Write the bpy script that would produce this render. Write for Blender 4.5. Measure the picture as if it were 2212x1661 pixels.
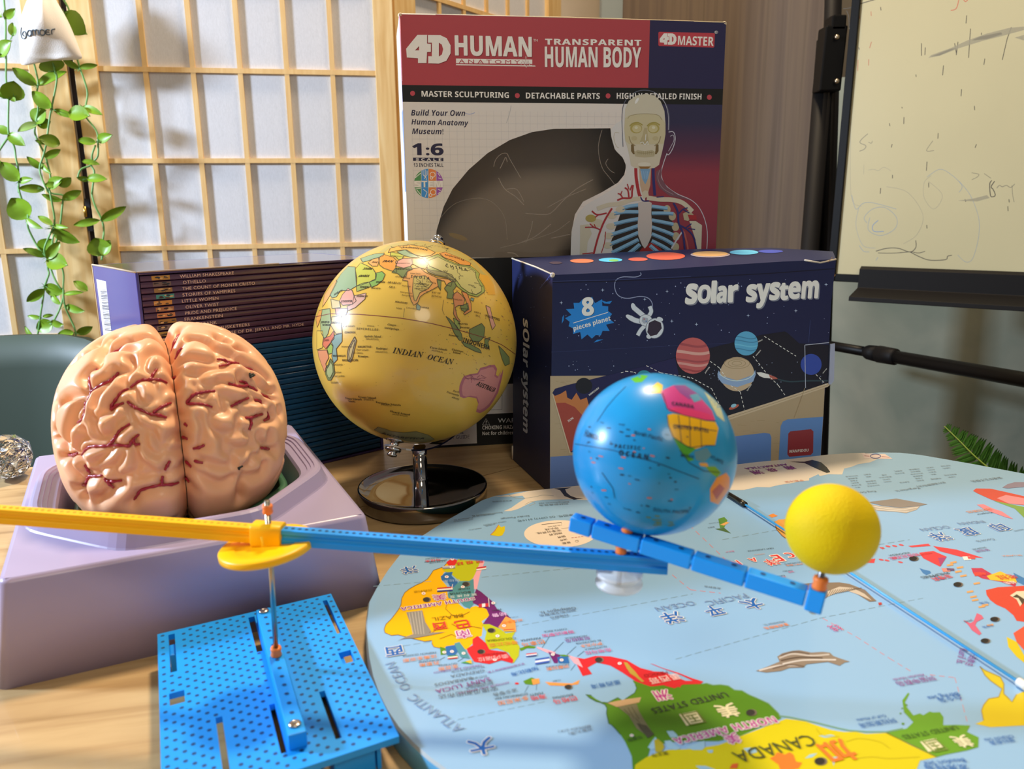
import bpy, bmesh, math, random
import numpy as np
from mathutils import Vector, Matrix
from mathutils.geometry import tessellate_polygon, delaunay_2d_cdt

SC = bpy.context.scene
COL = SC.collection
for o in list(bpy.data.objects):
    bpy.data.objects.remove(o)
random.seed(7)

# ------------------------------------------------------------------ camera
FW, FH = 2212, 1661
FOC, PITCH, ROLL, CAMH = 1721.5, 0.22433, -0.0106, 0.2133
_c, _s = math.cos(PITCH), math.sin(PITCH)
AX_F = np.array([0, _c, -_s])
_r, _u = np.array([1., 0, 0]), np.array([0, _s, _c])
AX_R = math.cos(ROLL) * _r + math.sin(ROLL) * _u
AX_U = -math.sin(ROLL) * _r + math.cos(ROLL) * _u
EYE = np.array([0, 0, CAMH])
cd = bpy.data.cameras.new('camera')
cd.sensor_fit = 'HORIZONTAL'
cd.sensor_width = 36.0
cd.lens = FOC / FW * 36.0
cd.clip_start = 0.01
cd.clip_end = 50
cd.dof.use_dof = True
cd.dof.focus_distance = 0.60
cd.dof.aperture_fstop = cd.lens / 1000 / 0.0019
cam = bpy.data.objects.new('camera', cd)
COL.objects.link(cam)
cam.matrix_world = Matrix(((AX_R[0], AX_U[0], -AX_F[0], 0), (AX_R[1], AX_U[1], -AX_F[1], 0),
                           (AX_R[2], AX_U[2], -AX_F[2], CAMH), (0, 0, 0, 1)))
SC.camera = cam

# ------------------------------------------------------------------ world, lights, exposure
wd = bpy.data.worlds.new('room_ambient')
SC.world = wd
wd.use_nodes = True
bg = wd.node_tree.nodes['Background']
bg.inputs[0].default_value = (0.92, 0.86, 0.78, 1)
bg.inputs[1].default_value = 0.26

def area(name, loc, target, size, power, col, size_y=None):
    l = bpy.data.lights.new(name, 'AREA')
    l.energy = power
    l.color = col
    l.size = size
    if size_y:
        l.shape = 'RECTANGLE'
        l.size_y = size_y
    else:
        l.shape = 'DISK'
    o = bpy.data.objects.new(name, l)
    COL.objects.link(o)
    o.location = loc
    d = Vector(target) - Vector(loc)
    o.rotation_euler = d.to_track_quat('-Z', 'Y').to_euler()
    return o
area('ceiling_lamp', (0.06, 1.08, 1.62), (0.05, 0.45, 0.0), 0.22, 30, (1.0, 0.78, 0.52))
area('window_daylight', (-1.55, 0.46, 0.64), (-0.3, 0.85, 0.15), 0.15, 44, (0.66, 0.80, 1.0), 0.14)
area('room_lamp_behind', (0.5, -1.3, 1.7), (0.2, 0.8, 0.1), 0.7, 13, (1.0, 0.86, 0.66))
SC.view_settings.view_transform = 'Standard'
SC.view_settings.look = 'None'
SC.view_settings.exposure = 0.0
SC.view_settings.gamma = 1.0
SC.view_settings.use_curve_mapping = False
SC.cycles.max_bounces = 10
SC.cycles.transparent_max_bounces = 16
SC.cycles.caustics_reflective = False
SC.cycles.caustics_refractive = False

# ------------------------------------------------------------------ measuring helpers
def ray(x, y):
    return AX_F + AX_R * ((x - FW / 2) / FOC) - AX_U * ((y - FH / 2) / FOC)
def onz(x, y, z=0.0):
    d = ray(x, y)
    return EYE + d * ((z - EYE[2]) / d[2])
def atY(x, y, Y):
    d = ray(x, y)
    return EYE + d * (Y / d[1])
class Pl:
    """a flat face in the room: origin, two axes, outward normal"""
    def __init__(s, o, ex, ey):
        s.o = np.array(o, float)
        s.ex = np.array(ex, float) / np.linalg.norm(ex)
        s.ey = np.array(ey, float) / np.linalg.norm(ey)
        s.n = np.cross(s.ex, s.ey)
        s.n /= np.linalg.norm(s.n)
    def uv(s, x, y):
        d = ray(x, y)
        p = EYE + d * (((s.o - EYE) @ s.n) / (d @ s.n)) - s.o
        c = float(s.ex @ s.ey)
        a, b = float(p @ s.ex), float(p @ s.ey)
        return ((a - c * b) / (1 - c * c), (b - c * a) / (1 - c * c))
    def w(s, u, v, h=0.0):
        return s.o + s.ex * u + s.ey * v + s.n * h
    def at(s, x, y, h=0.0):
        return s.w(*s.uv(x, y), h)
def K(ox, oy, sc, pts):
    return [(ox + x / sc, oy + y / sc) for x, y in pts]

# ------------------------------------------------------------------ materials
def lin(c):
    c = c / 255.0
    return c / 12.92 if c <= 0.04045 else ((c + 0.055) / 1.055) ** 2.4
def rgb(h):
    return (lin(int(h[0:2], 16)), lin(int(h[2:4], 16)), lin(int(h[4:6], 16)), 1.0)
MATS = {}
def mat(name, hexc='808080', rough=0.5, metal=0.0, spec=0.5, coat=0.0, trans=0.0, ior=1.45, sss=0.0, noise=0.0, nscale=40.0, bump=0.0, bscale=200.0, alpha=1.0):
    if name in MATS:
        return MATS[name]
    m = bpy.data.materials.new(name)
    m.use_nodes = True
    nt = m.node_tree
    b = nt.nodes['Principled BSDF']
    c = rgb(hexc)
    b.inputs['Base Color'].default_value = c
    b.inputs['Roughness'].default_value = rough
    b.inputs['Metallic'].default_value = metal
    b.inputs['Specular IOR Level'].default_value = spec
    b.inputs['Coat Weight'].default_value = coat
    b.inputs['Coat Roughness'].default_value = 0.08
    b.inputs['Transmission Weight'].default_value = trans
    b.inputs['IOR'].default_value = ior
    b.inputs['Alpha'].default_value = alpha
    if sss:
        b.inputs['Subsurface Weight'].default_value = sss
        b.inputs['Subsurface Radius'].default_value = (0.006, 0.003, 0.0015)
        b.inputs['Subsurface Scale'].default_value = 1.0
    if noise or bump:
        tc = nt.nodes.new('ShaderNodeTexCoord')
    if noise:
        n = nt.nodes.new('ShaderNodeTexNoise')
        n.inputs['Scale'].default_value = nscale
        n.inputs['Detail'].default_value = 5
        nt.links.new(tc.outputs['Object'], n.inputs['Vector'])
        r = nt.nodes.new('ShaderNodeValToRGB')
        r.color_ramp.elements[0].position = 0.3
        r.color_ramp.elements[1].position = 0.7
        r.color_ramp.elements[0].color = tuple(x * (1 - noise) for x in c[:3]) + (1,)
        r.color_ramp.elements[1].color = tuple(min(1, x * (1 + noise)) for x in c[:3]) + (1,)
        nt.links.new(n.outputs['Fac'], r.inputs[0])
        nt.links.new(r.outputs[0], b.inputs['Base Color'])
    if bump:
        n2 = nt.nodes.new('ShaderNodeTexNoise')
        n2.inputs['Scale'].default_value = bscale
        n2.inputs['Detail'].default_value = 3
        nt.links.new(tc.outputs['Object'], n2.inputs['Vector'])
        bp = nt.nodes.new('ShaderNodeBump')
        bp.inputs['Strength'].default_value = bump
        bp.inputs['Distance'].default_value = 0.001
        nt.links.new(n2.outputs['Fac'], bp.inputs['Height'])
        nt.links.new(bp.outputs[0], b.inputs['Normal'])
    MATS[name] = m
    return m
def grain(name, cols, rough, stretch, rot=0.0, scale=1.0, dist=0.6, coat=0.0, axis=None, spec=0.5, bump=0.15):
    """wood-like streaks: noise stretched along one axis, mapped on a colour ramp"""
    m = bpy.data.materials.new(name)
    m.use_nodes = True
    nt = m.node_tree
    b = nt.nodes['Principled BSDF']
    b.inputs['Roughness'].default_value = rough
    b.inputs['Coat Weight'].default_value = coat
    b.inputs['Specular IOR Level'].default_value = spec
    tc = nt.nodes.new('ShaderNodeTexCoord')
    mp = nt.nodes.new('ShaderNodeMapping')
    mp.inputs['Scale'].default_value = stretch
    mp.inputs['Rotation'].default_value = (0, 0, rot)
    mp.vector_type = 'TEXTURE' if False else 'POINT'
    r0 = nt.nodes.new('ShaderNodeMapping')
    r0.inputs['Rotation'].default_value = (0, 0, -rot)
    mp.inputs['Rotation'].default_value = (0, 0, 0)
    nt.links.new(tc.outputs['Object'], r0.inputs['Vector'])
    nt.links.new(r0.outputs[0], mp.inputs['Vector'])
    n = nt.nodes.new('ShaderNodeTexNoise')
    n.inputs['Scale'].default_value = scale
    n.inputs['Detail'].default_value = 6
    n.inputs['Distortion'].default_value = dist
    nt.links.new(mp.outputs[0], n.inputs['Vector'])
    r = nt.nodes.new('ShaderNodeValToRGB')
    k = len(cols)
    while len(r.color_ramp.elements) < k:
        r.color_ramp.elements.new(0.5)
    for i, h in enumerate(cols):
        r.color_ramp.elements[i].position = 0.28 + 0.44 * i / (k - 1)
        r.color_ramp.elements[i].color = rgb(h)
    nt.links.new(n.outputs['Fac'], r.inputs[0])
    nt.links.new(r.outputs[0], b.inputs['Base Color'])
    if bump:
        bp = nt.nodes.new('ShaderNodeBump')
        bp.inputs['Strength'].default_value = bump
        bp.inputs['Distance'].default_value = 0.001
        nt.links.new(n.outputs['Fac'], bp.inputs['Height'])
        nt.links.new(bp.outputs[0], b.inputs['Normal'])
    MATS[name] = m
    return m
def ink(h, rough=0.45):
    return mat('ink_%s_%d' % (h, rough * 100), h, rough, spec=0.4)
def plastic(h, rough=0.35):
    return mat('plastic_%s' % h, h, rough, spec=0.5)

# ------------------------------------------------------------------ objects
WMAT = {}
def link(o, parent=None, label=None, cat=None, group=None, kind=None):
    COL.objects.link(o)
    if parent is not None:
        o.parent = parent
    if label:
        o['label'] = label
    if cat:
        o['category'] = cat
    if group:
        o['group'] = group
    if kind:
        o['kind'] = kind
    return o
def thing(name, loc, label, cat, group=None, rz=0.0):
    o = bpy.data.objects.new(name, None)
    o.empty_display_size = 0.02
    o.location = tuple(float(x) for x in loc)
    o.rotation_euler = (0, 0, rz)
    WMAT[o.name] = Matrix.Translation(Vector(o.location)) @ Matrix.Rotation(rz, 4, 'Z')
    return link(o, None, label, cat, group)
class MB:
    """collects shapes in world space; build() links them as ONE mesh object under a parent"""
    def __init__(s):
        s.v, s.f, s.m, s.sm, s.mats = [], [], [], [], []
    def mi(s, m):
        if m not in s.mats:
            s.mats.append(m)
        return s.mats.index(m)
    def add(s, vs, fs, m, smooth=False):
        b = len(s.v)
        s.v.extend([tuple(map(float, p)) for p in vs])
        i = s.mi(m)
        for f in fs:
            s.f.append(tuple(b + k for k in f))
            s.m.append(i)
            s.sm.append(smooth)
        return s
    def hexa(s, c, m):
        """eight corners: bottom ring 0-3 (ccw from above), top ring 4-7"""
        return s.add(c, [(3, 2, 1, 0), (4, 5, 6, 7), (0, 1, 5, 4), (1, 2, 6, 5), (2, 3, 7, 6), (3, 0, 4, 7)], m)
    def box(s, o, ex, ey, ez, m):
        o, ex, ey, ez = [np.array(k, float) for k in (o, ex, ey, ez)]
        return s.hexa([o, o + ex, o + ex + ey, o + ey, o + ez, o + ex + ez, o + ex + ey + ez, o + ey + ez], m)
    def cbox(s, c, ex, ey, ez, m):
        c, ex, ey, ez = [np.array(k, float) for k in (c, ex, ey, ez)]
        return s.box(c - (ex + ey + ez) / 2, ex, ey, ez, m)
    def tube(s, pts, r, m, n=10, cap=True, smooth=True):
        pts = [np.array(p, float) for p in pts]
        if not hasattr(r, '__len__'):
            r = [r] * len(pts)
        vs, fs = [], []
        t0 = pts[1] - pts[0]
        a = np.array([0, 0, 1.]) if abs(t0[2]) < 0.8 * np.linalg.norm(t0) else np.array([1., 0, 0])
        for i, p in enumerate(pts):
            t = pts[min(i + 1, len(pts) - 1)] - pts[max(i - 1, 0)]
            t = t / (np.linalg.norm(t) + 1e-12)
            a = a - t * (a @ t)
            a /= np.linalg.norm(a) + 1e-12
            b = np.cross(t, a)
            for k in range(n):
                q = 2 * math.pi * k / n
                vs.append(p + (a * math.cos(q) + b * math.sin(q)) * r[i])
        for i in range(len(pts) - 1):
            for k in range(n):
                k2 = (k + 1) % n
                fs.append((i * n + k, i * n + k2, (i + 1) * n + k2, (i + 1) * n + k))
        if cap:
            fs.append(tuple(range(n - 1, -1, -1)))
            fs.append(tuple((len(pts) - 1) * n + k for k in range(n)))
        return s.add(vs, fs, m, smooth)
    def lathe(s, c, prof, m, n=48, ax=None, smooth=True, close=False):
        """profile [(radius, height)] turned about axis ax through c"""
        c = np.array(c, float)
        ax = np.array([0, 0, 1.]) if ax is None else np.array(ax, float) / np.linalg.norm(ax)
        a = np.cross(ax, [0, 1., 0.1])
        a /= np.linalg.norm(a)
        b = np.cross(ax, a)
        vs, fs = [], []
        for r, h in prof:
            for k in range(n):
                q = 2 * math.pi * k / n
                vs.append(c + ax * h + (a * math.cos(q) + b * math.sin(q)) * max(r, 1e-6))
        L = len(prof)
        for i in range(L - 1):
            for k in range(n):
                k2 = (k + 1) % n
                fs.append((i * n + k, i * n + k2, (i + 1) * n + k2, (i + 1) * n + k))
        if close:
            for k in range(n):
                k2 = (k + 1) % n
                fs.append(((L - 1) * n + k, (L - 1) * n + k2, k2, k))
        return s.add(vs, fs, m, smooth)
    def sphere(s, c, r, m, nu=64, nv=32, sc=(1, 1, 1)):
        c = np.array(c, float)
        vs, fs = [], []
        for j in range(nv + 1):
            th = math.pi * j / nv
            for i in range(nu):
                ph = 2 * math.pi * i / nu
                vs.append(c + r * np.array([math.sin(th) * math.cos(ph) * sc[0], math.sin(th) * math.sin(ph) * sc[1], math.cos(th) * sc[2]]))
        for j in range(nv):
            for i in range(nu):
                i2 = (i + 1) % nu
                fs.append((j * nu + i, (j + 1) * nu + i, (j + 1) * nu + i2, j * nu + i2))
        return s.add(vs, fs, m, True)
    def loops(s, loops, m, smooth=True, cap0=False, cap1=False, closed=True):
        n = len(loops[0])
        vs = [p for lp in loops for p in lp]
        fs = []
        for i in range(len(loops) - 1):
            for k in range(n if closed else n - 1):
                k2 = (k + 1) % n
                fs.append((i * n + k, i * n + k2, (i + 1) * n + k2, (i + 1) * n + k))
        if cap0:
            fs.append(tuple(range(n - 1, -1, -1)))
        if cap1:
            fs.append(tuple((len(loops) - 1) * n + k for k in range(n)))
        return s.add(vs, fs, m, smooth)
    def build(s, name, parent=None, label=None, cat=None, group=None, kind=None, bevel=0.0, seg=2, split=None, subsurf=0):
        me = bpy.data.meshes.new(name)
        o = bpy.data.objects.new(name, me)
        if parent is not None:
            W = WMAT[parent.name]
            Wi = W.inverted()
        else:
            W = Wi = Matrix.Identity(4)
        vs = np.array(s.v, float).reshape(-1, 3)
        A = np.array(Wi)
        vs = vs @ A[:3, :3].T + A[:3, 3]
        me.from_pydata(vs.tolist(), [], s.f)
        for m in s.mats:
            me.materials.append(m)
        me.polygons.foreach_set('material_index', s.m)
        me.polygons.foreach_set('use_smooth', s.sm)
        me.update()
        WMAT[o.name] = W
        link(o, parent, label, cat, group, kind)
        if bevel:
            md = o.modifiers.new('bevel', 'BEVEL')
            md.width = bevel
            md.segments = seg
            md.limit_method = 'ANGLE'
            md.angle_limit = math.radians(40)
            md.harden_normals = False
        if subsurf:
            md = o.modifiers.new('sub', 'SUBSURF')
            md.levels = md.render_levels = subsurf
        return o

# ------------------------------------------------------------------ lettering
def conv(t, style):
    """plain text -> mathematical alphabets of the built-in font (bold sans, serif italic ...)"""
    up, lo, dg = {'b': (0x1D5D4, 0x1D5EE, 0x1D7EC), 'bi': (0x1D63C, 0x1D656, None), 's': (0x1D5A0, 0x1D5BA, 0x1D7E2),
                  'i': (0x1D608, 0x1D622, None), 'rb': (0x1D400, 0x1D41A, 0x1D7CE), 'rbi': (0x1D468, 0x1D482, None), '': (None, None, None)}[style]
    r = ''
    for ch in t:
        if up and 'A' <= ch <= 'Z':
            r += chr(up + ord(ch) - 65)
        elif lo and 'a' <= ch <= 'z':
            r += chr(lo + ord(ch) - 97)
        elif dg and '0' <= ch <= '9':
            r += chr(dg + ord(ch) - 48)
        else:
            r += ch
    return r
TXT = {}
def textmesh(t, style='', off=0.0, res=2, space=1.0):
    key = (t, style, off, res, space)
    if key not in TXT:
        cu = bpy.data.curves.new('t', 'FONT')
        cu.body = conv(t, style)
        cu.offset = off
        cu.resolution_u = res
        cu.space_character = space
        o = bpy.data.objects.new('t', cu)
        COL.objects.link(o)
        dg = bpy.context.evaluated_depsgraph_get()
        dg.update()
        me = bpy.data.meshes.new_from_object(o.evaluated_get(dg))
        v = np.array([tuple(p.co)[:2] for p in me.vertices]).reshape(-1, 2)
        f = [tuple(p.vertices) for p in me.polygons]
        bpy.data.objects.remove(o)
        bpy.data.curves.remove(cu)
        bpy.data.meshes.remove(me)
        x0 = v[:, 0].min()
        wdt = v[:, 0].max() - x0
        v[:, 0] -= x0
        TXT[key] = (v, f, wdt)
    return TXT[key]

class Dec:
    """flat printing on a face"""
    EPS = 0.00004
    def __init__(s, pl):
        s.pl, s.mb, s.k, s.cnt = pl, MB(), (0, 0, 1.0), 0
    def hgt(s, lvl):
        """print height: a hair more for every stroke, so nothing is coplanar"""
        s.cnt += 1
        return lvl * s.EPS + (s.cnt % 80) * 0.4e-6
    def crop(s, *k):
        s.k = k
        return s
    def q(s, p):
        return s.pl.uv(s.k[0] + p[0] / s.k[2], s.k[1] + p[1] / s.k[2])
    def polyuv(s, loops, m, lvl=1):
        vs = [Vector((u, v, 0)) for lp in loops for (u, v) in lp]
        fs = tessellate_polygon([[Vector((u, v, 0)) for (u, v) in lp] for lp in loops])
        out = []
        for f in fs:
            a, b, c = (vs[i] for i in f)
            out.append(f if (b - a).cross(c - a).z > 0 else (f[0], f[2], f[1]))
        hh = s.hgt(lvl)
        s.mb.add([s.pl.w(p.x, p.y, hh) for p in vs], out, m)
    def poly(s, pts, m, lvl=1, holes=()):
        s.polyuv([[s.q(p) for p in pts]] + [[s.q(p) for p in h] for h in holes], m, lvl)
    def ell(s, c, rx, ry, m, lvl=1, a=0.0, n=28):
        ca, sa = math.cos(a), math.sin(a)
        s.poly([(c[0] + rx * math.cos(t) * ca - ry * math.sin(t) * sa, c[1] + rx * math.cos(t) * sa + ry * math.sin(t) * ca)
                for t in [2 * math.pi * i / n for i in range(n)]], m, lvl)
    def line(s, pts, w, m, lvl=1, dash=None, taper=False):
        """stroke of width w (in crop pixels)"""
        P = [np.array(p, float) for p in pts]
        if dash:
            segs = []
            for a, b in zip(P[:-1], P[1:]):
                L = np.linalg.norm(b - a)
                t = 0
                while t < L:
                    segs.append([a + (b - a) * t / L, a + (b - a) * min(L, t + dash[0]) / L])
                    t += dash[0] + dash[1]
        else:
            segs = [P]
        for sg in segs:
            n = len(sg)
            l, r = [], []
            for i in range(n):
                t = sg[min(i + 1, n - 1)] - sg[max(i - 1, 0)]
                t = t / (np.linalg.norm(t) + 1e-9)
                nn = np.array([-t[1], t[0]]) * w / 2 * ((1 - 0.8 * i / max(1, n - 1)) if taper else 1)
                l.append(s.q(sg[i] + nn))
                r.append(s.q(sg[i] - nn))
            hh = s.hgt(lvl)
            vs = [s.pl.w(u, v, hh) for u, v in l + r]
            fs = []
            for i in range(n - 1):
                f = (i, i + 1, n + i + 1, n + i)
                fs.append(f)
            s.mb.add(vs, fs, m)
    def text(s, t, p0, p1, m, style='', asp=1.0, h=None, off=0.0, lvl=2, shear=0.0, res=2, space=1.0):
        """baseline from p0 to p1; letter height natural*asp, or h crop pixels at p0"""
        v, f, wd_ = textmesh(t, style, 0.0, res, space)
        a, b = np.array(s.q(p0)), np.array(s.q(p1))
        d = b - a
        L = np.linalg.norm(d)
        d = d / L
        up = np.array([-d[1], d[0]])
        k = L / wd_
        if h:
            e = np.array(p1, float) - np.array(p0, float)
            e /= np.linalg.norm(e)
            top = np.array(s.q((p0[0] + e[1] * h, p0[1] - e[0] * h)))
            ky = abs((top - a) @ up) / 0.70
        else:
            ky = k * asp
        X = a + np.outer(v[:, 0] * k + shear * v[:, 1] * ky, d) + np.outer(v[:, 1] * ky, up)
        n = 8 if off > 0.05 else 6
        for q in ([None] + [2 * math.pi * i / n for i in range(n)] if off else [None]):
            e = 0 if q is None else (d * math.cos(q) * k + up * math.sin(q) * ky) * off * 0.62
            hh = s.hgt(lvl)
            s.mb.add([s.pl.w(x, y, hh) for x, y in X + e], f, m)
    def build(s, name, parent, label=None):
        return s.mb.build(name, parent, label)

class SDec:
    """printing on a ball"""
    EPS = 0.000045
    def __init__(s, c, r):
        s.c, s.r, s.mb, s.k, s.cnt = np.array(c, float), r, MB(), (0, 0, 1.0), 0
        s.ppm = float((s.c - EYE) @ AX_F) / FOC
    def crop(s, *k):
        s.k = k
        return s
    def q(s, p):
        d = ray(s.k[0] + p[0] / s.k[2], s.k[1] + p[1] / s.k[2])
        d = d / np.linalg.norm(d)
        oc = EYE - s.c
        b = oc @ d
        D = b * b - (oc @ oc - s.r * s.r)
        if D < 0:
            pt = oc + d * (-b)
        else:
            pt = oc + d * (-b - math.sqrt(D))
        return pt / np.linalg.norm(pt)
    def w(s, n, lvl):
        return s.c + n * (s.r + lvl * s.EPS)
    def poly(s, pts, m, lvl=1, g=None):
        P = [np.array(p, float) for p in pts]
        g = g or 14.0
        bd = []
        for a, b in zip(P, P[1:] + P[:1]):
            n = max(1, int(np.linalg.norm(b - a) / g))
            for i in range(n):
                bd.append(a + (b - a) * i / n)
        nb = len(bd)
        A = np.array(bd)
        pts2 = [Vector((p[0], p[1])) for p in bd]
        xs = np.arange(A[:, 0].min() + g / 2, A[:, 0].max(), g)
        ys = np.arange(A[:, 1].min() + g / 2, A[:, 1].max(), g)
        for x in xs:
            for y in ys:
                pts2.append(Vector((x, y)))
        vs, es, fs, *_ = delaunay_2d_cdt(pts2, [], [list(range(nb))], 1, 1e-4)
        s.cnt += 1
        lvl = lvl + (s.cnt % 60) * 0.014
        V = [s.w(s.q((v.x, v.y)), lvl) for v in vs]
        s.mb.add(V, [tuple(f)[::-1] for f in fs], m, True)
    def line(s, pts, w, m, lvl=2):
        P = [np.array(p, float) for p in pts]
        Q = []
        for a, b in zip(P[:-1], P[1:]):
            n = max(1, int(np.linalg.norm(b - a) / 14))
            Q += [a + (b - a) * i / n for i in range(n)]
        Q.append(P[-1])
        n = len(Q)
        N = [s.q(p) for p in Q]
        ww = w / s.k[2] * s.ppm
        s.cnt += 1
        lvl = lvl + (s.cnt % 60) * 0.014
        l, r = [], []
        for i in range(n):
            t = N[min(i + 1, n - 1)] - N[max(i - 1, 0)]
            t /= np.linalg.norm(t) + 1e-12
            b = np.cross(N[i], t) * ww / s.r / 2
            l.append(s.w((N[i] + b) / np.linalg.norm(N[i] + b), lvl))
            r.append(s.w((N[i] - b) / np.linalg.norm(N[i] - b), lvl))
        s.mb.add(l + r, [(n + i, n + i + 1, i + 1, i) for i in range(n - 1)], m, True)
    def text(s, t, p0, p1, m, style='', asp=1.0, off=0.0, lvl=3, space=1.0):
        v, f, wd_ = textmesh(t, style, off, 1, space)
        a, b = s.q(p0), s.q(p1)
        ang = math.acos(max(-1, min(1, float(a @ b))))
        ax = np.cross(a, b)
        ax /= np.linalg.norm(ax)
        V = []
        for x, y in v:
            q = ang * x / wd_
            p = a * math.cos(q) + np.cross(ax, a) * math.sin(q)
            h = ang * y / wd_ * asp
            p = p * math.cos(h) + ax * math.sin(h)
            V.append(s.w(p, lvl))
        s.mb.add(V, f, m, False)
    def build(s, name, parent, label=None):
        return s.mb.build(name, parent, label)
def smoothpts(P, n=6):
    """Catmull-Rom through points"""
    P = [np.array(p, float) for p in P]
    Q = [P[0]] + P + [P[-1]]
    out = []
    for i in range(1, len(Q) - 2):
        a, b, c, d = Q[i - 1:i + 3]
        for k in range(n):
            t = k / n
            out.append(0.5 * (2 * b + (c - a) * t + (2 * a - 5 * b + 4 * c - d) * t * t + (3 * b - a - 3 * c + d) * t ** 3))
    out.append(P[-1])
    return out
# ================================================================== room shell
FLOOR = -0.74
m_floor = grain('floor_boards', ['4a3a2c', '6a543e', '7d6650'], 0.45, (6, 60, 1))
MB().box((-2.2, -2.0, FLOOR - 0.02), (4.6, 0, 0), (0, 4.4, 0), (0, 0, 0.02), m_floor).build('floor', kind='structure')

def mottled(name):
    """grey-green trowelled paint with soft vertical drifts"""
    m = bpy.data.materials.new(name)
    m.use_nodes = True
    nt = m.node_tree
    b = nt.nodes['Principled BSDF']
    b.inputs['Roughness'].default_value = 0.32
    tc = nt.nodes.new('ShaderNodeTexCoord')
    def nz(scale, sc, det=4, dist=0.4):
        mp = nt.nodes.new('ShaderNodeMapping')
        mp.inputs['Scale'].default_value = sc
        nt.links.new(tc.outputs['Object'], mp.inputs['Vector'])
        n = nt.nodes.new('ShaderNodeTexNoise')
        n.inputs['Scale'].default_value = scale
        n.inputs['Detail'].default_value = det
        n.inputs['Distortion'].default_value = dist
        nt.links.new(mp.outputs[0], n.inputs['Vector'])
        return n
    n1, n2 = nz(7, (1, 1, 1)), nz(5, (1, 1, 0.06), 2)
    r1 = nt.nodes.new('ShaderNodeValToRGB')
    r1.color_ramp.elements[0].position, r1.color_ramp.elements[1].position = 0.35, 0.68
    r1.color_ramp.elements[0].color, r1.color_ramp.elements[1].color = rgb('74887c'), rgb('acb09e')
    r2 = nt.nodes.new('ShaderNodeValToRGB')
    r2.color_ramp.elements[0].position, r2.color_ramp.elements[1].position = 0.35, 0.65
    r2.color_ramp.elements[0].color, r2.color_ramp.elements[1].color = rgb('6c665a'), rgb('b8b6a6')
    mx = nt.nodes.new('ShaderNodeMix')
    mx.data_type = 'RGBA'
    mx.inputs[0].default_value = 0.42
    nt.links.new(n1.outputs['Fac'], r1.inputs[0])
    nt.links.new(n2.outputs['Fac'], r2.inputs[0])
    nt.links.new(r1.outputs[0], mx.inputs[6])
    nt.links.new(r2.outputs[0], mx.inputs[7])
    nt.links.new(mx.outputs[2], b.inputs['Base Color'])
    return m
m_wall = mottled('mottled_wall_paint')
MB().box((0.545, 1.40, FLOOR), (1.75, -0.62, 0), (0.02, 0.06, 0), (0, 0, 1.15), m_wall).build('wall_right', kind='structure')
m_cream = mat('cream_plaster', 'd8c4a8', 0.8, noise=0.05, nscale=8)
MB().box((-2.25, -1.2, FLOOR), (0.05, 0, 0), (0, 3.5, 0), (0, 0, 2.9), m_cream).build('wall_left', kind='structure')
MB().box((-2.2, 2.30, FLOOR), (4.6, 0, 0), (0, 0.05, 0), (0, 0, 2.9), m_cream).build('wall_back', kind='structure')

# ================================================================== table
m_table = grain('pale_oak_table', ['9c7c50', 'b8986a', 'c6a878', 'b08e5e'], 0.42, (5, 46, 5), rot=math.radians(14), scale=1.0, dist=1.2, coat=0.15)
t_out = [(-0.95, -0.10), (0.95, -0.10), (0.95, 0.35), (0.62, 0.45), (0.37, 0.545), (0.285, 0.60), (0.262, 0.66), (0.262, 0.72), (0.25, 0.78), (0.225, 0.815), (0.17, 0.825), (-0.40, 0.645), (-0.95, 0.475)]
tb = thing('table', (0, 0.3, FLOOR), 'pale oak table with long grain, carrying all the boxes and models', 'table')
mb = MB()
mb.loops([[(x, y, -0.028) for x, y in t_out], [(x, y, 0.0) for x, y in t_out]], m_table, False, True, True)
mb.build('tabletop', tb, bevel=0.002)
for x, y in ((-0.85, 0.0), (0.85, 0.0), (-0.80, 0.42), (0.16, 0.74)):
    MB().box((x - 0.025, y - 0.025, FLOOR), (0.05, 0, 0), (0, 0.05, 0), (0, 0, -FLOOR - 0.028), m_table).build('leg', tb)
mb = MB()
sa, sb_ = onz(1050, 1026), onz(1112, 1010)
sd = (sb_ - sa) / np.linalg.norm(sb_ - sa)
mb.tube([sa - sd * 0.25 + [0, 0, -0.0003], sa + sd * 0.19 + [0, 0, -0.0003]], 0.0005, mat('seam_dark', '6a4c2c', 0.8), 6)
mb.build('board_seam', tb)

# ================================================================== folding screen
m_pine = grain('pine_wood', ['d2a868', 'e2be82', 'eccf98'], 0.5, (9, 9, 0.9), scale=8, dist=0.8)
m_pine2 = grain('pine_lattice', ['dcb274', 'e8c488'], 0.55, (40, 40, 4), scale=4)
def paper():
    m = bpy.data.materials.new('rice_paper')
    m.use_nodes = True
    nt = m.node_tree
    b = nt.nodes['Principled BSDF']
    b.inputs['Roughness'].default_value = 0.9
    b.inputs['Specular IOR Level'].default_value = 0.15
    tc = nt.nodes.new('ShaderNodeTexCoord')
    out = None
    mp = nt.nodes.new('ShaderNodeMapping')
    mp.inputs['Scale'].default_value = (900, 900, 160)
    nt.links.new(tc.outputs['Object'], mp.inputs['Vector'])
    n = nt.nodes.new('ShaderNodeTexNoise')
    n.inputs['Scale'].default_value = 1.0
    n.inputs['Detail'].default_value = 4
    n.inputs['Distortion'].default_value = 1.5
    nt.links.new(mp.outputs[0], n.inputs['Vector'])
    r = nt.nodes.new('ShaderNodeValToRGB')
    r.color_ramp.elements[0].position, r.color_ramp.elements[1].position = 0.3, 0.62
    r.color_ramp.elements[0].color, r.color_ramp.elements[1].color = rgb('cccccf'), rgb('d8d8dc')
    nt.links.new(n.outputs['Fac'], r.inputs[0])
    nt.links.new(r.outputs[0], b.inputs['Base Color'])
    return m
m_paper = paper()
m_dark = mat('dark_metal_and_gap', '2a2630', 0.45, 0.3)
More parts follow.
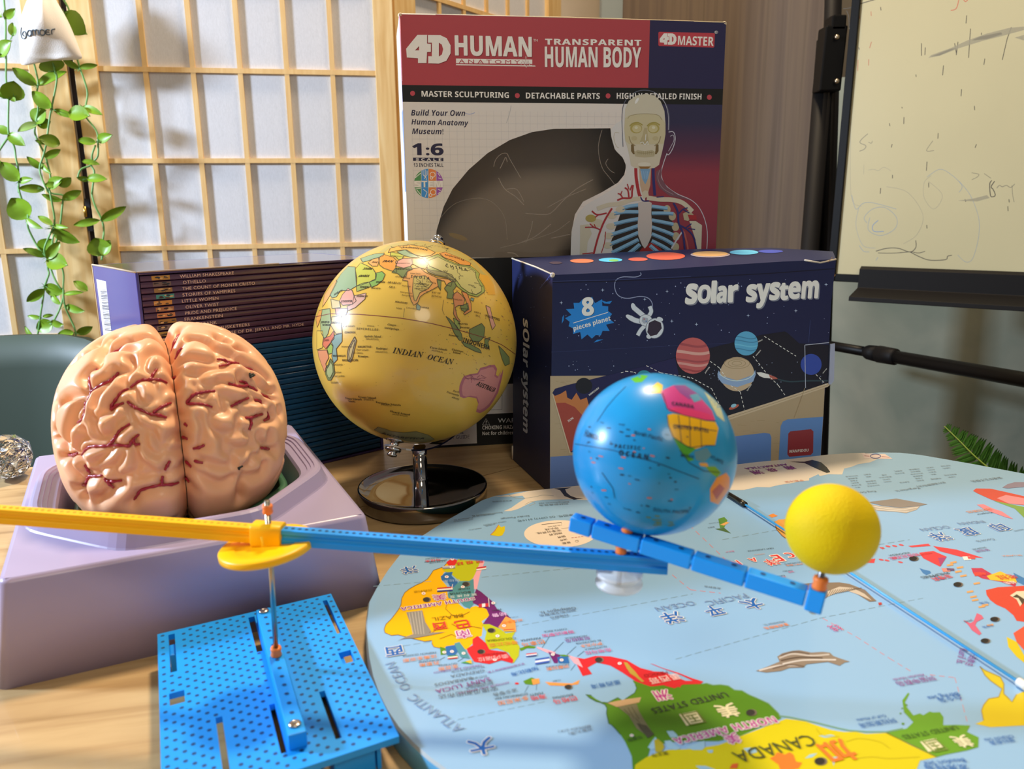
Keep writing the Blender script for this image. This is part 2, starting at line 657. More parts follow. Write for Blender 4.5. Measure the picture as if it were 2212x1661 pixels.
scr_p0 = atY(850, 300, 1.22)
yaw2 = math.radians(10)
P2 = Pl(scr_p0, (math.cos(yaw2), math.sin(yaw2), 0), (0, 0, 1))
rowv = [P2.uv(250, 147.5)[1], P2.uv(250, 348)[1], P2.uv(250, 538)[1]]
pitch = (rowv[0] - rowv[2]) / 2
TOPV = rowv[0] + 3.6 * pitch
BOTV = FLOOR - scr_p0[2]
scr = thing('folding_screen', (scr_p0[0], scr_p0[1], FLOOR), 'pine folding screen with white paper panes behind the vines and books', 'folding screen')
def panel(pl, ul, ur, fl, fr, bars, skip_left=False):
    """one leaf of the screen: stiles, rails, lattice, paper"""
    T = 0.020
    mb = MB()
    for a, b in ((ul, fl), (fr, ur)):
        mb.box(pl.w(a, BOTV), pl.ex * (b - a), pl.n * -T, pl.ey * (TOPV - BOTV), m_pine)
    for v in (BOTV, TOPV - 0.045):
        mb.box(pl.w(fl, v), pl.ex * (fr - fl), pl.n * -T, pl.ey * 0.045, m_pine)
    fo = mb.build('screen_panel', scr, bevel=0.0008)
    lw, h0, h1 = 0.0066, -0.0088, -0.0042
    mb = MB()
    for u in bars:
        mb.box(pl.w(u - lw / 2, BOTV + 0.045, h0), pl.ex * lw, pl.n * (h1 - h0), pl.ey * (TOPV - BOTV - 0.09), m_pine2)
    k = -12
    while k < 4:
        v = rowv[0] + k * pitch
        if BOTV + 0.05 < v < TOPV - 0.05:
            mb.box(pl.w(fl, v - lw / 2, h0), pl.ex * (fr - fl), pl.n * (h1 - h0 + 0.0003), pl.ey * lw, m_pine2)
        k += 1
    mb.build('lattice', fo)
    mb = MB()
    mb.box(pl.w(fl, BOTV + 0.02, -0.0090), pl.ex * (fr - fl), pl.n * 0.0008, pl.ey * (TOPV - BOTV - 0.04), m_paper)
    mb.build('paper', fo)
    return fo
u2 = lambda x: P2.uv(x, 0)[0]
b2 = [u2(x) for x in (296, 401, 505, 608, 709)]
panel(P2, u2(141), u2(847), u2(192), u2(804), b2)
hinge_l = P2.w(u2(125), 0)
yaw1 = math.radians(17)
P1 = Pl(hinge_l, (math.cos(yaw1), math.sin(yaw1), 0), (0, 0, 1))
cell = (b2[-1] - b2[0]) / 4
r1 = 0.0
f1 = -0.046
panel(P1, f1 - 6 * cell - 0.046, r1, f1 - 6 * cell, f1, [f1 - k * cell for k in range(1, 6)])
# dark strip in place of the shaded gap between the two leaves
mb = MB()
mb.box(P2.w(u2(125), BOTV, -0.016), P2.ex * (u2(141) - u2(125)), P2.n * 0.006, P2.ey * (TOPV - BOTV), m_dark)
mb.build('gap_shade_strip', scr)
mb = MB()
for zz in (P2.uv(190, 465)[1],):
    mb.box(P2.w(u2(128), zz - 0.022, -0.010), P2.ex * 0.006, P2.n * 0.010, P2.ey * 0.045, mat('hinge_black', '15131a', 0.5))
    mb.tube([P2.w(u2(127), zz + 0.012, 0.0015), P2.w(u2(127), zz - 0.002, 0.0015)], 0.0022, mat('brass', 'c9a04e', 0.3, 1.0))
mb.build('hinge', scr)
hr = P2.w(u2(853), 0, -0.012)
yaw3 = math.radians(56)
P3 = Pl(hr, (math.cos(yaw3), math.sin(yaw3), 0), (0, 0, 1))
w3 = 0.046 + 6 * cell
panel(P3, 0.0, w3 + 0.046, 0.046, w3, [0.046 + k * cell for k in range(1, 6)])

# ================================================================== wardrobe and cream strip
m_ward = grain('grey_brown_laminate', ['584b3f', '63554a', '6e5f50', '5c4f43'], 0.42, (60, 60, 0.9), scale=1.2, dist=0.3, bump=0.0)
wl, wr = atY(1345, 20, 1.66), atY(1785, 0, 1.52)
wr[2] = wl[2] = 0
ex = wr - wl
wd_ = thing('wardrobe', (wl[0], wl[1], FLOOR), 'tall grey-brown laminate wardrobe behind the largest box', 'wardrobe')
mb = MB()
dp = np.array([0.06, 0.40, 0])
mb.box(np.array([wl[0], wl[1], FLOOR + 0.06]), ex, dp, (0, 0, 2.1), m_ward)
mb.build('body', wd_, bevel=0.002)
mb = MB().box(np.array([wl[0] + 0.01, wl[1] + 0.03, FLOOR]), ex * 0.96, dp * 0.9, (0, 0, 0.06), mat('plinth_dark', '2c2622', 0.7))
mb.build('plinth', wd_)
MB().box(atY(1296, 300, 2.05) * [1, 1, 0] + [0, 0, FLOOR], (0.12, 0, 0), (0, 0.05, 0), (0, 0, 2.3), mat('pale_blue_door', 'b4c4cc', 0.5)).build('door_1', kind='structure')

# ================================================================== whiteboard on its stand
wb0 = atY(1806, 591, 1.15)
yw = math.radians(-37)
upv = atY(1817, 0, 1.178) - wb0
PW = Pl(wb0, (math.cos(yw), math.sin(yw), 0), upv - np.array([math.cos(yw), math.sin(yw), 0]) * (upv @ np.array([math.cos(yw), math.sin(yw), 0])))
m_board = mat('whiteboard_enamel', 'bdb48f', 0.28, spec=0.5, noise=0.03, nscale=6)
m_blk = mat('black_paint', '0a0909', 0.45, spec=0.2)
m_blk2 = mat('black_plastic', '100e0e', 0.6, spec=0.2)
st = thing('whiteboard_stand', (wb0[0] + 0.35, wb0[1] - 0.2, FLOOR), 'smudged cream whiteboard on a black stand with pen tray', 'whiteboard')
BW, BH = 0.70, 0.95
mb = MB().box(PW.w(0, 0, -0.012), PW.ex * BW, PW.n * 0.012, PW.ey * BH, m_board)
board = mb.build('board', st)
mb = MB()
ft = 0.011
mb.box(PW.w(-ft, -ft, -0.016), PW.ex * ft, PW.n * 0.02, PW.ey * (BH + 2 * ft), m_blk)
mb.box(PW.w(BW, -ft, -0.016), PW.ex * ft, PW.n * 0.02, PW.ey * (BH + 2 * ft), m_blk)
mb.box(PW.w(0, -ft, -0.016), PW.ex * BW, PW.n * 0.02, PW.ey * ft, m_blk)
mb.box(PW.w(0, BH, -0.016), PW.ex * BW, PW.n * 0.02, PW.ey * ft, m_blk)
mb.build('frame', st, bevel=0.001)
tu, tv = PW.uv(1862, 574)
tr_ = MB()
prof = [(0.004, tv), (0.012, tv - 0.004), (0.014, tv - 0.030), (0.055, tv - 0.040), (0.056, tv - 0.046), (0.004, tv - 0.044)]
tr_.loops([[PW.w(tu, v, h) for h, v in prof], [PW.w(BW * 0.95, v, h) for h, v in prof]], m_blk2, False, True, True)
tr_.build('pen_tray', st, bevel=0.0008)
# stand legs and brackets at the left of the board
lg = [atY(1800, 60, 1.19), atY(1786, 160, 1.19), atY(1742, 600, 1.19)]
mb = MB()
l0 = atY(1783, 120, 1.20)
l1 = atY(1748, 560, 1.20)
dl = (l1 - l0) / (l1[2] - l0[2])
mb.tube([l0 + dl * 0.02, l0 + dl * (FLOOR - l0[2])], 0.0135, m_blk2, 14)
mb.build('leg', st)
mb = MB()
l2 = atY(1799, 30, 1.205)
l3 = atY(1784, 560, 1.205)
dl2 = (l3 - l2) / (l3[2] - l2[2])
mb.tube([l2 + dl2 * 0.3, l2 + dl2 * (FLOOR - l2[2])], 0.0115, m_blk2, 14)
mb.build('leg', st)
br = MB()
c0 = atY(1792, 130, 1.185)
br.cbox(c0, (0.030, 0, 0), (0, 0.03, 0), (0.003, 0, 0.085), m_blk)
br.cbox(c0 + [0.004, 0, 0.046], (0.02, 0, 0), (0, 0.03, 0), (0, 0, 0.02), m_blk)
for zz in (81, 176):
    k = atY(1806, zz, 1.168)
    br.tube([k, k + [0, -0.006, 0]], 0.0035, mat('screw_steel', 'b8a890', 0.3, 1.0), 10)
br.build('bracket', st, bevel=0.002)
# telescopic cross bar
q0, q1 = atY(1792, 746, 1.16), atY(2212, 820, 0.86)
dq = (q1 - q0) / np.linalg.norm(q1 - q0)
mb = MB()
j = atY(1935, 771, 1.0517)
j = q0 + dq * ((j - q0) @ dq)
mb.tube([q0 - dq * 0.10, j], 0.0070, m_blk, 16)
mb.tube([j, q1 + dq * 0.35], 0.0088, m_blk, 16)
cb = mb.build('cross_bar', st)
mb = MB()
mb.tube([j - dq * 0.042, j - dq * 0.038, j - dq * 0.020], [0.0085, 0.0102, 0.0112], m_blk2, 18)
mb.tube([j - dq * 0.018, j + dq * 0.010, j + dq * 0.013], [0.0118, 0.0112, 0.009], m_blk2, 18)
mb.build('collar', cb)
# writing left on the board
D = Dec(PW).crop(1560, 0, 3.3221)
kb, kr, kg, kl = ink('4c463c'), ink('b05a44'), ink('9a9482'), ink('8b98a4')
ks = mat('smudge_grey', '8e8874', 0.4, alpha=0.75)
kp = mat('smudge_pale', 'aaa48c', 0.4, alpha=0.6)
D.line(smoothpts([(868, 62), (920, 55), (1000, 25), (1100, -5)]), 6, kb)
D.line(smoothpts([(892, 75), (908, 120), (912, 200)]), 5, kb)
D.line(smoothpts([(912, 200), (922, 700), (920, 1300), (940, 1450), (1000, 1480)]), 2, kg)
D.line(smoothpts([(1640, 75), (1680, 60), (1700, -10)]), 5, ink('c05a48'))
D.line(smoothpts([(1730, -8), (1745, 12), (1765, -5)]), 5, ink('c05a48'))
for a, b in (((983, 100), (988, 135)), ((1068, 82), (1070, 115)), ((1072, 300), (1058, 345)), ((975, 430), (972, 510)), ((1052, 425), (1050, 470))):
    D.line([a, b], 4, kr)
rs = random.Random(5)
for a, b in (((1137, 50), (1140, 75)), ((1755, 110), (1750, 168)), ((1782, 205), (1768, 415)), ((2075, 195), (2045, 280)), ((2045, 280), (2010, 430)), ((1668, 310), (1682, 390)), ((1692, 300), (1680, 395)), ((1588, 470), (1582, 540)), ((1718, 640), (1714, 690)), ((1810, 760), (1812, 790)), ((1305, 840), (1303, 890)), ((1200, 885), (1204, 905)), ((1550, 955), (1548, 995)), ((1470, 1160), (1466, 1225)), ((1222, 1255), (1222, 1280)), ((1482, 1310), (1482, 1345)), ((1885, 420), (1878, 465)), ((1390, 535), (1392, 552)), ((1430, 310), (1430, 400)), ((1458, 340), (1455, 395)), ((2050, 1480), (2052, 1515)), ((2058, 1430), (2060, 1452)), ((1290, 768), (1292, 778)), ((1742, 1430), (1748, 1448)), ((1138, 1350), (1134, 1390)), ((1860, 235), (1860, 250)), ((980, 340), (984, 356)), ((1825, 1035), (1815, 1060)), ((1220, 1035), (1214, 1058)), ((1468, 1615), (1470, 1640))):
    D.line([a, b], 5, kb)
D.poly([(1480, 415), (1500, 395), (1640, 345), (1760, 290), (1900, 240), (2060, 200), (2166, 190), (2166, 215), (2020, 255), (1880, 290), (1700, 345), (1560, 400)], kp)
D.poly([(1500, 405), (1640, 350), (1680, 345), (1560, 398)], ks, 2)
D.poly([(1790, 290), (1850, 262), (2000, 232), (2010, 245), (1900, 280)], ks, 2)
D.poly([(2100, 270), (2166, 250), (2166, 290)], kp)
D.line(smoothpts([(1045, 960), (1000, 1000), (990, 1025), (1030, 1045), (1020, 1070), (985, 1085)]), 5, ks)
D.line(smoothpts([(1050, 1020), (1070, 1028), (1078, 1012)]), 4, ks)
D.line(smoothpts([(1512, 1010), (1470, 1070), (1475, 1085), (1520, 1080)]), 4, ks)
D.line(smoothpts([(1018, 1180), (1015, 1250)]), 2, kg)
D.line(smoothpts([(1050, 1220), (1090, 1215), (1120, 1225), (1160, 1200), (1210, 1225)]), 2, kg)
D.line(smoothpts([(1500, 1260), (1450, 1310), (1450, 1420), (1520, 1500), (1580, 1400), (1480, 1300)]), 2, kg)
D.line(smoothpts([(1470, 1270), (1560, 1215), (1640, 1250), (1720, 1330), (1700, 1380)]), 2.5, kl)
D.line(smoothpts([(1700, 1300), (1780, 1400), (1840, 1560), (1840, 1700), (1800, 1850), (1750, 1880), (1690, 1830)]), 2.5, kl)
D.line(smoothpts([(930, 1400), (960, 1500), (1010, 1460), (1080, 1455), (1250, 1500)]), 3, kl)
D.line(smoothpts([(1040, 1600), (1020, 1560), (1080, 1500), (1170, 1490), (1250, 1560), (1240, 1640), (1140, 1690), (1050, 1650), (1060, 1560)], 8), 3, kl)
D.line(smoothpts([(1120, 1580), (1080, 1620), (1090, 1660), (1160, 1660)]), 5, ink('7f93ac'))
D.line(smoothpts([(980, 1490), (960, 1620), (1010, 1760), (1100, 1780)]), 2, kl)
D.line(smoothpts([(1180, 1340), (1330, 1380), (1440, 1540), (1400, 1680), (1300, 1750)]), 2, kg)
D.line(smoothpts([(1790, 1290), (1830, 1270), (1840, 1250), (1790, 1240)]), 4, ks)
D.line(smoothpts([(1880, 1245), (1930, 1280)]), 4, ks)
D.line(smoothpts([(1935, 1295), (1920, 1320), (1925, 1400), (1940, 1412), (1960, 1400), (1945, 1360), (1930, 1340), (1955, 1300)]), 6, kb)
D.line(smoothpts([(1970, 1350), (1990, 1330), (2010, 1340), (2040, 1330), (2070, 1345), (2100, 1320)]), 5, ks)
D.line(smoothpts([(2080, 1330), (2085, 1400), (2095, 1450)]), 4, ks)
D.poly([(1690, 1440), (1800, 1425), (1900, 1400), (1920, 1420), (1830, 1445)], kp)
D.build('pen_marks', board)
D = Dec(PW).crop(1640, 480, 3.194)
D.line(smoothpts([(805, 200), (880, 180), (960, 180), (1040, 205), (1080, 175), (1080, 125)]), 5, kb)
D.line(smoothpts([(820, 212), (930, 213), (1040, 205), (1100, 212), (1145, 200)]), 4, kb)
D.line(smoothpts([(1040, 205), (1110, 240), (1180, 262), (1285, 258), (1300, 235), (1330, 228)]), 5, kb)
D.line(smoothpts([(690, 160), (720, 200), (760, 205)]), 3, kl)
D.line(smoothpts([(805, 265), (820, 240)]), 3, kl)
D.build('pen_scribble', board)

# ================================================================== green chair behind the table
m_green = mat('green_grey_plastic', '3e4c43', 0.5, noise=0.03, nscale=10)
ch = thing('chair', (-0.62, 0.70, FLOOR), 'green-grey plastic chair with rounded back behind the clear ornament', 'chair')
ctop = [(x, atY(x, y, 0.86)) for x, y in ((-340, 772), (-250, 752), (-120, 741), (0, 737), (80, 737), (150, 742), (215, 757), (260, 785))]
lo = [np.array([p[0], 0.84 + 0.05 * math.sin((i) / 7 * math.pi), 0]) for i, (x, p) in enumerate(ctop)]
fr_ = []
for zf in (0.0, 0.35, 0.7, 0.9, 1.0):
    row = []
    for i, (x, p) in enumerate(ctop):
        z0 = -0.30
        row.append(np.array([p[0], 0.83 + 0.04 * math.sin(i / 7 * math.pi) + 0.03 * zf, z0 + (p[2] - z0) * zf]))
    fr_.append(row)
mb = MB()
for off in (0,):
    loops = []
    for row in fr_:
        loops.append(row + [q + [0, 0.010, 0] for q in row[::-1]])
    mb.loops(loops, m_green, True, True, True)
mb.build('backrest', ch)
mb = MB().box((-0.86, 0.50, -0.32), (0.46, 0, 0), (0, 0.40, 0), (0, 0, 0.02), m_green)
mb.build('seat', ch, bevel=0.008)
for x, y in ((-0.83, 0.54), (-0.43, 0.54), (-0.83, 0.86), (-0.43, 0.86)):
    MB().tube([(x, y, -0.32), (x * 1.02, y, FLOOR)], 0.012, m_dark).build('leg', ch)

# ================================================================== clear faceted ornament
m_cry = mat('clear_crystal', 'ffffff', 0.02, trans=1.0, ior=1.5)
cc = onz(5, 1062)
cr = thing('crystal_ornament', (cc[0], cc[1] + 0.02, 0), 'clear faceted crystal ornament at the left edge behind the lilac stand', 'ornament')
def facet(name, c, r, sub, seedv, sz=1.0):
    bm = bmesh.new()
    bmesh.ops.create_icosphere(bm, subdivisions=sub, radius=r)
    rg = random.Random(seedv)
    vs = [(v.co.x + c[0] + rg.uniform(-.06, .06) * r, v.co.y + c[1], v.co.z * sz + c[2]) for v in bm.verts]
    fs = [[v.index for v in f.verts] for f in bm.faces]
    bm.free()
    return MB().add(vs, fs, m_cry).build(name, cr)
b0 = atY(18, 1025, cc[1] + 0.03)
facet('body', (b0[0], cc[1] + 0.03, 0.0185), 0.020, 2, 1, 0.92)
h0 = atY(26, 1000, cc[1] + 0.035)
facet('head', (h0[0], cc[1] + 0.035, h0[2]), 0.0125, 2, 2)
e0 = atY(2, 988, cc[1] + 0.04)
facet('ear', (e0[0], cc[1] + 0.045, e0[2]), 0.009, 1, 3)

# ================================================================== fern frond at the right
m_fern = mat('fern_green', '3c7422', 0.45, noise=0.18, nscale=60)
m_fern2 = mat('fern_stem', '7d9a3a', 0.5)
FY = 0.80
fpts = [atY(x, y, FY - 0.02 * i) for i, (x, y) in enumerate(((2040, 921), (2070, 950), (2105, 985), (2150, 1022), (2200, 1052), (2270, 1085), (2340, 1130)))]
fpts.append(fpts[-1] + [0.03, -0.03, -0.10])
fpts.append(np.array([fpts[-1][0] + 0.03, fpts[-1][1] - 0.02, -0.30]))
fpts.append(np.array([fpts[-1][0] + 0.01, fpts[-1][1], -0.395]))
fn = thing('potted_fern', (fpts[-1][0], fpts[-1][1], FLOOR), 'green fern frond reaching in at the right edge behind the map board', 'plant')
sp = smoothpts(fpts, 10)
MB().tube(sp, [0.0006 + 0.0016 * i / len(sp) for i in range(len(sp))], m_fern2, 6).build('stem', fn)
def n_fix(d):
    q = np.array([0.2, -0.9, 0.5])
    q = q - d * (q @ d)
    return q / np.linalg.norm(q)
for i in range(1, 40):
    t = i / 40.0
    idx = 1 + t * 52
    a = sp[int(idx)]
    d = sp[int(idx) + 1] - sp[int(idx)]
    d /= np.linalg.norm(d)
    L = 0.0045 + 0.0175 * min(1, t * 2.4)
    for sgn in (1, -1):
        sd_ = np.cross(d, [0.25, 1.0, 0.35])
        sd_ /= np.linalg.norm(sd_)
        out = (sd_ * sgn * 0.93 - d * 0.30 + np.array([0, -0.15 * sgn, 0.12]))
        out /= np.linalg.norm(out)
        wv = (d + n_fix(d) * 0.6 * (1 if i % 2 else -0.4)) * min(L * 0.22, 0.0025)
        n_ = np.cross(out, d)
        vs = []
        for s_, w_ in ((0, 0.5), (0.22, 1.0), (0.55, 0.80), (0.85, 0.42), (1.0, 0.04)):
            c_ = a + out * L * s_ + n_ * L * (0.12 * s_ * s_)
            vs += [c_ + wv * w_, c_ + n_ * L * 0.04, c_ - wv * w_]
        fs = []
        for k in range(4):
            fs += [(3 * k, 3 * k + 3, 3 * k + 4, 3 * k + 1), (3 * k + 1, 3 * k + 4, 3 * k + 5, 3 * k + 2)]
        MB().add(vs, fs, m_fern, True).build('leaflet', fn)
pc = fpts[-1]
MB().lathe((pc[0], pc[1], FLOOR), [(0.0, 0.0), (0.075, 0.0), (0.10, 0.33), (0.104, 0.335), (0.098, 0.34), (0.09, 0.33), (0.0, 0.33)], mat('clay_pot', 'a8694a', 0.8)).build('pot', fn)
# ================================================================== trailing vines in front of the screen
m_leaf = mat('vine_leaf', '74981e', 0.42, noise=0.10, nscale=30)
m_leaf2 = mat('vine_leaf_pale', '94ae5a', 0.45)
m_stem = mat('vine_stem', '6fa05a', 0.5)
PV = Pl(P2.w(0, 0, 0.008), P2.ex, P2.ey)
def leaf_mesh(base, tip, wpx, px, h, bend, m, parent, tw):
    a, b = PV.at(base[0], base[1], h), PV.at(tip[0], tip[1], h + bend)
    L = np.linalg.norm(b - a)
    d = (b - a) / L
    W = wpx * px / 2
    sd = np.cross(PV.n, d)
    sd /= np.linalg.norm(sd)
    n = np.cross(d, sd)
    sd = sd * math.cos(tw) + n * math.sin(tw)
    n = np.cross(d, sd)
    prof = [(0, 0.06), (0.06, 0.42), (0.16, 0.74), (0.32, 0.97), (0.5, 1.0), (0.68, 0.86), (0.84, 0.56), (0.94, 0.26), (1.0, 0.02)]
    vs, fs = [], []
    for s_, w_ in prof:
        c = a + d * L * s_ + n * L * 0.10 * math.sin(s_ * math.pi)
        for k in (-1, -0.55, 0, 0.55, 1):
            vs.append(c + sd * W * w_ * k + n * W * 0.28 * (abs(k) ** 1.5 - (0.10 if k == 0 else 0)))
    for i in range(len(prof) - 1):
        for k in range(4):
            q = i * 5 + k
            fs.append((q, q + 5, q + 6, q + 1))
    nv = len(vs)
    up = vs
    mb = MB()
    mb.add(vs + [v - n * 0.0007 for v in vs], fs + [tuple(nv + i for i in f[::-1]) for f in fs], m, True)
    mb.build('leaf', parent)
def vine(label, stems, leaves, h0):
    allp = [PV.at(x, y, h0) for st_ in stems for x, y in st_]
    top = max(allp, key=lambda p: p[2])
    r = thing('trailing_vine', top, label, 'vine', 'trailing vines on the screen')
    mb = MB()
    for st_ in stems:
        mb.tube([PV.at(x, y, h0 + 0.002 * math.sin(i * 0.35)) for i, (x, y) in enumerate(smoothpts(st_, 6))], 0.0013, m_stem, 6)
    mb.build('stem', r)
    rg = random.Random(len(leaves))
    mb = MB()
    for i, lf in enumerate(leaves):
        base, tip, w = lf[:3]
        pale = len(lf) > 3
        leaf_mesh(base, tip, w, 0.00066, h0 + rg.uniform(-0.004, 0.006), rg.uniform(-0.006, 0.012), m_leaf2 if pale else m_leaf, r, rg.uniform(-0.5, 0.5))
        if i % 2 == 0:
            for k in range(4):
                a = rg.uniform(0, 6.28)
                e = (base[0] + 11 * math.cos(a), base[1] + 9 * math.sin(a))
                mb.tube([PV.at(base[0], base[1], h0), PV.at(e[0], e[1], h0 + 0.004)], [0.0006, 0.0002], m_stem, 5)
    mb.build('tendril', r)
A1 = (0, 0, 3.95)
A2 = (0, 400, 4.613)
def LV(k, l):
    return [tuple(K(*k, [e[0], e[1]])) + (e[2] / k[2],) + tuple(e[3:]) for e in l]
vine('vine at the far left, hanging left of the pouch down past the ornament',
     [K(*A1, [(80, -160), (85, 0), (90, 180), (95, 400), (105, 520), (95, 700), (120, 860), (125, 1150), (160, 1250), (180, 1350), (205, 1450), (200, 1640)]) +
      K(*A2, [(235, 20), (270, 130), (310, 230), (330, 330), (335, 420), (380, 540), (430, 620), (510, 700)]),
      K(*A1, [(120, 1180), (60, 1270), (0, 1335), (-60, 1390)])],
     LV(A1, [((85, 180), (-40, 115), 72), ((95, 180), (210, 115), 62), ((150, 330), (150, 215), 60), ((70, 500), (185, 385), 112), ((70, 505), (0, 475), 34), ((140, 868), (175, 708), 168), ((105, 855), (-10, 765), 52),
             ((125, 1150), (-10, 1095), 74), ((130, 1158), (287, 1258), 92), ((-20, 1385), (62, 1388), 76), ((215, 1545), (65, 1390), 128), ((205, 1555), (345, 1530), 54), ((160, 850), (190, 885), 40)]) +
     LV(A2, [((330, 325), (175, 125), 236), ((325, 332), (520, 425), 66)]), 0.017)
vine('second vine from the left, falling from under the white pouch',
     [K(*A1, [(300, 400), (320, 530), (350, 700), (345, 800), (360, 940), (330, 1060), (330, 1150), (410, 1310), (430, 1400), (460, 1530), (455, 1640)]) +
      K(*A2, [(655, 100), (660, 150), (640, 370), (600, 520), (560, 640), (525, 715), (505, 820), (520, 880), (500, 950), (470, 1020), (450, 1200), (440, 1300), (400, 1500)])],
     LV(A1, [((350, 738), (168, 602), 92), ((345, 738), (590, 622), 78), ((330, 1062), (420, 945), 150), ((340, 1070), (450, 1040), 90), ((355, 1062), (203, 1135), 66, 1), ((395, 1440), (275, 1340), 62), ((395, 1400), (500, 1490), 44)]) +
     LV(A2, [((660, 150), (465, 90), 64), ((660, 140), (838, 55), 84), ((480, 680), (570, 530), 180), ((500, 705), (305, 622), 72), ((480, 1020), (305, 1145), 92), ((480, 1000), (675, 1055), 132), ((540, 1080), (655, 1175), 66),
             ((440, 1312), (288, 1298), 46), ((450, 1302), (550, 1288), 40), ((570, 1365), (395, 1420), 142), ((390, 1530), (275, 1395), 46), ((380, 1540), (210, 1530), 40)]), 0.012)
vine('third vine from the left, crossing the dark gap between two screen panels',
     [K(*A1, [(500, 500), (520, 610), (535, 700), (490, 960), (460, 1200), (430, 1310), (395, 1450), (450, 1600), (470, 1650)]) +
      K(*A2, [(560, 60), (590, 200), (600, 370), (540, 530), (510, 640), (530, 720), (590, 880), (660, 1000), (690, 1040), (660, 1200), (600, 1330), (560, 1365)]),
      K(*A2, [(600, 480), (595, 610), (680, 830), (690, 1000), (710, 1180), (760, 1320), (810, 1440), (820, 1560), (830, 1640)])],
     LV(A1, [((520, 632), (478, 512), 186), ((500, 935), (348, 800), 112), ((505, 950), (695, 1012), 52), ((555, 1240), (405, 1188), 100), ((470, 1235), (380, 1212), 34), ((435, 1350), (562, 1282), 62), ((430, 1612), (235, 1610), 70),
             ((465, 1602), (612, 1525), 92), ((570, 1592), (660, 1518), 74)]) +
     LV(A2, [((520, 2), (655, -5), 54), ((600, 392), (448, 308), 64), ((598, 402), (775, 418), 46), ((570, 430), (832, 562), 124), ((540, 722), (665, 552), 92), ((540, 730), (755, 785), 172), ((700, 1070), (892, 1050), 46),
             ((712, 1182), (915, 1228), 84), ((940, 1035), (805, 938), 84), ((590, 1332), (718, 1352), 84), ((812, 1452), (960, 1392), 84), ((800, 1442), (648, 1462), 84)]), 0.023)
vine('rightmost vine, hanging over the pine stile above the book slipcase',
     [K(*A1, [(560, -120), (580, 0), (640, 130), (690, 420), (720, 560), (785, 780), (780, 910), (775, 1000), (860, 1120), (880, 1220), (882, 1340), (820, 1410), (850, 1480), (832, 1650)]) +
      K(*A2, [(972, 30), (970, 100), (1010, 220), (1060, 340), (1085, 460), (1080, 540), (1070, 640), (1062, 735)]),
      K(*A1, [(860, 1250), (835, 1330), (820, 1410), (740, 1450), (715, 1525)])],
     LV(A1, [((600, 150), (800, 330), 180), ((730, 600), (884, 580), 46), ((722, 602), (600, 528), 54), ((650, 990), (838, 1012), 130), ((755, 932), (935, 1002), 62), ((878, 1212), (1022, 1168), 78), ((876, 1228), (728, 1212), 62),
             ((750, 1385), (894, 1410), 46), ((800, 1530), (972, 1535), 72), ((800, 1532), (712, 1518), 46)]) +
     LV(A2, [((1050, 347), (1290, 210), 92), ((1050, 345), (805, 392), 72), ((1075, 690), (1010, 515), 212), ((1090, 690), (1150, 545), 130)]), 0.022)

# ================================================================== white drawstring pouch
m_cloth = mat('white_cotton', 'efe9e2', 0.85, spec=0.2, bump=0.25, bscale=900)
PP = Pl(P2.w(0, 0, 0.044), P2.ex, P2.ey)
po = thing('drawstring_pouch', PP.at(85, -40), 'small white cotton drawstring pouch hanging among the vines', 'pouch')
rows = [(-130, 285, 430), (-90, 250, 455), (-50, 268, 436), (-20, 245, 470), (20, 232, 490), (70, 212, 520), (130, 190, 556), (200, 172, 592), (270, 164, 622), (340, 162, 650), (400, 168, 672), (450, 172, 688), (490, 174, 702)]
NC = 28
front, back = [], []
for ri, (y, xl, xr) in enumerate(rows + [(530, 176, 712)]):
    rf, rb = [], []
    for k in range(NC + 1):
        t = k / NC
        x = xl + (xr - xl) * t
        yy = y
        last = ri == len(rows)
        if ri >= len(rows) - 3:
            f = (ri - len(rows) + 4) / 4
            bot = 582 * math.exp(-(t / 0.10) ** 2) + (1 - math.exp(-(t / 0.10) ** 2)) * (520 - 14 * math.sin(t * 3.1))
            yy = y + (bot - 530) * f
        e = math.sin(math.pi * min(1, max(0, t))) ** 0.55
        tv = (ri + 0.5) / (len(rows) + 1)
        th = (0.006 + 0.017 * math.sin(min(1, max(0, (y + 60) / 560)) * math.pi) ** 0.8) * e
        wr = 0.0022 * e * math.sin(t * 21 + 0.6) * max(0, 1 - (y + 130) / 420) + 0.0020 * e * math.sin(t * 9 + y * 0.011 + 1.0)
        p = (x / 3.95, yy / 3.95)
        rf.append(PP.at(p[0], p[1], th + wr))
        rb.append(PP.at(p[0], p[1], -th * 0.7))
    front.append(rf)
    back.append(rb)
mb = MB()
mb.loops([a + b[::-1] for a, b in zip(front, back)], m_cloth, True, True, True)
mb.build('bag', po, subsurf=1)
mb = MB()
def cordloop(y, xl, xr):
    return [PP.at((xl + (xr - xl) * t) / 3.95, (y + 12 * math.sin(t * math.pi)) / 3.95, 0.0105 * math.sin(math.pi * t) ** 0.5 + 0.001) for t in np.linspace(0, 1, 16)]
mb.tube(cordloop(-62, 262, 442), 0.0012, mat('cord_white', 'e8e0d4', 0.8), 6)
mb.tube([PP.at(108, -14, 0.004), PP.at(114, -40, 0.0), PP.at(112, -90, -0.01)], 0.0010, MATS['cord_white'], 6)
mb.build('cord', po)
class BagDec(Dec):
    pass
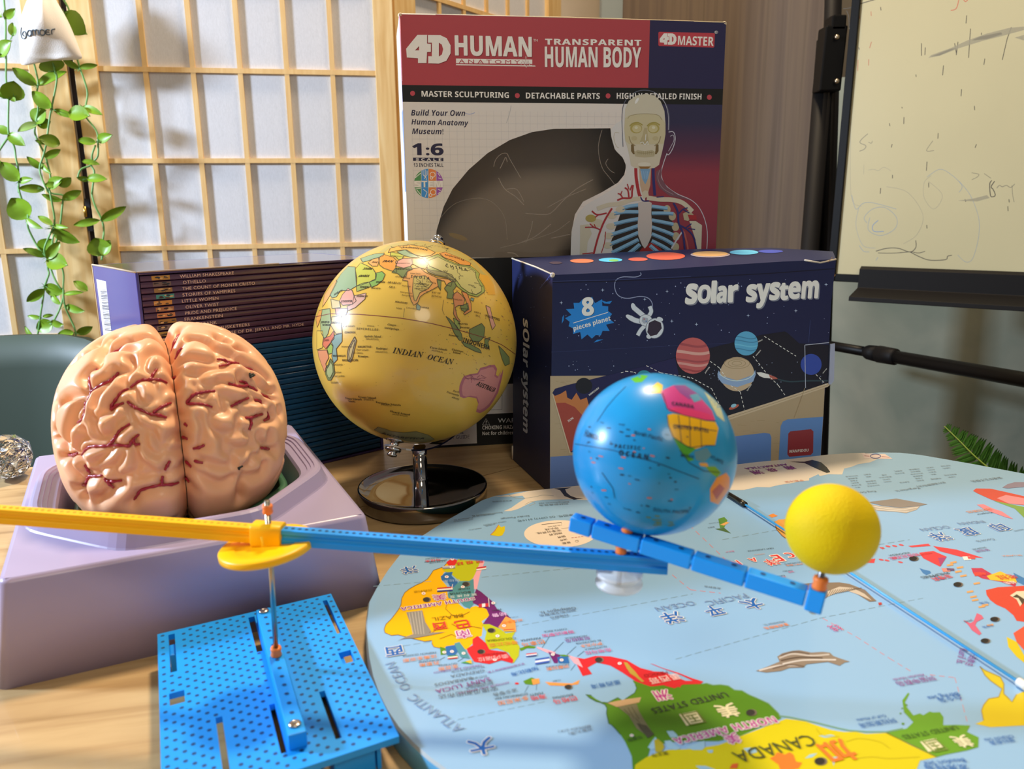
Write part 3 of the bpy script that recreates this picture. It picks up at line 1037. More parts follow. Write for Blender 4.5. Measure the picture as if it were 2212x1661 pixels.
# the printed name follows the bulging front: sample the cloth surface
def bag_h(x, y):
    ys = [r[0] for r in rows] + [530]
    i = max(0, min(len(ys) - 2, int(np.searchsorted(ys, y) - 1)))
    f = (y - ys[i]) / (ys[i + 1] - ys[i])
    def smp(j):
        xl, xr = (rows + [(530, 176, 712)])[j][1:]
        t = min(0.999, max(0, (x - xl) / (xr - xl))) * NC
        k = int(t)
        a, b = front[j][k], front[j][k + 1]
        return a + (b - a) * (t - k)
    p = smp(i) * (1 - f) + smp(i + 1) * f
    return (p - PP.o) @ PP.n
m_ink = ink('56616a', 0.7)
mb = MB()
def bagline(pts, r):
    pts = [(206 + (x - 183) * 0.97, y + 4) for x, y in pts]
    mb.tube([PP.at(x / 3.95, y / 3.95, bag_h(x, y) + 0.0006) for x, y in smoothpts(pts, 6)], r, m_ink, 6)
bagline([(190, 245), (183, 300), (196, 335), (225, 345), (246, 325), (240, 292), (215, 288), (205, 310), (222, 322)], 0.0007)
bagline([(300, 288), (282, 283), (264, 300), (266, 325), (285, 330), (302, 315), (302, 286), (303, 328)], 0.0007)
bagline([(318, 328), (316, 292), (322, 284), (336, 286), (342, 300), (343, 325)], 0.0007)
bagline([(343, 300), (350, 284), (364, 285), (370, 300), (371, 322)], 0.0007)
bagline([(400, 280), (384, 290), (384, 318), (402, 326), (418, 312), (417, 288), (400, 280)], 0.0007)
bagline([(458, 280), (438, 278), (428, 292), (430, 312), (446, 318), (462, 312)], 0.0007)
bagline([(432, 297), (455, 296)], 0.0006)
bagline([(474, 314), (472, 284), (480, 272), (500, 266)], 0.0007)
mb.build('printed_name', po)
# ================================================================== large carton with a window
def white_ref(h, wref, k=0.80):
    """observed print colour -> reflectance, given how white card looks under the same light"""
    out = ''
    for i in (0, 2, 4):
        l = lin(int(h[i:i + 2], 16)) / lin(int(wref[i:i + 2], 16)) * k
        l = max(0.0, min(0.95, l))
        s_ = 12.92 * l if l <= 0.0031308 else 1.055 * l ** (1 / 2.4) - 0.055
        out += '%02x' % int(round(s_ * 255))
    return out
HW = 'c4b9a6'
hk = lambda h, r=0.38: ink(white_ref(h, HW), r)
hO = np.array([-0.0861, 0.6799, 0.0])
hA = 0.1614
hX, hY = np.array([math.cos(hA), math.sin(hA), 0]), np.array([-math.sin(hA), math.cos(hA), 0])
hZ = np.array([0, 0, 1.0])
HWD, HH, HD = 0.2738, 0.36, 0.088
PH = Pl(hO, hX, hZ)
hb = thing('model_kit_carton', hO, 'tall red and navy carton reading HUMAN BODY with empty window and skeleton print', 'box')
m_card = ink(white_ref('c4b9a6', HW), 0.42)
m_inside = mat('carton_inside_grey', 'b8aca0', 0.7)
win = K(840, 20, 2.9105, [(285, 1562), (300, 1390), (345, 1240), (400, 1130), (500, 1010), (620, 905), (760, 822), (900, 772), (1040, 751), (1393, 748), (1398, 800), (1420, 880), (1470, 930), (1492, 985), (1480, 1040), (1440, 1090), (1340, 1150), (1220, 1210), (1170, 1290), (1148, 1400), (1143, 1562)])
winuv = [PH.uv(*p) for p in win]
mb = MB()
t = 0.0012
hc = lambda u, d, v: hO + hX * u + hY * d + hZ * v
mb.box(hc(0, 0.0003, 0), hX * t, hY * (HD - 0.0003), hZ * HH, m_card)
mb.box(hc(HWD - t, 0.0003, 0), hX * t, hY * (HD - 0.0003), hZ * HH, hk('201f38'))
mb.box(hc(t, HD - t, 0), hX * (HWD - 2 * t), hY * t, hZ * HH, m_card)
mb.box(hc(t, 0.0003, 0), hX * (HWD - 2 * t), hY * (HD - t - 0.0003), hZ * t, m_card)
mb.box(hc(t, 0.0003, HH - t), hX * (HWD - 2 * t), hY * (HD - t - 0.0003), hZ * t, hk('a44a48'))
Dh = Dec(PH)
Dh.mb = mb
Dh.polyuv([[(0, 0), (HWD, 0), (HWD, HH), (0, HH)], winuv], m_card, 0)
mb.build('carton', hb)
mb = MB()
mb.box(hc(t + 0.001, 0.050, t), hX * (HWD - 2 * t - 0.002), hY * 0.0008, hZ * (HH - 2 * t - 0.002), m_inside)
mb.build('inner_card', hb)
# clear film with creases
def film():
    m = bpy.data.materials.new('clear_film')
    m.use_nodes = True
    nt = m.node_tree
    nt.nodes.remove(nt.nodes['Principled BSDF'])
    tr = nt.nodes.new('ShaderNodeBsdfTransparent')
    tr.inputs[0].default_value = (0.92, 0.91, 0.89, 1)
    gl = nt.nodes.new('ShaderNodeBsdfGlossy')
    gl.inputs['Roughness'].default_value = 0.06
    fr = nt.nodes.new('ShaderNodeFresnel')
    fr.inputs[0].default_value = 1.5
    tc = nt.nodes.new('ShaderNodeTexCoord')
    n = nt.nodes.new('ShaderNodeTexNoise')
    n.inputs['Scale'].default_value = 18
    n.inputs['Detail'].default_value = 1
    nt.links.new(tc.outputs['Object'], n.inputs['Vector'])
    bp = nt.nodes.new('ShaderNodeBump')
    bp.inputs['Strength'].default_value = 0.5
    bp.inputs['Distance'].default_value = 0.004
    nt.links.new(n.outputs['Fac'], bp.inputs['Height'])
    nt.links.new(bp.outputs[0], gl.inputs['Normal'])
    mx = nt.nodes.new('ShaderNodeMixShader')
    nt.links.new(fr.outputs[0], mx.inputs[0])
    nt.links.new(tr.outputs[0], mx.inputs[1])
    nt.links.new(gl.outputs[0], mx.inputs[2])
    nt.links.new(mx.outputs[0], nt.nodes['Material Output'].inputs[0])
    return m
m_film = film()
D = Dec(PH)
D.polyuv([winuv], m_film, -18)
D.build('window_film', hb, 'clear film with creases over the window')
D = Dec(PH).crop(840, 20, 2.9105)
cre = mat('film_crease', 'b8aea4', 0.25, alpha=0.55)
for pts, w in ((((860, 1283), (960, 1290), (1020, 1280), (1100, 1200), (1180, 1130), (1285, 1070)), 5), (((830, 1465), (900, 1440), (960, 1400), (1020, 1350)), 5), (((745, 1530), (790, 1535), (815, 1555)), 6),
               (((905, 1330), (890, 1400), (860, 1470)), 4), (((700, 1500), (860, 1460), (1040, 1400), (1140, 1330)), 3), (((1000, 1245), (1120, 1180), (1240, 1130)), 4), (((1020, 1440), (1140, 1415)), 5),
               (((660, 990), (670, 950), (700, 915), (740, 905), (760, 940), (830, 1060)), 4), (((700, 1000), (720, 960), (735, 930), (745, 960)), 5), (((690, 1060), (730, 1130), (800, 1180), (850, 1230)), 5), (((740, 1130), (800, 1130), (830, 1170), (850, 1210)), 4),
               (((1340, 760), (1318, 870), (1340, 990), (1390, 1060), (1420, 1100)), 4), (((1380, 940), (1365, 970), (1390, 1010), (1420, 1030)), 4), (((310, 1330), (420, 1220), (600, 1190), (720, 1290), (745, 1450)), 2)):
    D.line(smoothpts(pts, 5), w, cre, -14)
D.ell((435, 1430), 62, 16, mat('film_glint', 'a08a5c', 0.3, alpha=0.6), -14, 0.30)  # tan ellipse paints a glint of light onto the film
D.build('film_crease', hb)

D = Dec(PH)
red, navy, black, whi = hk('9c3a3c'), hk('26233c'), hk('181715'), hk('d2c8b6')
rim = PH.uv(1404, 48)[0]
yb0, yb1 = PH.uv(1200, 187.5)[1], PH.uv(1200, 223)[1]
D.polyuv([[(0, yb0), (rim, yb0), (rim, HH), (0, HH)]], red)
D.polyuv([[(rim, yb0), (HWD, yb0), (HWD, HH), (rim, HH)]], navy)
D.polyuv([[(0, yb1), (HWD, yb1), (HWD, yb0), (0, yb0)]], black)
# navy to red printed gradient to the right of the figure
m_grad = bpy.data.materials.new('printed_gradient')
m_grad.use_nodes = True
nt = m_grad.node_tree
bb = nt.nodes['Principled BSDF']
bb.inputs['Roughness'].default_value = 0.38
tc = nt.nodes.new('ShaderNodeTexCoord')
sx = nt.nodes.new('ShaderNodeSeparateXYZ')
rp = nt.nodes.new('ShaderNodeValToRGB')
mr = nt.nodes.new('ShaderNodeMapRange')
mr.inputs[1].default_value, mr.inputs[2].default_value = PH.uv(1500, 375)[1], PH.uv(1500, 265)[1]
rp.color_ramp.elements[0].color = rgb(white_ref('7c2c34', HW))
rp.color_ramp.elements[1].color = rgb(white_ref('25233a', HW))
e_ = rp.color_ramp.elements.new(0.45)
e_.color = rgb(white_ref('4a2536', HW))
nt.links.new(tc.outputs['Object'], sx.inputs[0])
nt.links.new(sx.outputs[2], mr.inputs[0])
nt.links.new(mr.outputs[0], rp.inputs[0])
nt.links.new(rp.outputs[0], bb.inputs['Base Color'])
wb_v = PH.uv(1000, 557)[1]
gx0 = PH.uv(1392, 300)[0]
D.polyuv([[(gx0, wb_v), (HWD, wb_v), (HWD, yb1), (gx0, yb1)]], m_grad)
gv0, gv1 = PH.uv(1060, 831)[1], PH.uv(1060, 894)[1]
D.polyuv([[(0, gv0), (HWD, gv0), (HWD, wb_v - 0.0005), (0, wb_v - 0.0005)]], black)
D.polyuv([[(PH.uv(1029, 900)[0], 0), (HWD, 0), (HWD, gv1), (PH.uv(1029, 900)[0], gv1)]], black)
D.polyuv([[(0, 0), (PH.uv(1029, 900)[0], 0), (PH.uv(1029, 900)[0], 0.0022), (0, 0.0022)]], black)
# fine grid on the white card
gr_ = hk('aaa296')
def hbline(v, u0, u1):
    D.polyuv([[(u0, v), (u1, v), (u1, v + 0.00016), (u0, v + 0.00016)]], gr_)
def vline(u, v0, v1):
    D.polyuv([[(u, v0), (u + 0.00016, v0), (u + 0.00016, v1), (u, v1)]], gr_)
from mathutils.geometry import intersect_point_tri_2d
def wtop(u):
    """top edge of the window above u (None outside)"""
    best = None
    for a, b in zip(winuv, winuv[1:] + winuv[:1]):
        if (a[0] - u) * (b[0] - u) < 0:
            v = a[1] + (b[1] - a[1]) * (u - a[0]) / (b[0] - a[0])
            best = v if best is None else max(best, v)
    return best
def wleft(v):
    xs = [a[0] + (b[0] - a[0]) * (v - a[1]) / (b[1] - a[1]) for a, b in zip(winuv, winuv[1:] + winuv[:1]) if (a[1] - v) * (b[1] - v) < 0]
    return (min(xs), max(xs)) if xs else None
g0 = PH.uv(872, 250)[0]
u = g0
vt = PH.uv(1100, 240)[1]
while u < gx0:
    w_ = wtop(u)
    vline(u, max(w_ + 0.001 if w_ else wb_v, wb_v), vt)
    u += 0.00615
v = vt - 0.004
while v > wb_v:
    w_ = wleft(v)
    if w_:
        hbline(v, 0.006, w_[0] - 0.0008)
        if w_[1] < gx0:
            hbline(v, w_[1] + 0.0008, gx0)
    else:
        hbline(v, 0.006, gx0)
    v -= 0.00615
D.build('front_print', hb, 'red, navy and black printed panels with a fine grid')

D = Dec(PH).crop(860, 20, 3.0722)
sh = hk('6e2226')
logo4 = [(128, 170), (192, 170), (192, 228), (217, 230), (217, 283), (192, 284), (188, 357), (132, 357), (132, 326), (58, 320), (53, 262)]
hole4 = [(112, 273), (139, 244), (139, 273)]
logoD = [(198, 171), (280, 172), (322, 192), (348, 240), (348, 292), (320, 342), (270, 361), (200, 359), (200, 312), (224, 312), (224, 222), (198, 222)]
holeD = [(270, 222), (290, 235), (299, 265), (291, 300), (270, 314)]
off = lambda P, d=4: [(x + d, y + d) for x, y in P]
D.poly(off(logo4), sh, 2, [off(hole4)])
D.poly(off(logoD), sh, 2, [off(holeD)])
D.poly(logo4, whi, 3, [hole4])
D.poly(logoD, whi, 3, [holeD])
D.text('HUMAN', (384, 308), (889, 317), sh, 'b', h=128, off=0.035, lvl=2)
D.text('HUMAN', (380, 304), (885, 313), whi, 'b', h=126, off=0.03, lvl=3)
D.text('TM', (897, 214), (926, 215), whi, '', h=16, lvl=3)
D.poly([(384, 327), (890, 334), (890, 363), (384, 358)], whi, 3)
D.text('A N A T O M Y', (402, 358), (808, 364), red, '', h=26, lvl=4)
D.poly([(384, 364), (910, 374), (912, 380), (384, 372)], whi, 3)
D.line([(815, 366), (828, 340), (838, 372), (848, 310), (850, 388), (862, 338), (872, 372), (888, 372)], 5, whi, 5)
D.line([(815, 362), (828, 338), (838, 368), (846, 320), (852, 380), (862, 340), (870, 366)], 2.5, red, 6)
D.text('TRANSPARENT', (977, 234), (1612, 241), whi, 'b', h=37, off=0.03, lvl=3, space=1.12)
D.text('HUMAN BODY', (978, 385), (1614, 388), sh, 'b', h=131, off=0.02, lvl=2)
D.text('HUMAN BODY', (975, 382), (1610, 385), whi, 'b', h=130, off=0.018, lvl=3)
D.poly([(1732, 150), (2096, 158), (2102, 164), (2098, 248), (2092, 254), (1732, 244), (1727, 238), (1727, 156)], hk('a8383c'), 2)
for P, h_ in ((logo4, hole4), (logoD, holeD)):
    f = lambda Q: [(1735 + (x - 53) * 0.378, 160 + (y - 170) * 0.40) for x, y in Q]
    D.poly(f(P), whi, 3, [f(h_)])
D.text('MASTER', (1856, 236), (2092, 243), whi, 'b', h=58, off=0.006, lvl=3)
D.text('®', (2098, 163), (2122, 163), whi, '', h=20, lvl=3)
dot = hk('a83e42')
for x, y in ((96, 558), (791, 573), (1393, 575), (2065, 584)):
    D.ell((x, y), 16, 17, dot, 2)
D.text('MASTER SCULPTURING', (156, 579), (735, 589), whi, 'b', h=37, lvl=3)
D.text('DETACHABLE PARTS', (848, 592), (1338, 595), whi, 'b', h=38, lvl=3)
D.text('HIGHLY DETAILED FINISH', (1450, 594), (2012, 599), whi, 'b', h=38, lvl=3)
D.build('title_lettering', hb, 'white lettering on the red and black panels')

D = Dec(PH).crop(840, 20, 2.9105)
dk = hk('2a2636')
D.text('Build Your Own', (140, 668), (480, 671), dk, 'bi', lvl=2)
D.text('Human Anatomy', (142, 724), (500, 732), dk, 'bi', lvl=2)
D.text('Museum!', (146, 784), (343, 786), dk, 'bi', lvl=2)
D.build('slogan_print', hb, 'dark slanted slogan lettering')
D = Dec(PH).crop(840, 20, 2.9105)
D.text('1:6', (150, 915), (342, 917), dk, 'b', h=70, off=0.03, lvl=2)
D.poly([(152, 933), (343, 935), (343, 955), (152, 953)], dk, 2)
D.text('S C A L E', (170, 951), (330, 952), whi, 'b', h=14, lvl=3)
D.text('13 INCHES TALL', (156, 990), (343, 991), dk, 'b', h=22, lvl=2)
D.line(smoothpts([(480, 655), (510, 660), (540, 650)]), 4, hk('8f93a6'), 2)
D.line(smoothpts([(768, 605), (760, 650), (740, 715)]), 3, hk('9a968e'), 2)
D.build('scale_print', hb, 'dark scale lettering')
D = Dec(PH).crop(840, 20, 2.9105)
c_, R_ = (250, 1095), 92
qs = {'green': '4c8048', 'blue': '3f7fae', 'orange': 'c8743a', 'purple': '8c4c8c'}
import itertools
def seg(x0, x1, y0, y1, col):
    P = []
    for i in range(64):
        a = 2 * math.pi * i / 64
        P.append((min(x1, max(x0, c_[0] + R_ * math.cos(a))), min(y1, max(y0, c_[1] + R_ * math.sin(a)))))
    Q = [P[0]]
    for p in P[1:]:
        if math.hypot(p[0] - Q[-1][0], p[1] - Q[-1][1]) > 0.5:
            Q.append(p)
    D.poly(Q, hk(col), 2)
for (x0, x1), col in (((158, 202), qs['green']), ((205, 247), qs['blue']), ((250, 296), qs['orange']), ((299, 342), qs['purple'])):
    seg(x0, x1, 1003, 1078, col)
    seg(x0, x1, 1120, 1187, col)
D.poly([(205, 1079), (247, 1079), (247, 1119), (205, 1119)], hk('3f7fae'), 2)
D.text('S', (160, 1118), (200, 1118), whi, 'b', h=38, lvl=4)
D.text('TEM', (206, 1118), (338, 1118), whi, 'b', h=38, lvl=4)
for x, y, r_ in ((275, 1040, 16), (268, 1060, 8), (278, 1150, 17), (262, 1168, 9)):
    D.line([(x + r_ * math.cos(a), y + r_ * math.sin(a)) for a in np.linspace(0, 6.28, 16)], 4, whi, 3)
for P in ([(215, 1010), (215, 1040), (235, 1060), (235, 1075)], [(228, 1008), (228, 1050)], [(240, 1015), (240, 1040), (222, 1066)], [(215, 1130), (240, 1150), (228, 1180)], [(165, 1060), (200, 1030)], [(175, 1135), (200, 1165)], [(165, 1130), (200, 1125)], [(308, 1030), (322, 1050)], [(310, 1060), (330, 1066)], [(308, 1130), (325, 1140)], [(308, 1160), (320, 1150)]):
    D.line(P, 4, whi, 3)
D.build('round_badge', hb, 'round four-colour badge')
D = Dec(PH).crop(660, 780, 3.7759)
D.text('& ', (1262, 592), (1290, 592), dk, 's', h=22, lvl=2)
D.text('ASSEMBLY GUIDE', (1030, 642), (1338, 630), dk, 's', h=28, lvl=2)
D.text('WARNING', (1568, 502), (1870, 497), whi, '', h=36, lvl=2)
D.line([(1443, 520), (1472, 468), (1502, 518), (1443, 520)], 3, whi, 2)
D.text('!', (1469, 514), (1476, 514), whi, 'b', h=30, lvl=2)
D.text('CHOKING HAZARD - Small parts', (1442, 558), (1970, 545), whi, 'b', h=30, lvl=2)
D.text('Not for children under 3 years', (1442, 604), (1935, 590), whi, 'b', h=28, lvl=2)
D.line([(1500, 398), (1603, 394), (1603, 260)], 3, dk, 2)
D.build('warning_print', hb, 'warning and guide lettering at the foot')

# skeleton figure printed beside the window
hk = lambda h, r=0.38: ink(white_ref(h, HW, 0.70), r)
D = Dec(PH).crop(1212, 180, 4.372)
bone, bone2, boned, white_, cart, cartd, rd, bl, cav, out = hk('bdb394'), hk('a89c78'), hk('8a7a52'), hk('c8c2b2'), hk('7fa8b8'), hk('4d7488'), hk('9c2e30'), hk('2f2d5c'), hk('2c2622'), hk('b8b4b0')
body = [(90, 1640), (95, 1450), (120, 1320), (165, 1220), (230, 1150), (370, 1070), (500, 990), (575, 930), (612, 850), (610, 760), (580, 700), (520, 640), (488, 560), (470, 440), (520, 380), (585, 340), (585, 270), (592, 200), (650, 205), (700, 205), (792, 205), (792, 1640)]
D.poly(body, white_, 2)
D.line(smoothpts([(585, 600), (575, 300), (610, 160), (700, 85), (790, 65), (890, 90), (980, 180), (1020, 300), (1020, 450)]), 7, hk('585a62'), 3)
D.line(smoothpts([(880, 85), (970, 170), (1010, 290), (1012, 440)]), 4, out, 4)
D.line(smoothpts([(1015, 460), (1060, 460), (1078, 520), (1060, 600), (1020, 670), (995, 668)]), 7, out, 3)
D.line(smoothpts([(1030, 500), (1060, 490), (1065, 540), (1035, 600), (1015, 640)]), 4, out, 3)
D.line(smoothpts([(550, 470), (510, 465), (498, 520), (520, 590), (545, 610)]), 4, bone2, 3)
D.line(smoothpts([(1000, 660), (965, 760), (945, 860), (985, 960), (1090, 1040), (1240, 1110), (1330, 1220), (1380, 1400), (1370, 1640)]), 7, out, 3)
D.poly([(900, 830), (950, 800), (945, 890), (1000, 980), (1100, 1050), (1230, 1110), (1150, 1090), (1020, 1060), (930, 990), (890, 900)], hk('6d4a4e'), 3)
D.line(smoothpts([(930, 820), (915, 900), (960, 990), (1060, 1050)]), 5, hk('8f7a76'), 4)
# neck
D.poly([(735, 800), (850, 800), (842, 960), (815, 1060), (770, 1060), (745, 960)], hk('b59a78'), 3)
D.poly([(745, 808), (842, 808), (820, 900), (795, 955), (765, 900)], hk('6f93a8'), 4)
for x in (760, 780, 800, 815):
    D.line([(x, 830), (x + 5, 900)], 4, hk('8fb0be'), 5)
D.poly([(765, 1030), (790, 1010), (820, 1015), (828, 1070), (770, 1090)], bone, 4)
D.line(smoothpts([(705, 800), (710, 900), (735, 1040), (752, 1070)]), 30, rd, 4)
D.line(smoothpts([(870, 800), (872, 900), (885, 1060)]), 26, bl, 4)
# skull
skull = [(600, 330), (605, 240), (640, 165), (710, 115), (800, 100), (880, 115), (940, 170), (975, 260), (985, 380), (985, 480), (970, 570), (955, 640), (935, 720), (925, 770), (880, 800), (790, 806), (700, 800), (660, 775), (648, 700), (630, 620), (605, 540), (596, 430)]
D.poly(skull, bone, 5)
D.poly([(605, 330), (640, 305), (700, 292), (800, 290), (900, 295), (945, 320), (985, 380), (985, 480), (968, 570), (920, 575), (640, 575), (608, 540), (596, 430)], hk('b8ac82'), 6)
D.line(smoothpts([(630, 335), (650, 308), (720, 292), (800, 288), (890, 294), (930, 312), (948, 345)]), 4, boned, 7)
D.ell((715, 165), 12, 32, hk('d6d0c0'), 7, 0.5)
for cx in (708, 872):
    D.ell((cx, 425), 56, 48, hk('a3924c'), 7)
    D.ell((cx + (6 if cx < 800 else -4), 428), 44, 36, hk('b9ac78'), 8)
    D.ell((cx, 418), 16, 13, hk('c9c09a'), 9)
    D.line(smoothpts([(cx - 62, 405), (cx - 30, 378), (cx + 20, 372), (cx + 60, 395)]), 10, hk('98883f'), 9)
D.poly([(785, 420), (810, 420), (820, 500), (830, 560), (800, 580), (765, 575), (742, 555), (768, 490)], hk('a89a6e'), 7)
D.line(smoothpts([(745, 565), (770, 555), (790, 580), (815, 550), (820, 580)]), 6, hk('d4d0c4'), 9)
D.line(smoothpts([(800, 480), (795, 540)]), 6, hk('d4d0c4'), 9)
for s_ in (1, -1):
    X = lambda x: 790 + s_ * (x - 790)
    D.poly([(X(660), 580), (X(685), 570), (X(690), 640), (X(705), 670), (X(680), 670), (X(660), 640)], hk('6e5a34'), 7)
    D.line(smoothpts([(X(640), 500), (X(660), 560), (X(700), 590)]), 8, boned, 7)
    D.ell((X(690), 520), 28, 22, hk('b0a274'), 7)
D.poly([(690, 650), (720, 630), (790, 640), (860, 630), (890, 650), (880, 690), (790, 700), (700, 690)], hk('a99d76'), 7)
D.line([(720, 655), (790, 660), (865, 652)], 5, hk('86784e'), 8)
for x in range(725, 870, 18):
    D.line([(x, 640), (x, 675)], 3, hk('8f8258'), 8)
D.ell((785, 765), 60, 20, hk('c8c0a4'), 7)
D.poly([(730, 785), (850, 785), (820, 806), (750, 806)], hk('85602e'), 7)
# rib cage
cav_p = [(600, 1170), (730, 1150), (860, 1150), (980, 1160), (1040, 1250), (1060, 1380), (1060, 1520), (1000, 1640), (500, 1640), (470, 1500), (520, 1350), (560, 1230)]
D.poly(cav_p, cav, 3)
D.poly([(760, 1560), (850, 1500), (940, 1560), (1000, 1640), (700, 1640)], hk('8c2a26'), 4)
ribsL = [[(730, 1150), (650, 1160), (580, 1180)], [(730, 1215), (600, 1215), (500, 1230)], [(730, 1280), (620, 1300), (500, 1330)], [(730, 1345), (610, 1385), (470, 1430)], [(730, 1410), (610, 1460), (460, 1520)], [(730, 1475), (620, 1530), (480, 1600)], [(745, 1520), (660, 1590), (560, 1660)]]
for i, P in enumerate(ribsL):
    D.line(smoothpts(P), 36, cart, 5)
    D.line(smoothpts([(x, y + 13) for x, y in P]), 8, cartd, 6)
    R = [(1585 - x, y + 12) for x, y in P]
    R[2] = (min(1060, R[2][0]), R[2][1] - 10)
    D.line(smoothpts(R), 34, cart, 5)
    D.line(smoothpts([(x, y + 12) for x, y in R]), 8, cartd, 6)
for i, (x, y) in enumerate(((560, 1180), (480, 1240), (470, 1340), (450, 1430), (440, 1520))):
    D.ell((x, y + 10), 45, 30, bone, 6)
for i, (x, y) in enumerate(((1000, 1185), (1050, 1250), (1080, 1350), (1085, 1440), (1080, 1540))):
    D.ell((x, y + 5), 34, 40, bone2, 5)
D.poly([(725, 1130), (750, 1118), (835, 1118), (855, 1130), (850, 1230), (858, 1330), (850, 1450), (815, 1530), (790, 1560), (765, 1530), (728, 1440), (722, 1330), (730, 1230)], hk('b5ac9c'), 8)
# clavicles, shoulders, arms
D.line(smoothpts([(750, 1085), (660, 1100), (560, 1135), (440, 1150), (340, 1185)]), 40, bone, 7)
D.line(smoothpts([(810, 1080), (920, 1095), (1050, 1100), (1150, 1130), (1240, 1210)]), 42, bone, 7)
D.ell((280, 1275), 50, 36, hk('a3924c'), 6)
D.ell((340, 1320), 60, 40, bone, 5)
D.poly([(180, 1340), (260, 1330), (290, 1420), (250, 1500), (240, 1640), (175, 1640), (180, 1480)], bone, 5)
D.poly([(1210, 1300), (1270, 1300), (1330, 1340), (1325, 1500), (1320, 1640), (1270, 1640), (1270, 1480)], bone, 5)
D.poly([(1150, 1230), (1210, 1200), (1250, 1240), (1200, 1300), (1160, 1290)], bone2, 6)
D.poly([(1195, 1240), (1275, 1245), (1280, 1290), (1210, 1285)], rd, 7)
# vessels
for P, w in (([(530, 1105), (580, 1085), (660, 1080), (670, 1020), (680, 960)], 16), ([(640, 1075), (630, 1010), (600, 985)], 14), ([(640, 1000), (625, 950)], 10), ([(650, 1010), (670, 960)], 12), ([(580, 1080), (560, 1050), (535, 1040)], 12), ([(560, 1060), (575, 1015)], 9),
             ([(480, 1180), (430, 1260), (390, 1340), (350, 1450), (320, 1560), (300, 1640)], 18), ([(430, 1225), (340, 1240), (290, 1205)], 14), ([(350, 1245), (320, 1265)], 10), ([(375, 1385), (310, 1360), (225, 1360)], 12), ([(310, 1360), (270, 1325)], 10), ([(325, 1362), (312, 1330)], 9), ([(420, 1400), (410, 1500), (380, 1600)], 8), ([(200, 1610), (300, 1600)], 10)):
    D.line(smoothpts(P, 5), w, rd, 9)
for P, w in (([(750, 1075), (775, 1110), (830, 1110)], 12), ([(900, 1075), (970, 1070)], 10), ([(1060, 1130), (1100, 1210), (1110, 1320), (1150, 1420), (1170, 1600)], 18), ([(1110, 1230), (1150, 1190), (1195, 1175)], 12), ([(1150, 1190), (1210, 1225)], 10), ([(1120, 1340), (1190, 1380), (1250, 1450), (1280, 1580)], 14), ([(1170, 1370), (1230, 1325)], 11), ([(1200, 1370), (1265, 1380)], 10)):
    D.line(smoothpts(P, 5), w, bl, 9)
D.line(smoothpts([(1150, 1390), (1090, 1480), (1040, 1560)]), 14, out, 8)
D.line(smoothpts([(1160, 1400), (1190, 1520), (1200, 1600)]), 16, hk('a8564a'), 8)
D.build('skeleton_print', hb, 'printed skeleton bust with blue ribs and red and blue vessels')
hk = lambda h, r=0.38: ink(white_ref(h, HW), r)
# printing on the narrow left side
PS = Pl(hO, -hY, hZ)
D = Dec(PS)
s2 = lambda a, b: (-HD + HD * a, HH * b)
D.polyuv([[s2(0.55, 0.80), s2(1, 0.80), s2(1, 0.995), s2(0.55, 0.995)]], hk('b8a8c4'), 1)
D.polyuv([[s2(0.7, 0.62), s2(1.0, 0.62), s2(1.0, 0.80), s2(0.7, 0.80)]], hk('6a7f9c'), 1)
D.polyuv([[s2(0.60, 0.70), s2(0.82, 0.655), s2(0.88, 0.71), s2(0.75, 0.76)]], hk('d8d4bc'), 2)
D.polyuv([[s2(0.35, 0.33), s2(0.80, 0.33), s2(0.80, 0.50), s2(0.35, 0.50)]], hk('b04850'), 1)
D.build('side_print', hb)
# rubbed white corners
mb = MB()
for u in (0.001, HWD - 0.001):
    mb.sphere(hc(u, 0.0015, HH - 0.001), 0.0022, mat('raw_card', 'd8c8a8', 0.9), 10, 6, (1, 0.8, 0.9))
mb.tube([hc(0.002, 0.0004, HH - 0.0002), hc(HWD * 0.5, 0.0008, HH + 0.0004), hc(HWD - 0.002, 0.0004, HH - 0.0002)], 0.0006, MATS['raw_card'], 6)
mb.tube([hc(0.0004, 0.0004, HH - 0.002), hc(0.0004, 0.0004, HH * 0.86)], 0.0006, hk('d08888'), 6)
mb.tube([hc(HWD - 0.0004, 0.0004, HH - 0.002), hc(HWD - 0.0002, 0.0004, 0.25)], 0.0004, MATS['raw_card'], 6)
mb.build('worn_edge', hb)

# ================================================================== slipcase full of thin books
bO = np.array([-0.2588, 0.5531, 0.0])
bA = 0.7214
bX, bY = np.array([math.cos(bA), math.sin(bA), 0]), np.array([-math.sin(bA), math.cos(bA), 0])
BWD, BHT, BDP = 0.192, 0.1691, 0.107
PB = Pl(bO, bX, hZ)
bc = lambda u, d, v: bO + bX * u + bY * d + hZ * v
sl = thing('book_slipcase', bO, 'violet cardboard slipcase with barcode sticker, filled with flat-lying thin books', 'slipcase')
m_vio = mat('slipcase_violet', '403f90', 0.28, coat=0.3)
m_vtop = mat('slipcase_top', '3c2f5c', 0.12, coat=0.8)
t = 0.0022
mb = MB()
mb.box(bc(0, 0, 0), bX * t, bY * BDP, hZ * BHT, m_vio)
mb.box(bc(BWD - t, 0, 0), bX * t, bY * BDP, hZ * BHT, m_vio)
mb.box(bc(t, BDP - t, 0), bX * (BWD - 2 * t), bY * t, hZ * BHT, m_vio)
mb.box(bc(t, 0, 0), bX * (BWD - 2 * t), bY * (BDP - t), hZ * t, m_vtop)
mb.box(bc(t, 0, BHT - t), bX * (BWD - 2 * t), bY * (BDP - t), hZ * t, m_vtop)
mb.build('case', sl, bevel=0.0006)
PBL = Pl(bO, -bY, hZ)
D = Dec(PBL).crop(0, 400, 4.613)
D.poly([(960, 935), (1055, 958), (1112, 1470), (1130, 1640), (1050, 1640), (1030, 1480)], ink('e6e6f0'), 1)
kx = ink('2a2a36')
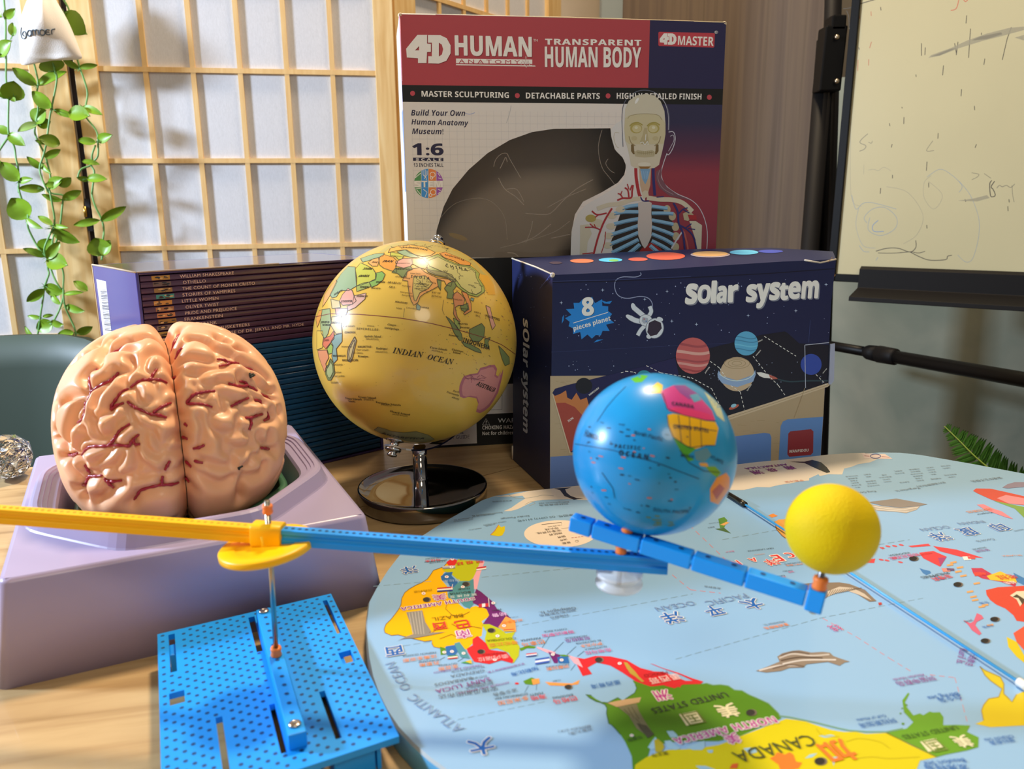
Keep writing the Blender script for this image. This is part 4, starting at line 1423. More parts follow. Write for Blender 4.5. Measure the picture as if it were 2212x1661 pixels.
rs = random.Random(3)
q = 0.0
while q < 1.0:
    w_ = rs.choice((0.006, 0.010, 0.016))
    a = lambda f, s_: (1000 + 62 * s_ + 46 * f + 6 * f * s_, 1040 + 400 * f + 6 * s_)
    D.poly([a(q, 0), a(q, 1), a(q + w_, 1), a(q + w_, 0)], kx, 2)
    q += w_ + rs.choice((0.010, 0.016, 0.026))
D.build('barcode_sticker', sl, 'white barcode sticker')
mb = MB()
rawc = MATS['raw_card']
mb.tube([bc(0, 0, BHT), bc(0.0, BDP * 0.5, BHT + 0.0002), bc(0, BDP, BHT)], 0.0007, mat('edge_wear', 'b8a890', 0.6), 6)
mb.tube([bc(0.001, -0.0002, BHT), bc(BWD * 0.55, -0.0002, BHT)], 0.0006, mat('edge_gloss', '9c8a7c', 0.3), 6)
mb.tube([bc(0, BDP, BHT), bc(0, BDP, BHT * 0.55)], 0.0006, rawc, 6)
mb.build('worn_edge', sl)
NB, NP = 37, 13
bh = (BHT - 2 * t - 0.0008) / NB
m_sp = mat('spine_purple', '48304c', 0.30, coat=0.25)
m_sb = mat('spine_teal', '144a74', 0.30, coat=0.25)
m_pg = mat('paper_edges', 'd8ccb4', 0.9)
def make_book(m):
    r = thing('book', (0, 0, 0), '', 'book')
    mb = MB()
    L, Dp, g = BWD - 2 * t - 0.0015, 0.100, 0.0011
    mb.box((0, 0.003, 0.0004), (L, 0, 0), (0, Dp - 0.003, 0), (0, 0, 0.0006), m)
    mb.box((0, 0.003, bh - g), (L, 0, 0), (0, Dp - 0.003, 0), (0, 0, 0.0006), m)
    pr = []
    for i in range(9):
        a = -math.pi / 2 + math.pi * i / 8
        pr.append((0.0016 - 0.0016 * math.cos(a), bh / 2 + (bh / 2 - 0.00012) * math.copysign(abs(math.sin(a)) ** 0.6, math.sin(a))))
    pr.append((0.0042, bh - 0.00012))
    pr.append((0.0042, 0.00012))
    mb.loops([[(0, y, z) for y, z in pr], [(L, y, z) for y, z in pr]], m, False, True, True)
    mb.build('cover', r)
    MB().box((0.001, 0.0042, 0.001), (L - 0.002, 0, 0), (0, Dp - 0.006, 0), (0, 0, bh - 0.0021), m_pg).build('page_block', r)
    return r
proto = {True: make_book(m_sp), False: make_book(m_sb)}
used = {True: False, False: False}
ords = 'topmost second third fourth fifth sixth seventh eighth ninth tenth eleventh twelfth thirteenth fourteenth fifteenth sixteenth seventeenth eighteenth nineteenth twentieth twenty-first twenty-second twenty-third twenty-fourth twenty-fifth'.split()
titles = ['WILLIAM SHAKESPEARE', 'OTHELLO', 'THE COUNT OF MONTE CRISTO', 'STORIES OF VAMPIRES', 'LITTLE WOMEN', 'OLIVER TWIST', 'PRIDE AND PREJUDICE', 'FRANKENSTEIN', 'ANNE FRANK', 'THE THREE MUSKETEERS', 'THE STRANGE CASE OF DR. JEKYLL AND MR. HYDE']
twid = [0.0395, 0.0165, 0.0545, 0.039, 0.0265, 0.0245, 0.0385, 0.028, 0.0235, 0.047, 0.092]
tx0 = 0.0270
m_tp, m_tb = ink('dcc0b4', 0.4), ink('8cc0cc', 0.4)
thumbs = ['a8823c', '6a5a58', '8c7048', '3f8a8a', 'c08a48', '9a6a4c', 'b87a50', '947038', '7a6a66', 'a08040', '6a6a70']
rowz = [0.1645, 0.1596]
for i in range(NB):
    pur = i < NP
    z = BHT - t - 0.0004 - (i + 1) * bh
    k = i if pur else i - NP
    if used[pur]:
        r = proto[pur].copy()
        COL.objects.link(r)
        for chd in proto[pur].children:
            if chd.name.split('.')[0] in ('cover', 'page_block'):
                c2 = chd.copy()
                COL.objects.link(c2)
                c2.parent = r
    else:
        r = proto[pur]
        used[pur] = True
    dj = 0.0010 * ((i * 7) % 5) / 4 + 0.0004
    loc = bc(t + 0.0007, dj, z)
    r.location = tuple(loc)
    r.rotation_euler = (0, 0, bA)
    WMAT[r.name] = Matrix.Translation(Vector(loc)) @ Matrix.Rotation(bA, 4, 'Z')
    r['category'] = 'book'
    r['group'] = 'purple-spined thin books in the slipcase' if pur else 'teal-spined thin books in the slipcase'
    if pur:
        r['label'] = ('thin purple-spined paperback, %s from the top of the violet slipcase' % ords[k]) if k else 'topmost thin purple-spined paperback, right under the top of the violet slipcase'
        if k == NP - 1:
            r['label'] = 'lowest thin purple-spined paperback, lying right on the teal-spined ones'
    else:
        r['label'] = ('thin teal-spined paperback, %s of the teal books counting down' % ords[k]) if k else 'topmost thin teal-spined paperback, right below the purple-spined ones'
        if i == NB - 1:
            r['label'] = 'lowest thin teal-spined paperback, on the floor of the slipcase'
    PK = Pl(loc, bX, hZ)
    PK.o = PK.o - bY * 0.00002
    D = Dec(PK)
    D.EPS = 0.00008
    def put(txt, x0, wid, m, zc=0.0011, hh=None):
        v, f, w0 = textmesh(txt, '', 0.0, 2, 1.06)
        kx_ = wid / w0
        ky_ = 0.0023 / 0.70
        D.mb.add([PK.w(x0 + p[0] * kx_, zc + p[1] * ky_, 0.0001) for p in v], f, m)
    if pur and k < len(titles):
        put(titles[k], tx0 + 0.0006 * ((k * 3) % 4), twid[k], m_tp)
        D.build('title', r, 'pale lettering')
        D = Dec(PK)
        rg = random.Random(k)
        x0 = 0.0075 + 0.0006 * ((k * 5) % 4)
        D.polyuv([[(x0, 0.0007), (x0 + 0.0125, 0.0007), (x0 + 0.0125, bh - 0.0007), (x0, bh - 0.0007)]], ink(thumbs[k]), 1)
        for s_ in range(7):
            ux, uz = x0 + rg.uniform(0.001, 0.011), rg.uniform(0.0011, bh - 0.0013)
            a_, b_ = rg.uniform(0.0008, 0.0022), rg.uniform(0.0003, 0.0007)
            D.polyuv([[(ux + a_ * math.cos(q) if x0 < ux + a_ * math.cos(q) < x0 + 0.0125 else ux, uz + b_ * math.sin(q)) for q in np.linspace(0, 5.5, 8)]], ink(rg.choice(['3a2c2c', 'c8a878', '5a4638', '2c3440'])), 2)
        D.build('spine_picture', r)
    elif not pur:
        lines = {4: ('FROM THE EARTH TO THE MOON', 0.030, 0.060), 9: ('THE ELECTRICITY', 0.055, 0.032)}
        if k in lines:
            put(lines[k][0], lines[k][1], lines[k][2], m_tb)
            D.build('title', r, 'pale blue lettering')

# ================================================================== navy carton
sW = 'bdb2a2'
sk = lambda h, r=0.40: ink(white_ref(h, sW), r)
sO = np.array([0.0278, 0.5635, 0.0004])
sA = 0.3216
sX, sY = np.array([math.cos(sA), math.sin(sA), 0]), np.array([-math.sin(sA), math.cos(sA), 0])
SDP = 0.088
PSo = Pl(sO, sX, hZ)
fl_ = [(1188, 1057), (1480, 1027), (1772, 998), (1780, 870), (1791, 745), (1796, 650), (1806, 560), (1690, 565), (1500, 577), (1350, 587), (1193.5, 594), (1191, 820)]
fu = [PSo.uv(*p) for p in fl_]
fu[0] = (fu[0][0], 0.0)
fu[1] = (fu[1][0], 0.0)
fu[2] = (fu[2][0], 0.0)
bk_ = Pl(sO + sY * SDP, sX, hZ)
btl, btr = bk_.uv(1103, 560), bk_.uv(1798, 542)
bu = []
btop = {6: (1799, 543), 7: (1664, 535), 8: (1500, 538), 9: (1340, 545), 10: (1106, 559)}
for (u, v) in fu:
    f = (u - fu[0][0]) / (fu[2][0] - fu[0][0])
    tp = btl[1] + (btr[1] - btl[1]) * min(1, max(0, f))
    bu.append((btl[0] + (u - fu[0][0]) / (max(p[0] for p in fu) - fu[0][0]) * (btr[0] - btl[0]), v / fu[10][1] * tp if v < 0.14 else tp))
so = thing('planet_set_carton', sO, 'battered navy carton reading solar system, with planets printed on it', 'box')
m_nv = sk('161b36')
mb = MB()
for k_, p_ in btop.items():
    bu[k_] = bk_.uv(*p_)
F_ = [PSo.w(u, v) for u, v in fu]
B_ = [bk_.w(u, v) for u, v in bu]
n = len(F_)
ring = list(range(n))
mb.add(F_ + B_, [(k, (k + 1) % n, n + (k + 1) % n, n + k) for k in ring if k not in (6, 7, 8, 9)], m_nv)
lv, lf = [], []
for k in (6, 7, 8, 9):
    b_ = len(lv)
    for i in range(7):
        for j in range(7):
            a_, c_ = F_[k] + (F_[k + 1] - F_[k]) * i / 6, B_[k] + (B_[k + 1] - B_[k]) * i / 6
            lv.append(a_ + (c_ - a_) * j / 6)
    for i in range(6):
        for j in range(6):
            q = b_ + i * 7 + j
            lf += [(q, q + 7, q + 8), (q, q + 8, q + 1)]
mb.add(lv, lf, m_nv)
from mathutils.bvhtree import BVHTree
lidtree = BVHTree.FromPolygons([tuple(p) for p in lv], lf)
fc = tessellate_polygon([[Vector((u, v, 0)) for u, v in fu]])
mb.add(F_, fc, m_nv)
mb.add(B_, [f[::-1] for f in fc], m_nv)
mb.build('carton', so)
D = Dec(PSo).crop(1080, 520, 2.9105)
wood, woodl, wht = sk('9a8462'), sk('b09a78'), sk('c8c0b0')
def stars(m, n, seed, poly_x, poly_y):
    rs = random.Random(seed)
    for i in range(n):
        x, y = rs.uniform(*poly_x), rs.uniform(*poly_y)
        r_ = rs.choice((1.6, 2.2, 3.4))
        D.ell((x, y), r_, r_, m, 1, n=6)
stars(sk('8f93a8'), 90, 4, (345, 2070), (240, 830))
for x, y in ((645, 310), (910, 368), (1050, 318), (1080, 505), (1235, 525), (2050, 275), (385, 390), (1560, 470), (1860, 440)):
    D.poly([(x - 12, y), (x - 2, y - 2), (x, y - 12), (x + 2, y - 2), (x + 12, y), (x + 2, y + 2), (x, y + 12), (x - 2, y + 2)], sk('9aa2bc'), 2)
D.poly([(316, 850), (665, 848), (1430, 960), (2045, 860), (2033, 1100), (2014, 1390), (1480, 1411), (900, 1480), (314, 1558)], wood, 1)
rs = random.Random(9)
wgr = sk('8c7654')
for i in range(70):
    x, y = rs.uniform(330, 430) if i < 25 else rs.uniform(1480, 2000), rs.uniform(880, 1350) if i < 25 else rs.uniform(1120, 1340)
    D.line([(x, y), (x + rs.uniform(15, 50), y - 1)], 2, wgr, 2)
bd = [(330, 955), (346, 930), (420, 908), (660, 850), (900, 790), (1200, 705), (1500, 630), (1640, 592), (1790, 570), (1808, 580), (1880, 645), (2075, 655), (2085, 880), (2060, 905), (1430, 1108), (900, 1290), (440, 1330)]
D.poly(bd, sk('14151f'), 3)
D.poly([(330, 955), (346, 930), (420, 908), (660, 850), (900, 790), (1100, 735), (1200, 1190), (900, 1290), (440, 1330)], sk('1d1c3c'), 4)
D.poly([(330, 960), (345, 975), (380, 962), (415, 940), (422, 985), (450, 1000), (480, 955), (505, 1000), (545, 985), (560, 1040), (620, 1040), (600, 1120), (640, 1180), (560, 1260), (440, 1320)], sk('a86434'), 5)
D.poly([(348, 1020), (410, 1018), (470, 1045), (520, 1100), (540, 1180), (510, 1270), (440, 1330), (425, 1290)], sk('8c3a2c'), 6)
D.text('SUN', (430, 1140), (462, 1118), wht, 'b', lvl=7)
D.line([(330, 962), (440, 1335)], 7, woodl, 7)
D.poly([(1430, 1100), (1700, 1015), (2062, 893), (2085, 870), (2086, 895), (2060, 918), (1700, 1040), (1434, 1128)], woodl, 5)
D.line([(1432, 1116), (1700, 1028), (2062, 906)], 3, wgr, 6)
D.poly([(316, 1358), (445, 1350), (760, 1330), (760, 1510), (314, 1558)], sk('56688c'), 2)
D.poly([(1300, 1250), (1485, 1228), (1660, 1208), (1695, 1212), (1706, 1235), (1702, 1392), (1480, 1411), (1200, 1440)], sk('52709c'), 3)
D.poly([(2031, 1106), (1810, 1122), (1778, 1136), (1764, 1166), (1750, 1402), (2013, 1388)], sk('52749f'), 3)
D.poly([(1825, 1198), (1955, 1184), (1970, 1198), (1968, 1330), (1954, 1346), (1818, 1358), (1806, 1342), (1812, 1212)], sk('7c2c2e'), 4)
D.text('WANPIDOU', (1816, 1333), (1938, 1324), wht, 'b', lvl=5)
# planets
def ball(c, rx, ry, base, bands, lvl=6):
    D.ell(c, rx, ry, sk(base), lvl)
    for dy, hw, col in bands:
        P = []
        for s_ in (1, -1):
            rng = np.linspace(-1, 1, 13) if s_ > 0 else np.linspace(1, -1, 13)
            for q in rng:
                yy = dy + s_ * hw + 6 * math.sin(q * 2.4) - 0.10 * rx * (1 - q * q) * -1
                yy = max(-ry * 0.96, min(ry * 0.96, yy))
                xm = rx * 0.985 * math.sqrt(max(0, 1 - (yy / ry) ** 2))
                P.append((c[0] + q * xm, c[1] + yy))
        D.poly(P, sk(col), lvl + 1)
ball((1212, 722), 107, 114, 'a8504a', [(-70, 7, '8e4040'), (-25, 9, 'bc8a78'), (25, 6, '8e4040'), (50, 8, 'b87e70'), (85, 6, '8c3c3a')])
ball((1547, 645), 74, 76, '4e8ea4', [(-40, 3, '3a6f88'), (-18, 3, '3a6f88'), (10, 4, '5fa0b2'), (35, 3, '3a6f88')])
D.ell((1490, 838), 108, 108, sk('ab9270'), 6)
for r_ in (30, 55, 80):
    D.line([(1488 + r_ * math.cos(a), 770 + r_ * 0.42 * math.sin(a)) for a in np.linspace(0, 6.28, 30)], 3, sk('8a7450'), 7)
D.poly([(1366, 835), (1374, 815), (1395, 850), (1490, 878), (1585, 845), (1603, 812), (1607, 840), (1590, 885), (1490, 920), (1395, 895), (1368, 860)], sk('7c90a4'), 8)
D.line(smoothpts([(1378, 838), (1430, 870), (1490, 880), (1560, 865), (1600, 830)]), 4, sk('b8c4cc'), 9)
ball((1955, 777), 66, 66, '2c3f80', [])
D.ell((527, 912), 52, 50, sk('18181c'), 6)
D.ell((905, 850), 45, 36, sk('2c7a84'), 6)
for P in ([(1320, 757), (1380, 800), (1450, 910), (1510, 950), (1535, 1060)], [(1590, 725), (1680, 840), (1750, 910), (1790, 970)], [(1660, 600), (1860, 725)], [(920, 785), (1010, 830), (1200, 860), (1330, 930), (1385, 1040)], [(1985, 840), (2050, 905)], [(760, 830), (790, 820), (840, 825), (860, 835)]):
    D.line(P, 4, wht, 6, dash=(16, 12))
for t_, a, b in (('JUPITER', (1290, 835), (1320, 795)), ('SATURN', (1555, 945), (1582, 905)), ('URANUS', (1610, 725), (1640, 690)), ('NEPTUNE', (2030, 835), (2055, 805)), ('MERCURY', (562, 975), (625, 928)), ('VENUS', (1620, 640), (1650, 625))):
    D.text(t_, a, b, wht, 'b', lvl=7)
D.poly([(1612, 828), (1640, 826), (1690, 840), (1700, 865), (1660, 862), (1630, 850)], wht, 6)
D.poly([(1690, 840), (1735, 858), (1745, 868), (1700, 872)], sk('9c5040'), 6)
D.line(smoothpts([(1745, 870), (1820, 885), (1950, 880), (2075, 880)]), 9, sk('26383c'), 5)
D.ell((1470, 1045), 34, 11, sk('a0503c'), 6, -0.4)
D.ell((1468, 1036), 18, 11, sk('7fa8b8'), 7, -0.4)
rs = random.Random(12)
for i in range(46):
    x = rs.uniform(950, 2040)
    y = rs.uniform(max(760, 905 - (x - 950) * 0.28), 900)
    D.ell((x, y), 3.5, 2.5, sk('7c8494'), 5, n=6)
# starburst badge
P = []
for i in range(30):
    a = 2 * math.pi * i / 30
    r_ = (1.0 if i % 2 else 0.80) * (1 + 0.06 * math.sin(i * 2.3))
    P.append((562 + 152 * r_ * math.cos(a), 487 + 132 * r_ * math.sin(a)))
D.poly(P, sk('1f6ca4'), 2)
D.poly([(632, 372), (668, 384), (705, 378), (690, 396), (655, 394)], sk('1f6ca4'), 2)
D.poly([(588, 640), (610, 622), (650, 620), (618, 632)], sk('1f6ca4'), 2)
D.poly([(388, 522), (392, 480), (402, 465), (400, 500)], sk('1f6ca4'), 2)
D.text('8', (524, 473), (592, 466), sk('26405c'), 'b', off=0.04, lvl=3)
D.text('8', (518, 471), (588, 464), wht, 'b', off=0.04, lvl=4)
D.line([(460, 517), (678, 450)], 4, wht, 4)
D.text('pieces planet', (464, 566), (696, 499), wht, 'b', off=0.01, lvl=4)
# chunky title
def chunky(txt, pts, hts):
    for ch_, (a, b), h_ in zip(txt, pts, hts):
        D.text(ch_, (a[0] + 7, a[1] + 7), (b[0] + 7, b[1] + 7), sk('6c6c72'), 'b', h=h_, off=0.05, lvl=3)
        D.text(ch_, a, b, wht, 'b', h=h_, off=0.05, lvl=4)
chunky('sOlar', [((1166, 392), (1232, 392)), ((1240, 388), (1318, 388)), ((1328, 388), (1352, 387)), ((1362, 386), (1418, 384)), ((1436, 384), (1490, 380))], [150, 105, 122, 124, 128])
chunky('system', [((1548, 380), (1608, 378)), ((1612, 376), (1690, 372)), ((1694, 368), (1752, 366)), ((1756, 370), (1806, 366)), ((1812, 362), (1882, 358)), ((1896, 360), (1995, 356))], [128, 130, 130, 105, 126, 130])
# astronaut and its tether
tw = sk('b4b4b0')
D.line(smoothpts([(882, 200), (885, 215), (850, 228), (770, 228), (728, 250), (722, 300), (745, 345), (800, 362), (880, 350), (930, 360), (955, 390), (958, 430)], 8), 5, sk('7e8294'), 3, dash=None)
def limb(P, w):
    D.line(smoothpts(P, 5), w, sk('5a6068'), 4)
    D.line(smoothpts(P, 5), w - 5, tw, 5)
limb([(905, 475), (870, 445), (840, 420)], 34)
limb([(895, 510), (850, 500), (815, 482)], 34)
limb([(930, 480), (950, 445), (940, 412)], 28)
limb([(915, 530), (885, 560), (865, 595)], 28)
D.ell((838, 415), 14, 24, tw, 6, -0.3)
D.ell((812, 480), 24, 13, tw, 6, 0.5)
D.ell((915, 500), 42, 38, sk('5a6068'), 5)
D.ell((915, 500), 39, 35, tw, 6)
D.poly([(895, 478), (928, 486), (935, 512), (905, 522), (890, 505)], sk('8a8e90'), 7)
D.ell((905, 492), 4, 4, sk('9c4040'), 8)
D.ell((918, 506), 4, 4, sk('3c5c8c'), 8)
D.ell((972, 550), 58, 66, sk('5a6068'), 6, 0.25)
D.ell((972, 550), 54, 62, tw, 7, 0.25)
D.ell((1005, 492), 20, 12, tw, 6, 0.4)
D.ell((935, 602), 16, 14, tw, 6, 0.4)
D.poly([(935, 515), (972, 498), (1010, 515), (1016, 550), (985, 590), (945, 600), (925, 575)], sk('2c2430'), 8)
# creases and worn lines
D.line([(330, 262), (700, 255), (1200, 232), (1700, 205), (2110, 175)], 5, sk('0e1020'), 3)
D.line([(330, 255), (700, 246), (1200, 224)], 3, sk('343a5c'), 4)
D.line([(1915, 655), (1920, 925)], 4, sk('a0a0a4'), 6)
D.line([(1918, 655), (2068, 640)], 4, sk('a0a0a4'), 6)
D.line([(1915, 925), (1890, 1000), (1850, 1110)], 3, wgr, 6)
D.line([(1950, 500), (1940, 640)], 2, sk('3a4266'), 3)
D.line([(320, 700), (900, 670), (1500, 640)], 2, sk('2c3254'), 2)
D.build('front_print', so, 'printed planets, astronaut, starburst and white title lettering')
# left side lettering
PSL = Pl(sO, -sY, hZ)
D = Dec(PSL).crop(1080, 520, 2.9105)
D.text('sOlar system', (146, 488), (146, 1192), sk('b8b4b4'), 'b', h=36, off=0.02, lvl=1)
stars(sk('5c6284'), 22, 8, (75, 300), (200, 900))
D.line([(330, 200), (250, 300), (300, 240)], 2, sk('3c4a80'), 1)
D.build('side_lettering', so, 'white lettering running down the narrow side')
# top printing: planets in a row
v1, v0 = F_[10], F_[6]
tn = np.cross(F_[6] - F_[10], B_[10] - F_[10])
PT = Pl(F_[10], F_[6] - F_[10], np.cross(tn, F_[6] - F_[10]))
D = Dec(PT).crop(1080, 520, 2.9105)
D.EPS = 0.0004
def lid(px, py, h):
    """point on the bowed lid"""
    d = Vector(ray(px, py)).normalized()
    hit = lidtree.ray_cast(Vector(EYE), d)
    if hit[0] is None:
        hit = lidtree.find_nearest(Vector(EYE) + d * 0.66)
    return np.array(hit[0]) + np.array([0, 0, h])
def tell(c, rx, ry, h, l=2):
    V, Fc = [], []
    for r_ in range(6):
        for t in np.linspace(0, 2 * math.pi, 32, endpoint=False):
            f = r_ / 5
            V.append(lid(*K(1080, 520, 2.9105, [(c[0] + f * rx * math.cos(t), c[1] + f * ry * math.sin(t))])[0], 0.00012 * l))
    for r_ in range(5):
        for k in range(32):
            k2 = (k + 1) % 32
            Fc.append((r_ * 32 + k, r_ * 32 + k2, r_ * 32 + 32 + k2, r_ * 32 + 32 + k))
    D.mb.add(V, Fc, sk(h))
tell((350, 140), 40, 8, '3a2c34')
tell((515, 128), 74, 13, 'b4603c')
tell((695, 122), 74, 13, '4a9cb0')
tell((715, 126), 30, 7, '6a9c48', 3)
tell((868, 118), 62, 11, 'a84a38')
tell((1042, 98), 122, 24, 'c05036')
tell((1322, 88), 124, 18, 'a08a80')
tell((1322, 84), 112, 16, 'c89458', 3)
tell((1534, 74), 90, 15, '5aa0b4')
tell((1702, 68), 78, 10, '3c4488')
D.build('top_print', so, 'row of planet discs printed on the lid')
# torn and rubbed corners
mb = MB()
rc = mat('torn_card', '9a7448', 0.9)
cor = F_[6]
for i in range(9):
    rs = random.Random(40 + i)
    p = cor + sX * rs.uniform(-0.020, 0.003) + sY * rs.uniform(-0.001, 0.012) + hZ * rs.uniform(-0.012, 0.0015)
    if i < 5:
        p = cor + sX * rs.uniform(-0.001, 0.004) + sY * rs.uniform(0, 0.010) + hZ * rs.uniform(-0.014, 0.001)
    e1 = np.array([rs.uniform(-1, 1), rs.uniform(-.4, .4), rs.uniform(-1, 1)]) * 0.005
    e2 = np.array([rs.uniform(-.5, .5), rs.uniform(-1, 1), rs.uniform(-.7, .7)]) * 0.004
    mb.cbox(p, e1, e2, np.cross(e1, e2) / np.linalg.norm(np.cross(e1, e2)) * 0.0006, rc)
mb.build('torn_corner', so)
mb = MB()
rw = mat('rubbed_white', 'cfc4b2', 0.9)
mb.tube([B_[10] + hZ * 0.0003, B_[10] * 0.4 + F_[10] * 0.6 + hZ * 0.0006 + sX * 0.001, F_[10] + hZ * 0.0004], 0.0006, rw, 6)
mb.tube([F_[6] - sX * 0.030 + hZ * 0.0002, F_[6] - sX * 0.015 - hZ * 0.0022, F_[6]], 0.0007, rw, 6)
mb.sphere(F_[10], 0.0018, rw, 8, 6)
mb.tube([B_[0] + hZ * 0.012, B_[0]], 0.0009, rw, 6)
mb.build('worn_edge', so)
fp = K(1080, 520, 2.9105, [(2072, 648), (2100, 644), (2094, 878), (2076, 902), (2062, 900)])
mb = MB()
fv = [PSo.at(x, y, 0.0012) for x, y in fp]
mb.loops([[p - PSo.n * 0.0009 for p in fv], fv], sk('8c8c94', 0.3), False, True, True)
mb.build('loose_flap', so, 'pale loose flap at the right edge')
# ================================================================== globe on chrome stand
m_chrome = mat('chrome', 'd4d2d0', 0.05, 1.0)
m_chromed = mat('chrome_base', '8a8886', 0.05, 1.0)
gL, gR = onz(772, 1052, 0.0132), onz(1052, 1040, 0.0132)
gB = (gL + gR) / 2
gB[2] = 0
gr = np.linalg.norm(gR - gL) / 2
gC = atY(898.5, 740, 0.580)
GR = 0.0742
gl = thing('desk_globe', gB, 'yellow-ocean world globe on a round chrome foot', 'globe')
mb = MB()
mb.lathe(gB, [(0.0, 0.0006), (gr * 0.93, 0.0), (gr * 0.985, 0.0015), (gr, 0.0045), (gr, 0.0120), (gr * 0.992, 0.0132), (gr * 0.975, 0.0131), (gr * 0.90, 0.0114), (gr * 0.7, 0.0100), (gr * 0.3, 0.0094), (0.0, 0.0093)], m_chromed, 96)
mb.build('foot', gl)
pp = onz(909, 1034, 0.0095)
mb = MB()
mb.lathe(pp, [(0.0, 0), (0.0056, 0.0), (0.0054, 0.0004), (0.0054, 0.0152), (0.0056, 0.0155), (0.0056, 0.0245), (0.004, 0.027), (0.0, 0.027)], m_chrome, 32)
mb.build('post', gl)
gaxis = AX_U * 0.955 + AX_R * 0.172 + AX_F * 0.24
gaxis /= np.linalg.norm(gaxis)
side = AX_F * 0.80 + AX_R * 0.60
side -= gaxis * (side @ gaxis)
side /= np.linalg.norm(side)
mb = MB()
loops = []
cw = np.cross(gaxis, side)
for i in range(60):
    q = math.pi * (-0.02 + 1.04 * i / 59)
    rd_ = -gaxis * math.cos(q) + side * math.sin(q)
    wv = 0.0055 if 3 < i < 56 else 0.0045
    c = gC + rd_ * (GR + 0.0048)
    loops.append([c + cw * wv - rd_ * 0.0006, c + cw * wv + rd_ * 0.0006, c - cw * wv + rd_ * 0.0006, c - cw * wv - rd_ * 0.0006])
mb.loops(loops, m_chrome, False, True, True)
mb.build('meridian_band', gl)
for sg, nm in ((-1, 'pivot_screw'), (1, 'pivot_screw')):
    c = gC + gaxis * sg * GR
    a_ = gaxis * sg
    mb = MB()
    mb.lathe(c, [(0.0, -0.001), (0.0062, -0.0008), (0.0066, 0.0004), (0.0040, 0.0012), (0.0030, 0.002), (0.0030, 0.0052), (0.0056, 0.0054), (0.0060, 0.0066), (0.0052, 0.0082), (0.0030, 0.0086), (0.0028, 0.0098), (0.0038, 0.0102), (0.0034, 0.0116), (0.0, 0.0122)], m_chrome, 28, a_)
    mb.build(nm, gl)
m_ocean = mat('globe_ocean', 'd2ac48', 0.30, coat=0.35, noise=0.04, nscale=25)
mb = MB()
mb.sphere(gC, GR, m_ocean, 128, 64)
ball_o = mb.build('globe_ball', gl)
gi = lambda h: ink(h, 0.32)
G = SDec(gC, GR)
G1 = (660, 490, 4.372)
G2 = (660, 780, 3.7759)
cT, cTd, cPk, cPkd, cOr, cPe, cLg, cGr, cDg, cYe, cRd, cBl, cOl, cGy = 'a8b08a'.replace('a8b08a', '6f9c8c'), '4f7f74', 'd0909a', 'a86a78', 'd2863c', 'd89660', 'a8b44a', '7d9c58', '4f6f4c', 'd0b24a', 'c85a50', '5a94a8', 'a8a060', '8c8a7c'
def mixh(a, b='c8a450', f=0.30):
    return ''.join('%02x' % int(int(a[i:i + 2], 16) * (1 - f) + int(b[i:i + 2], 16) * f) for i in (0, 2, 4))
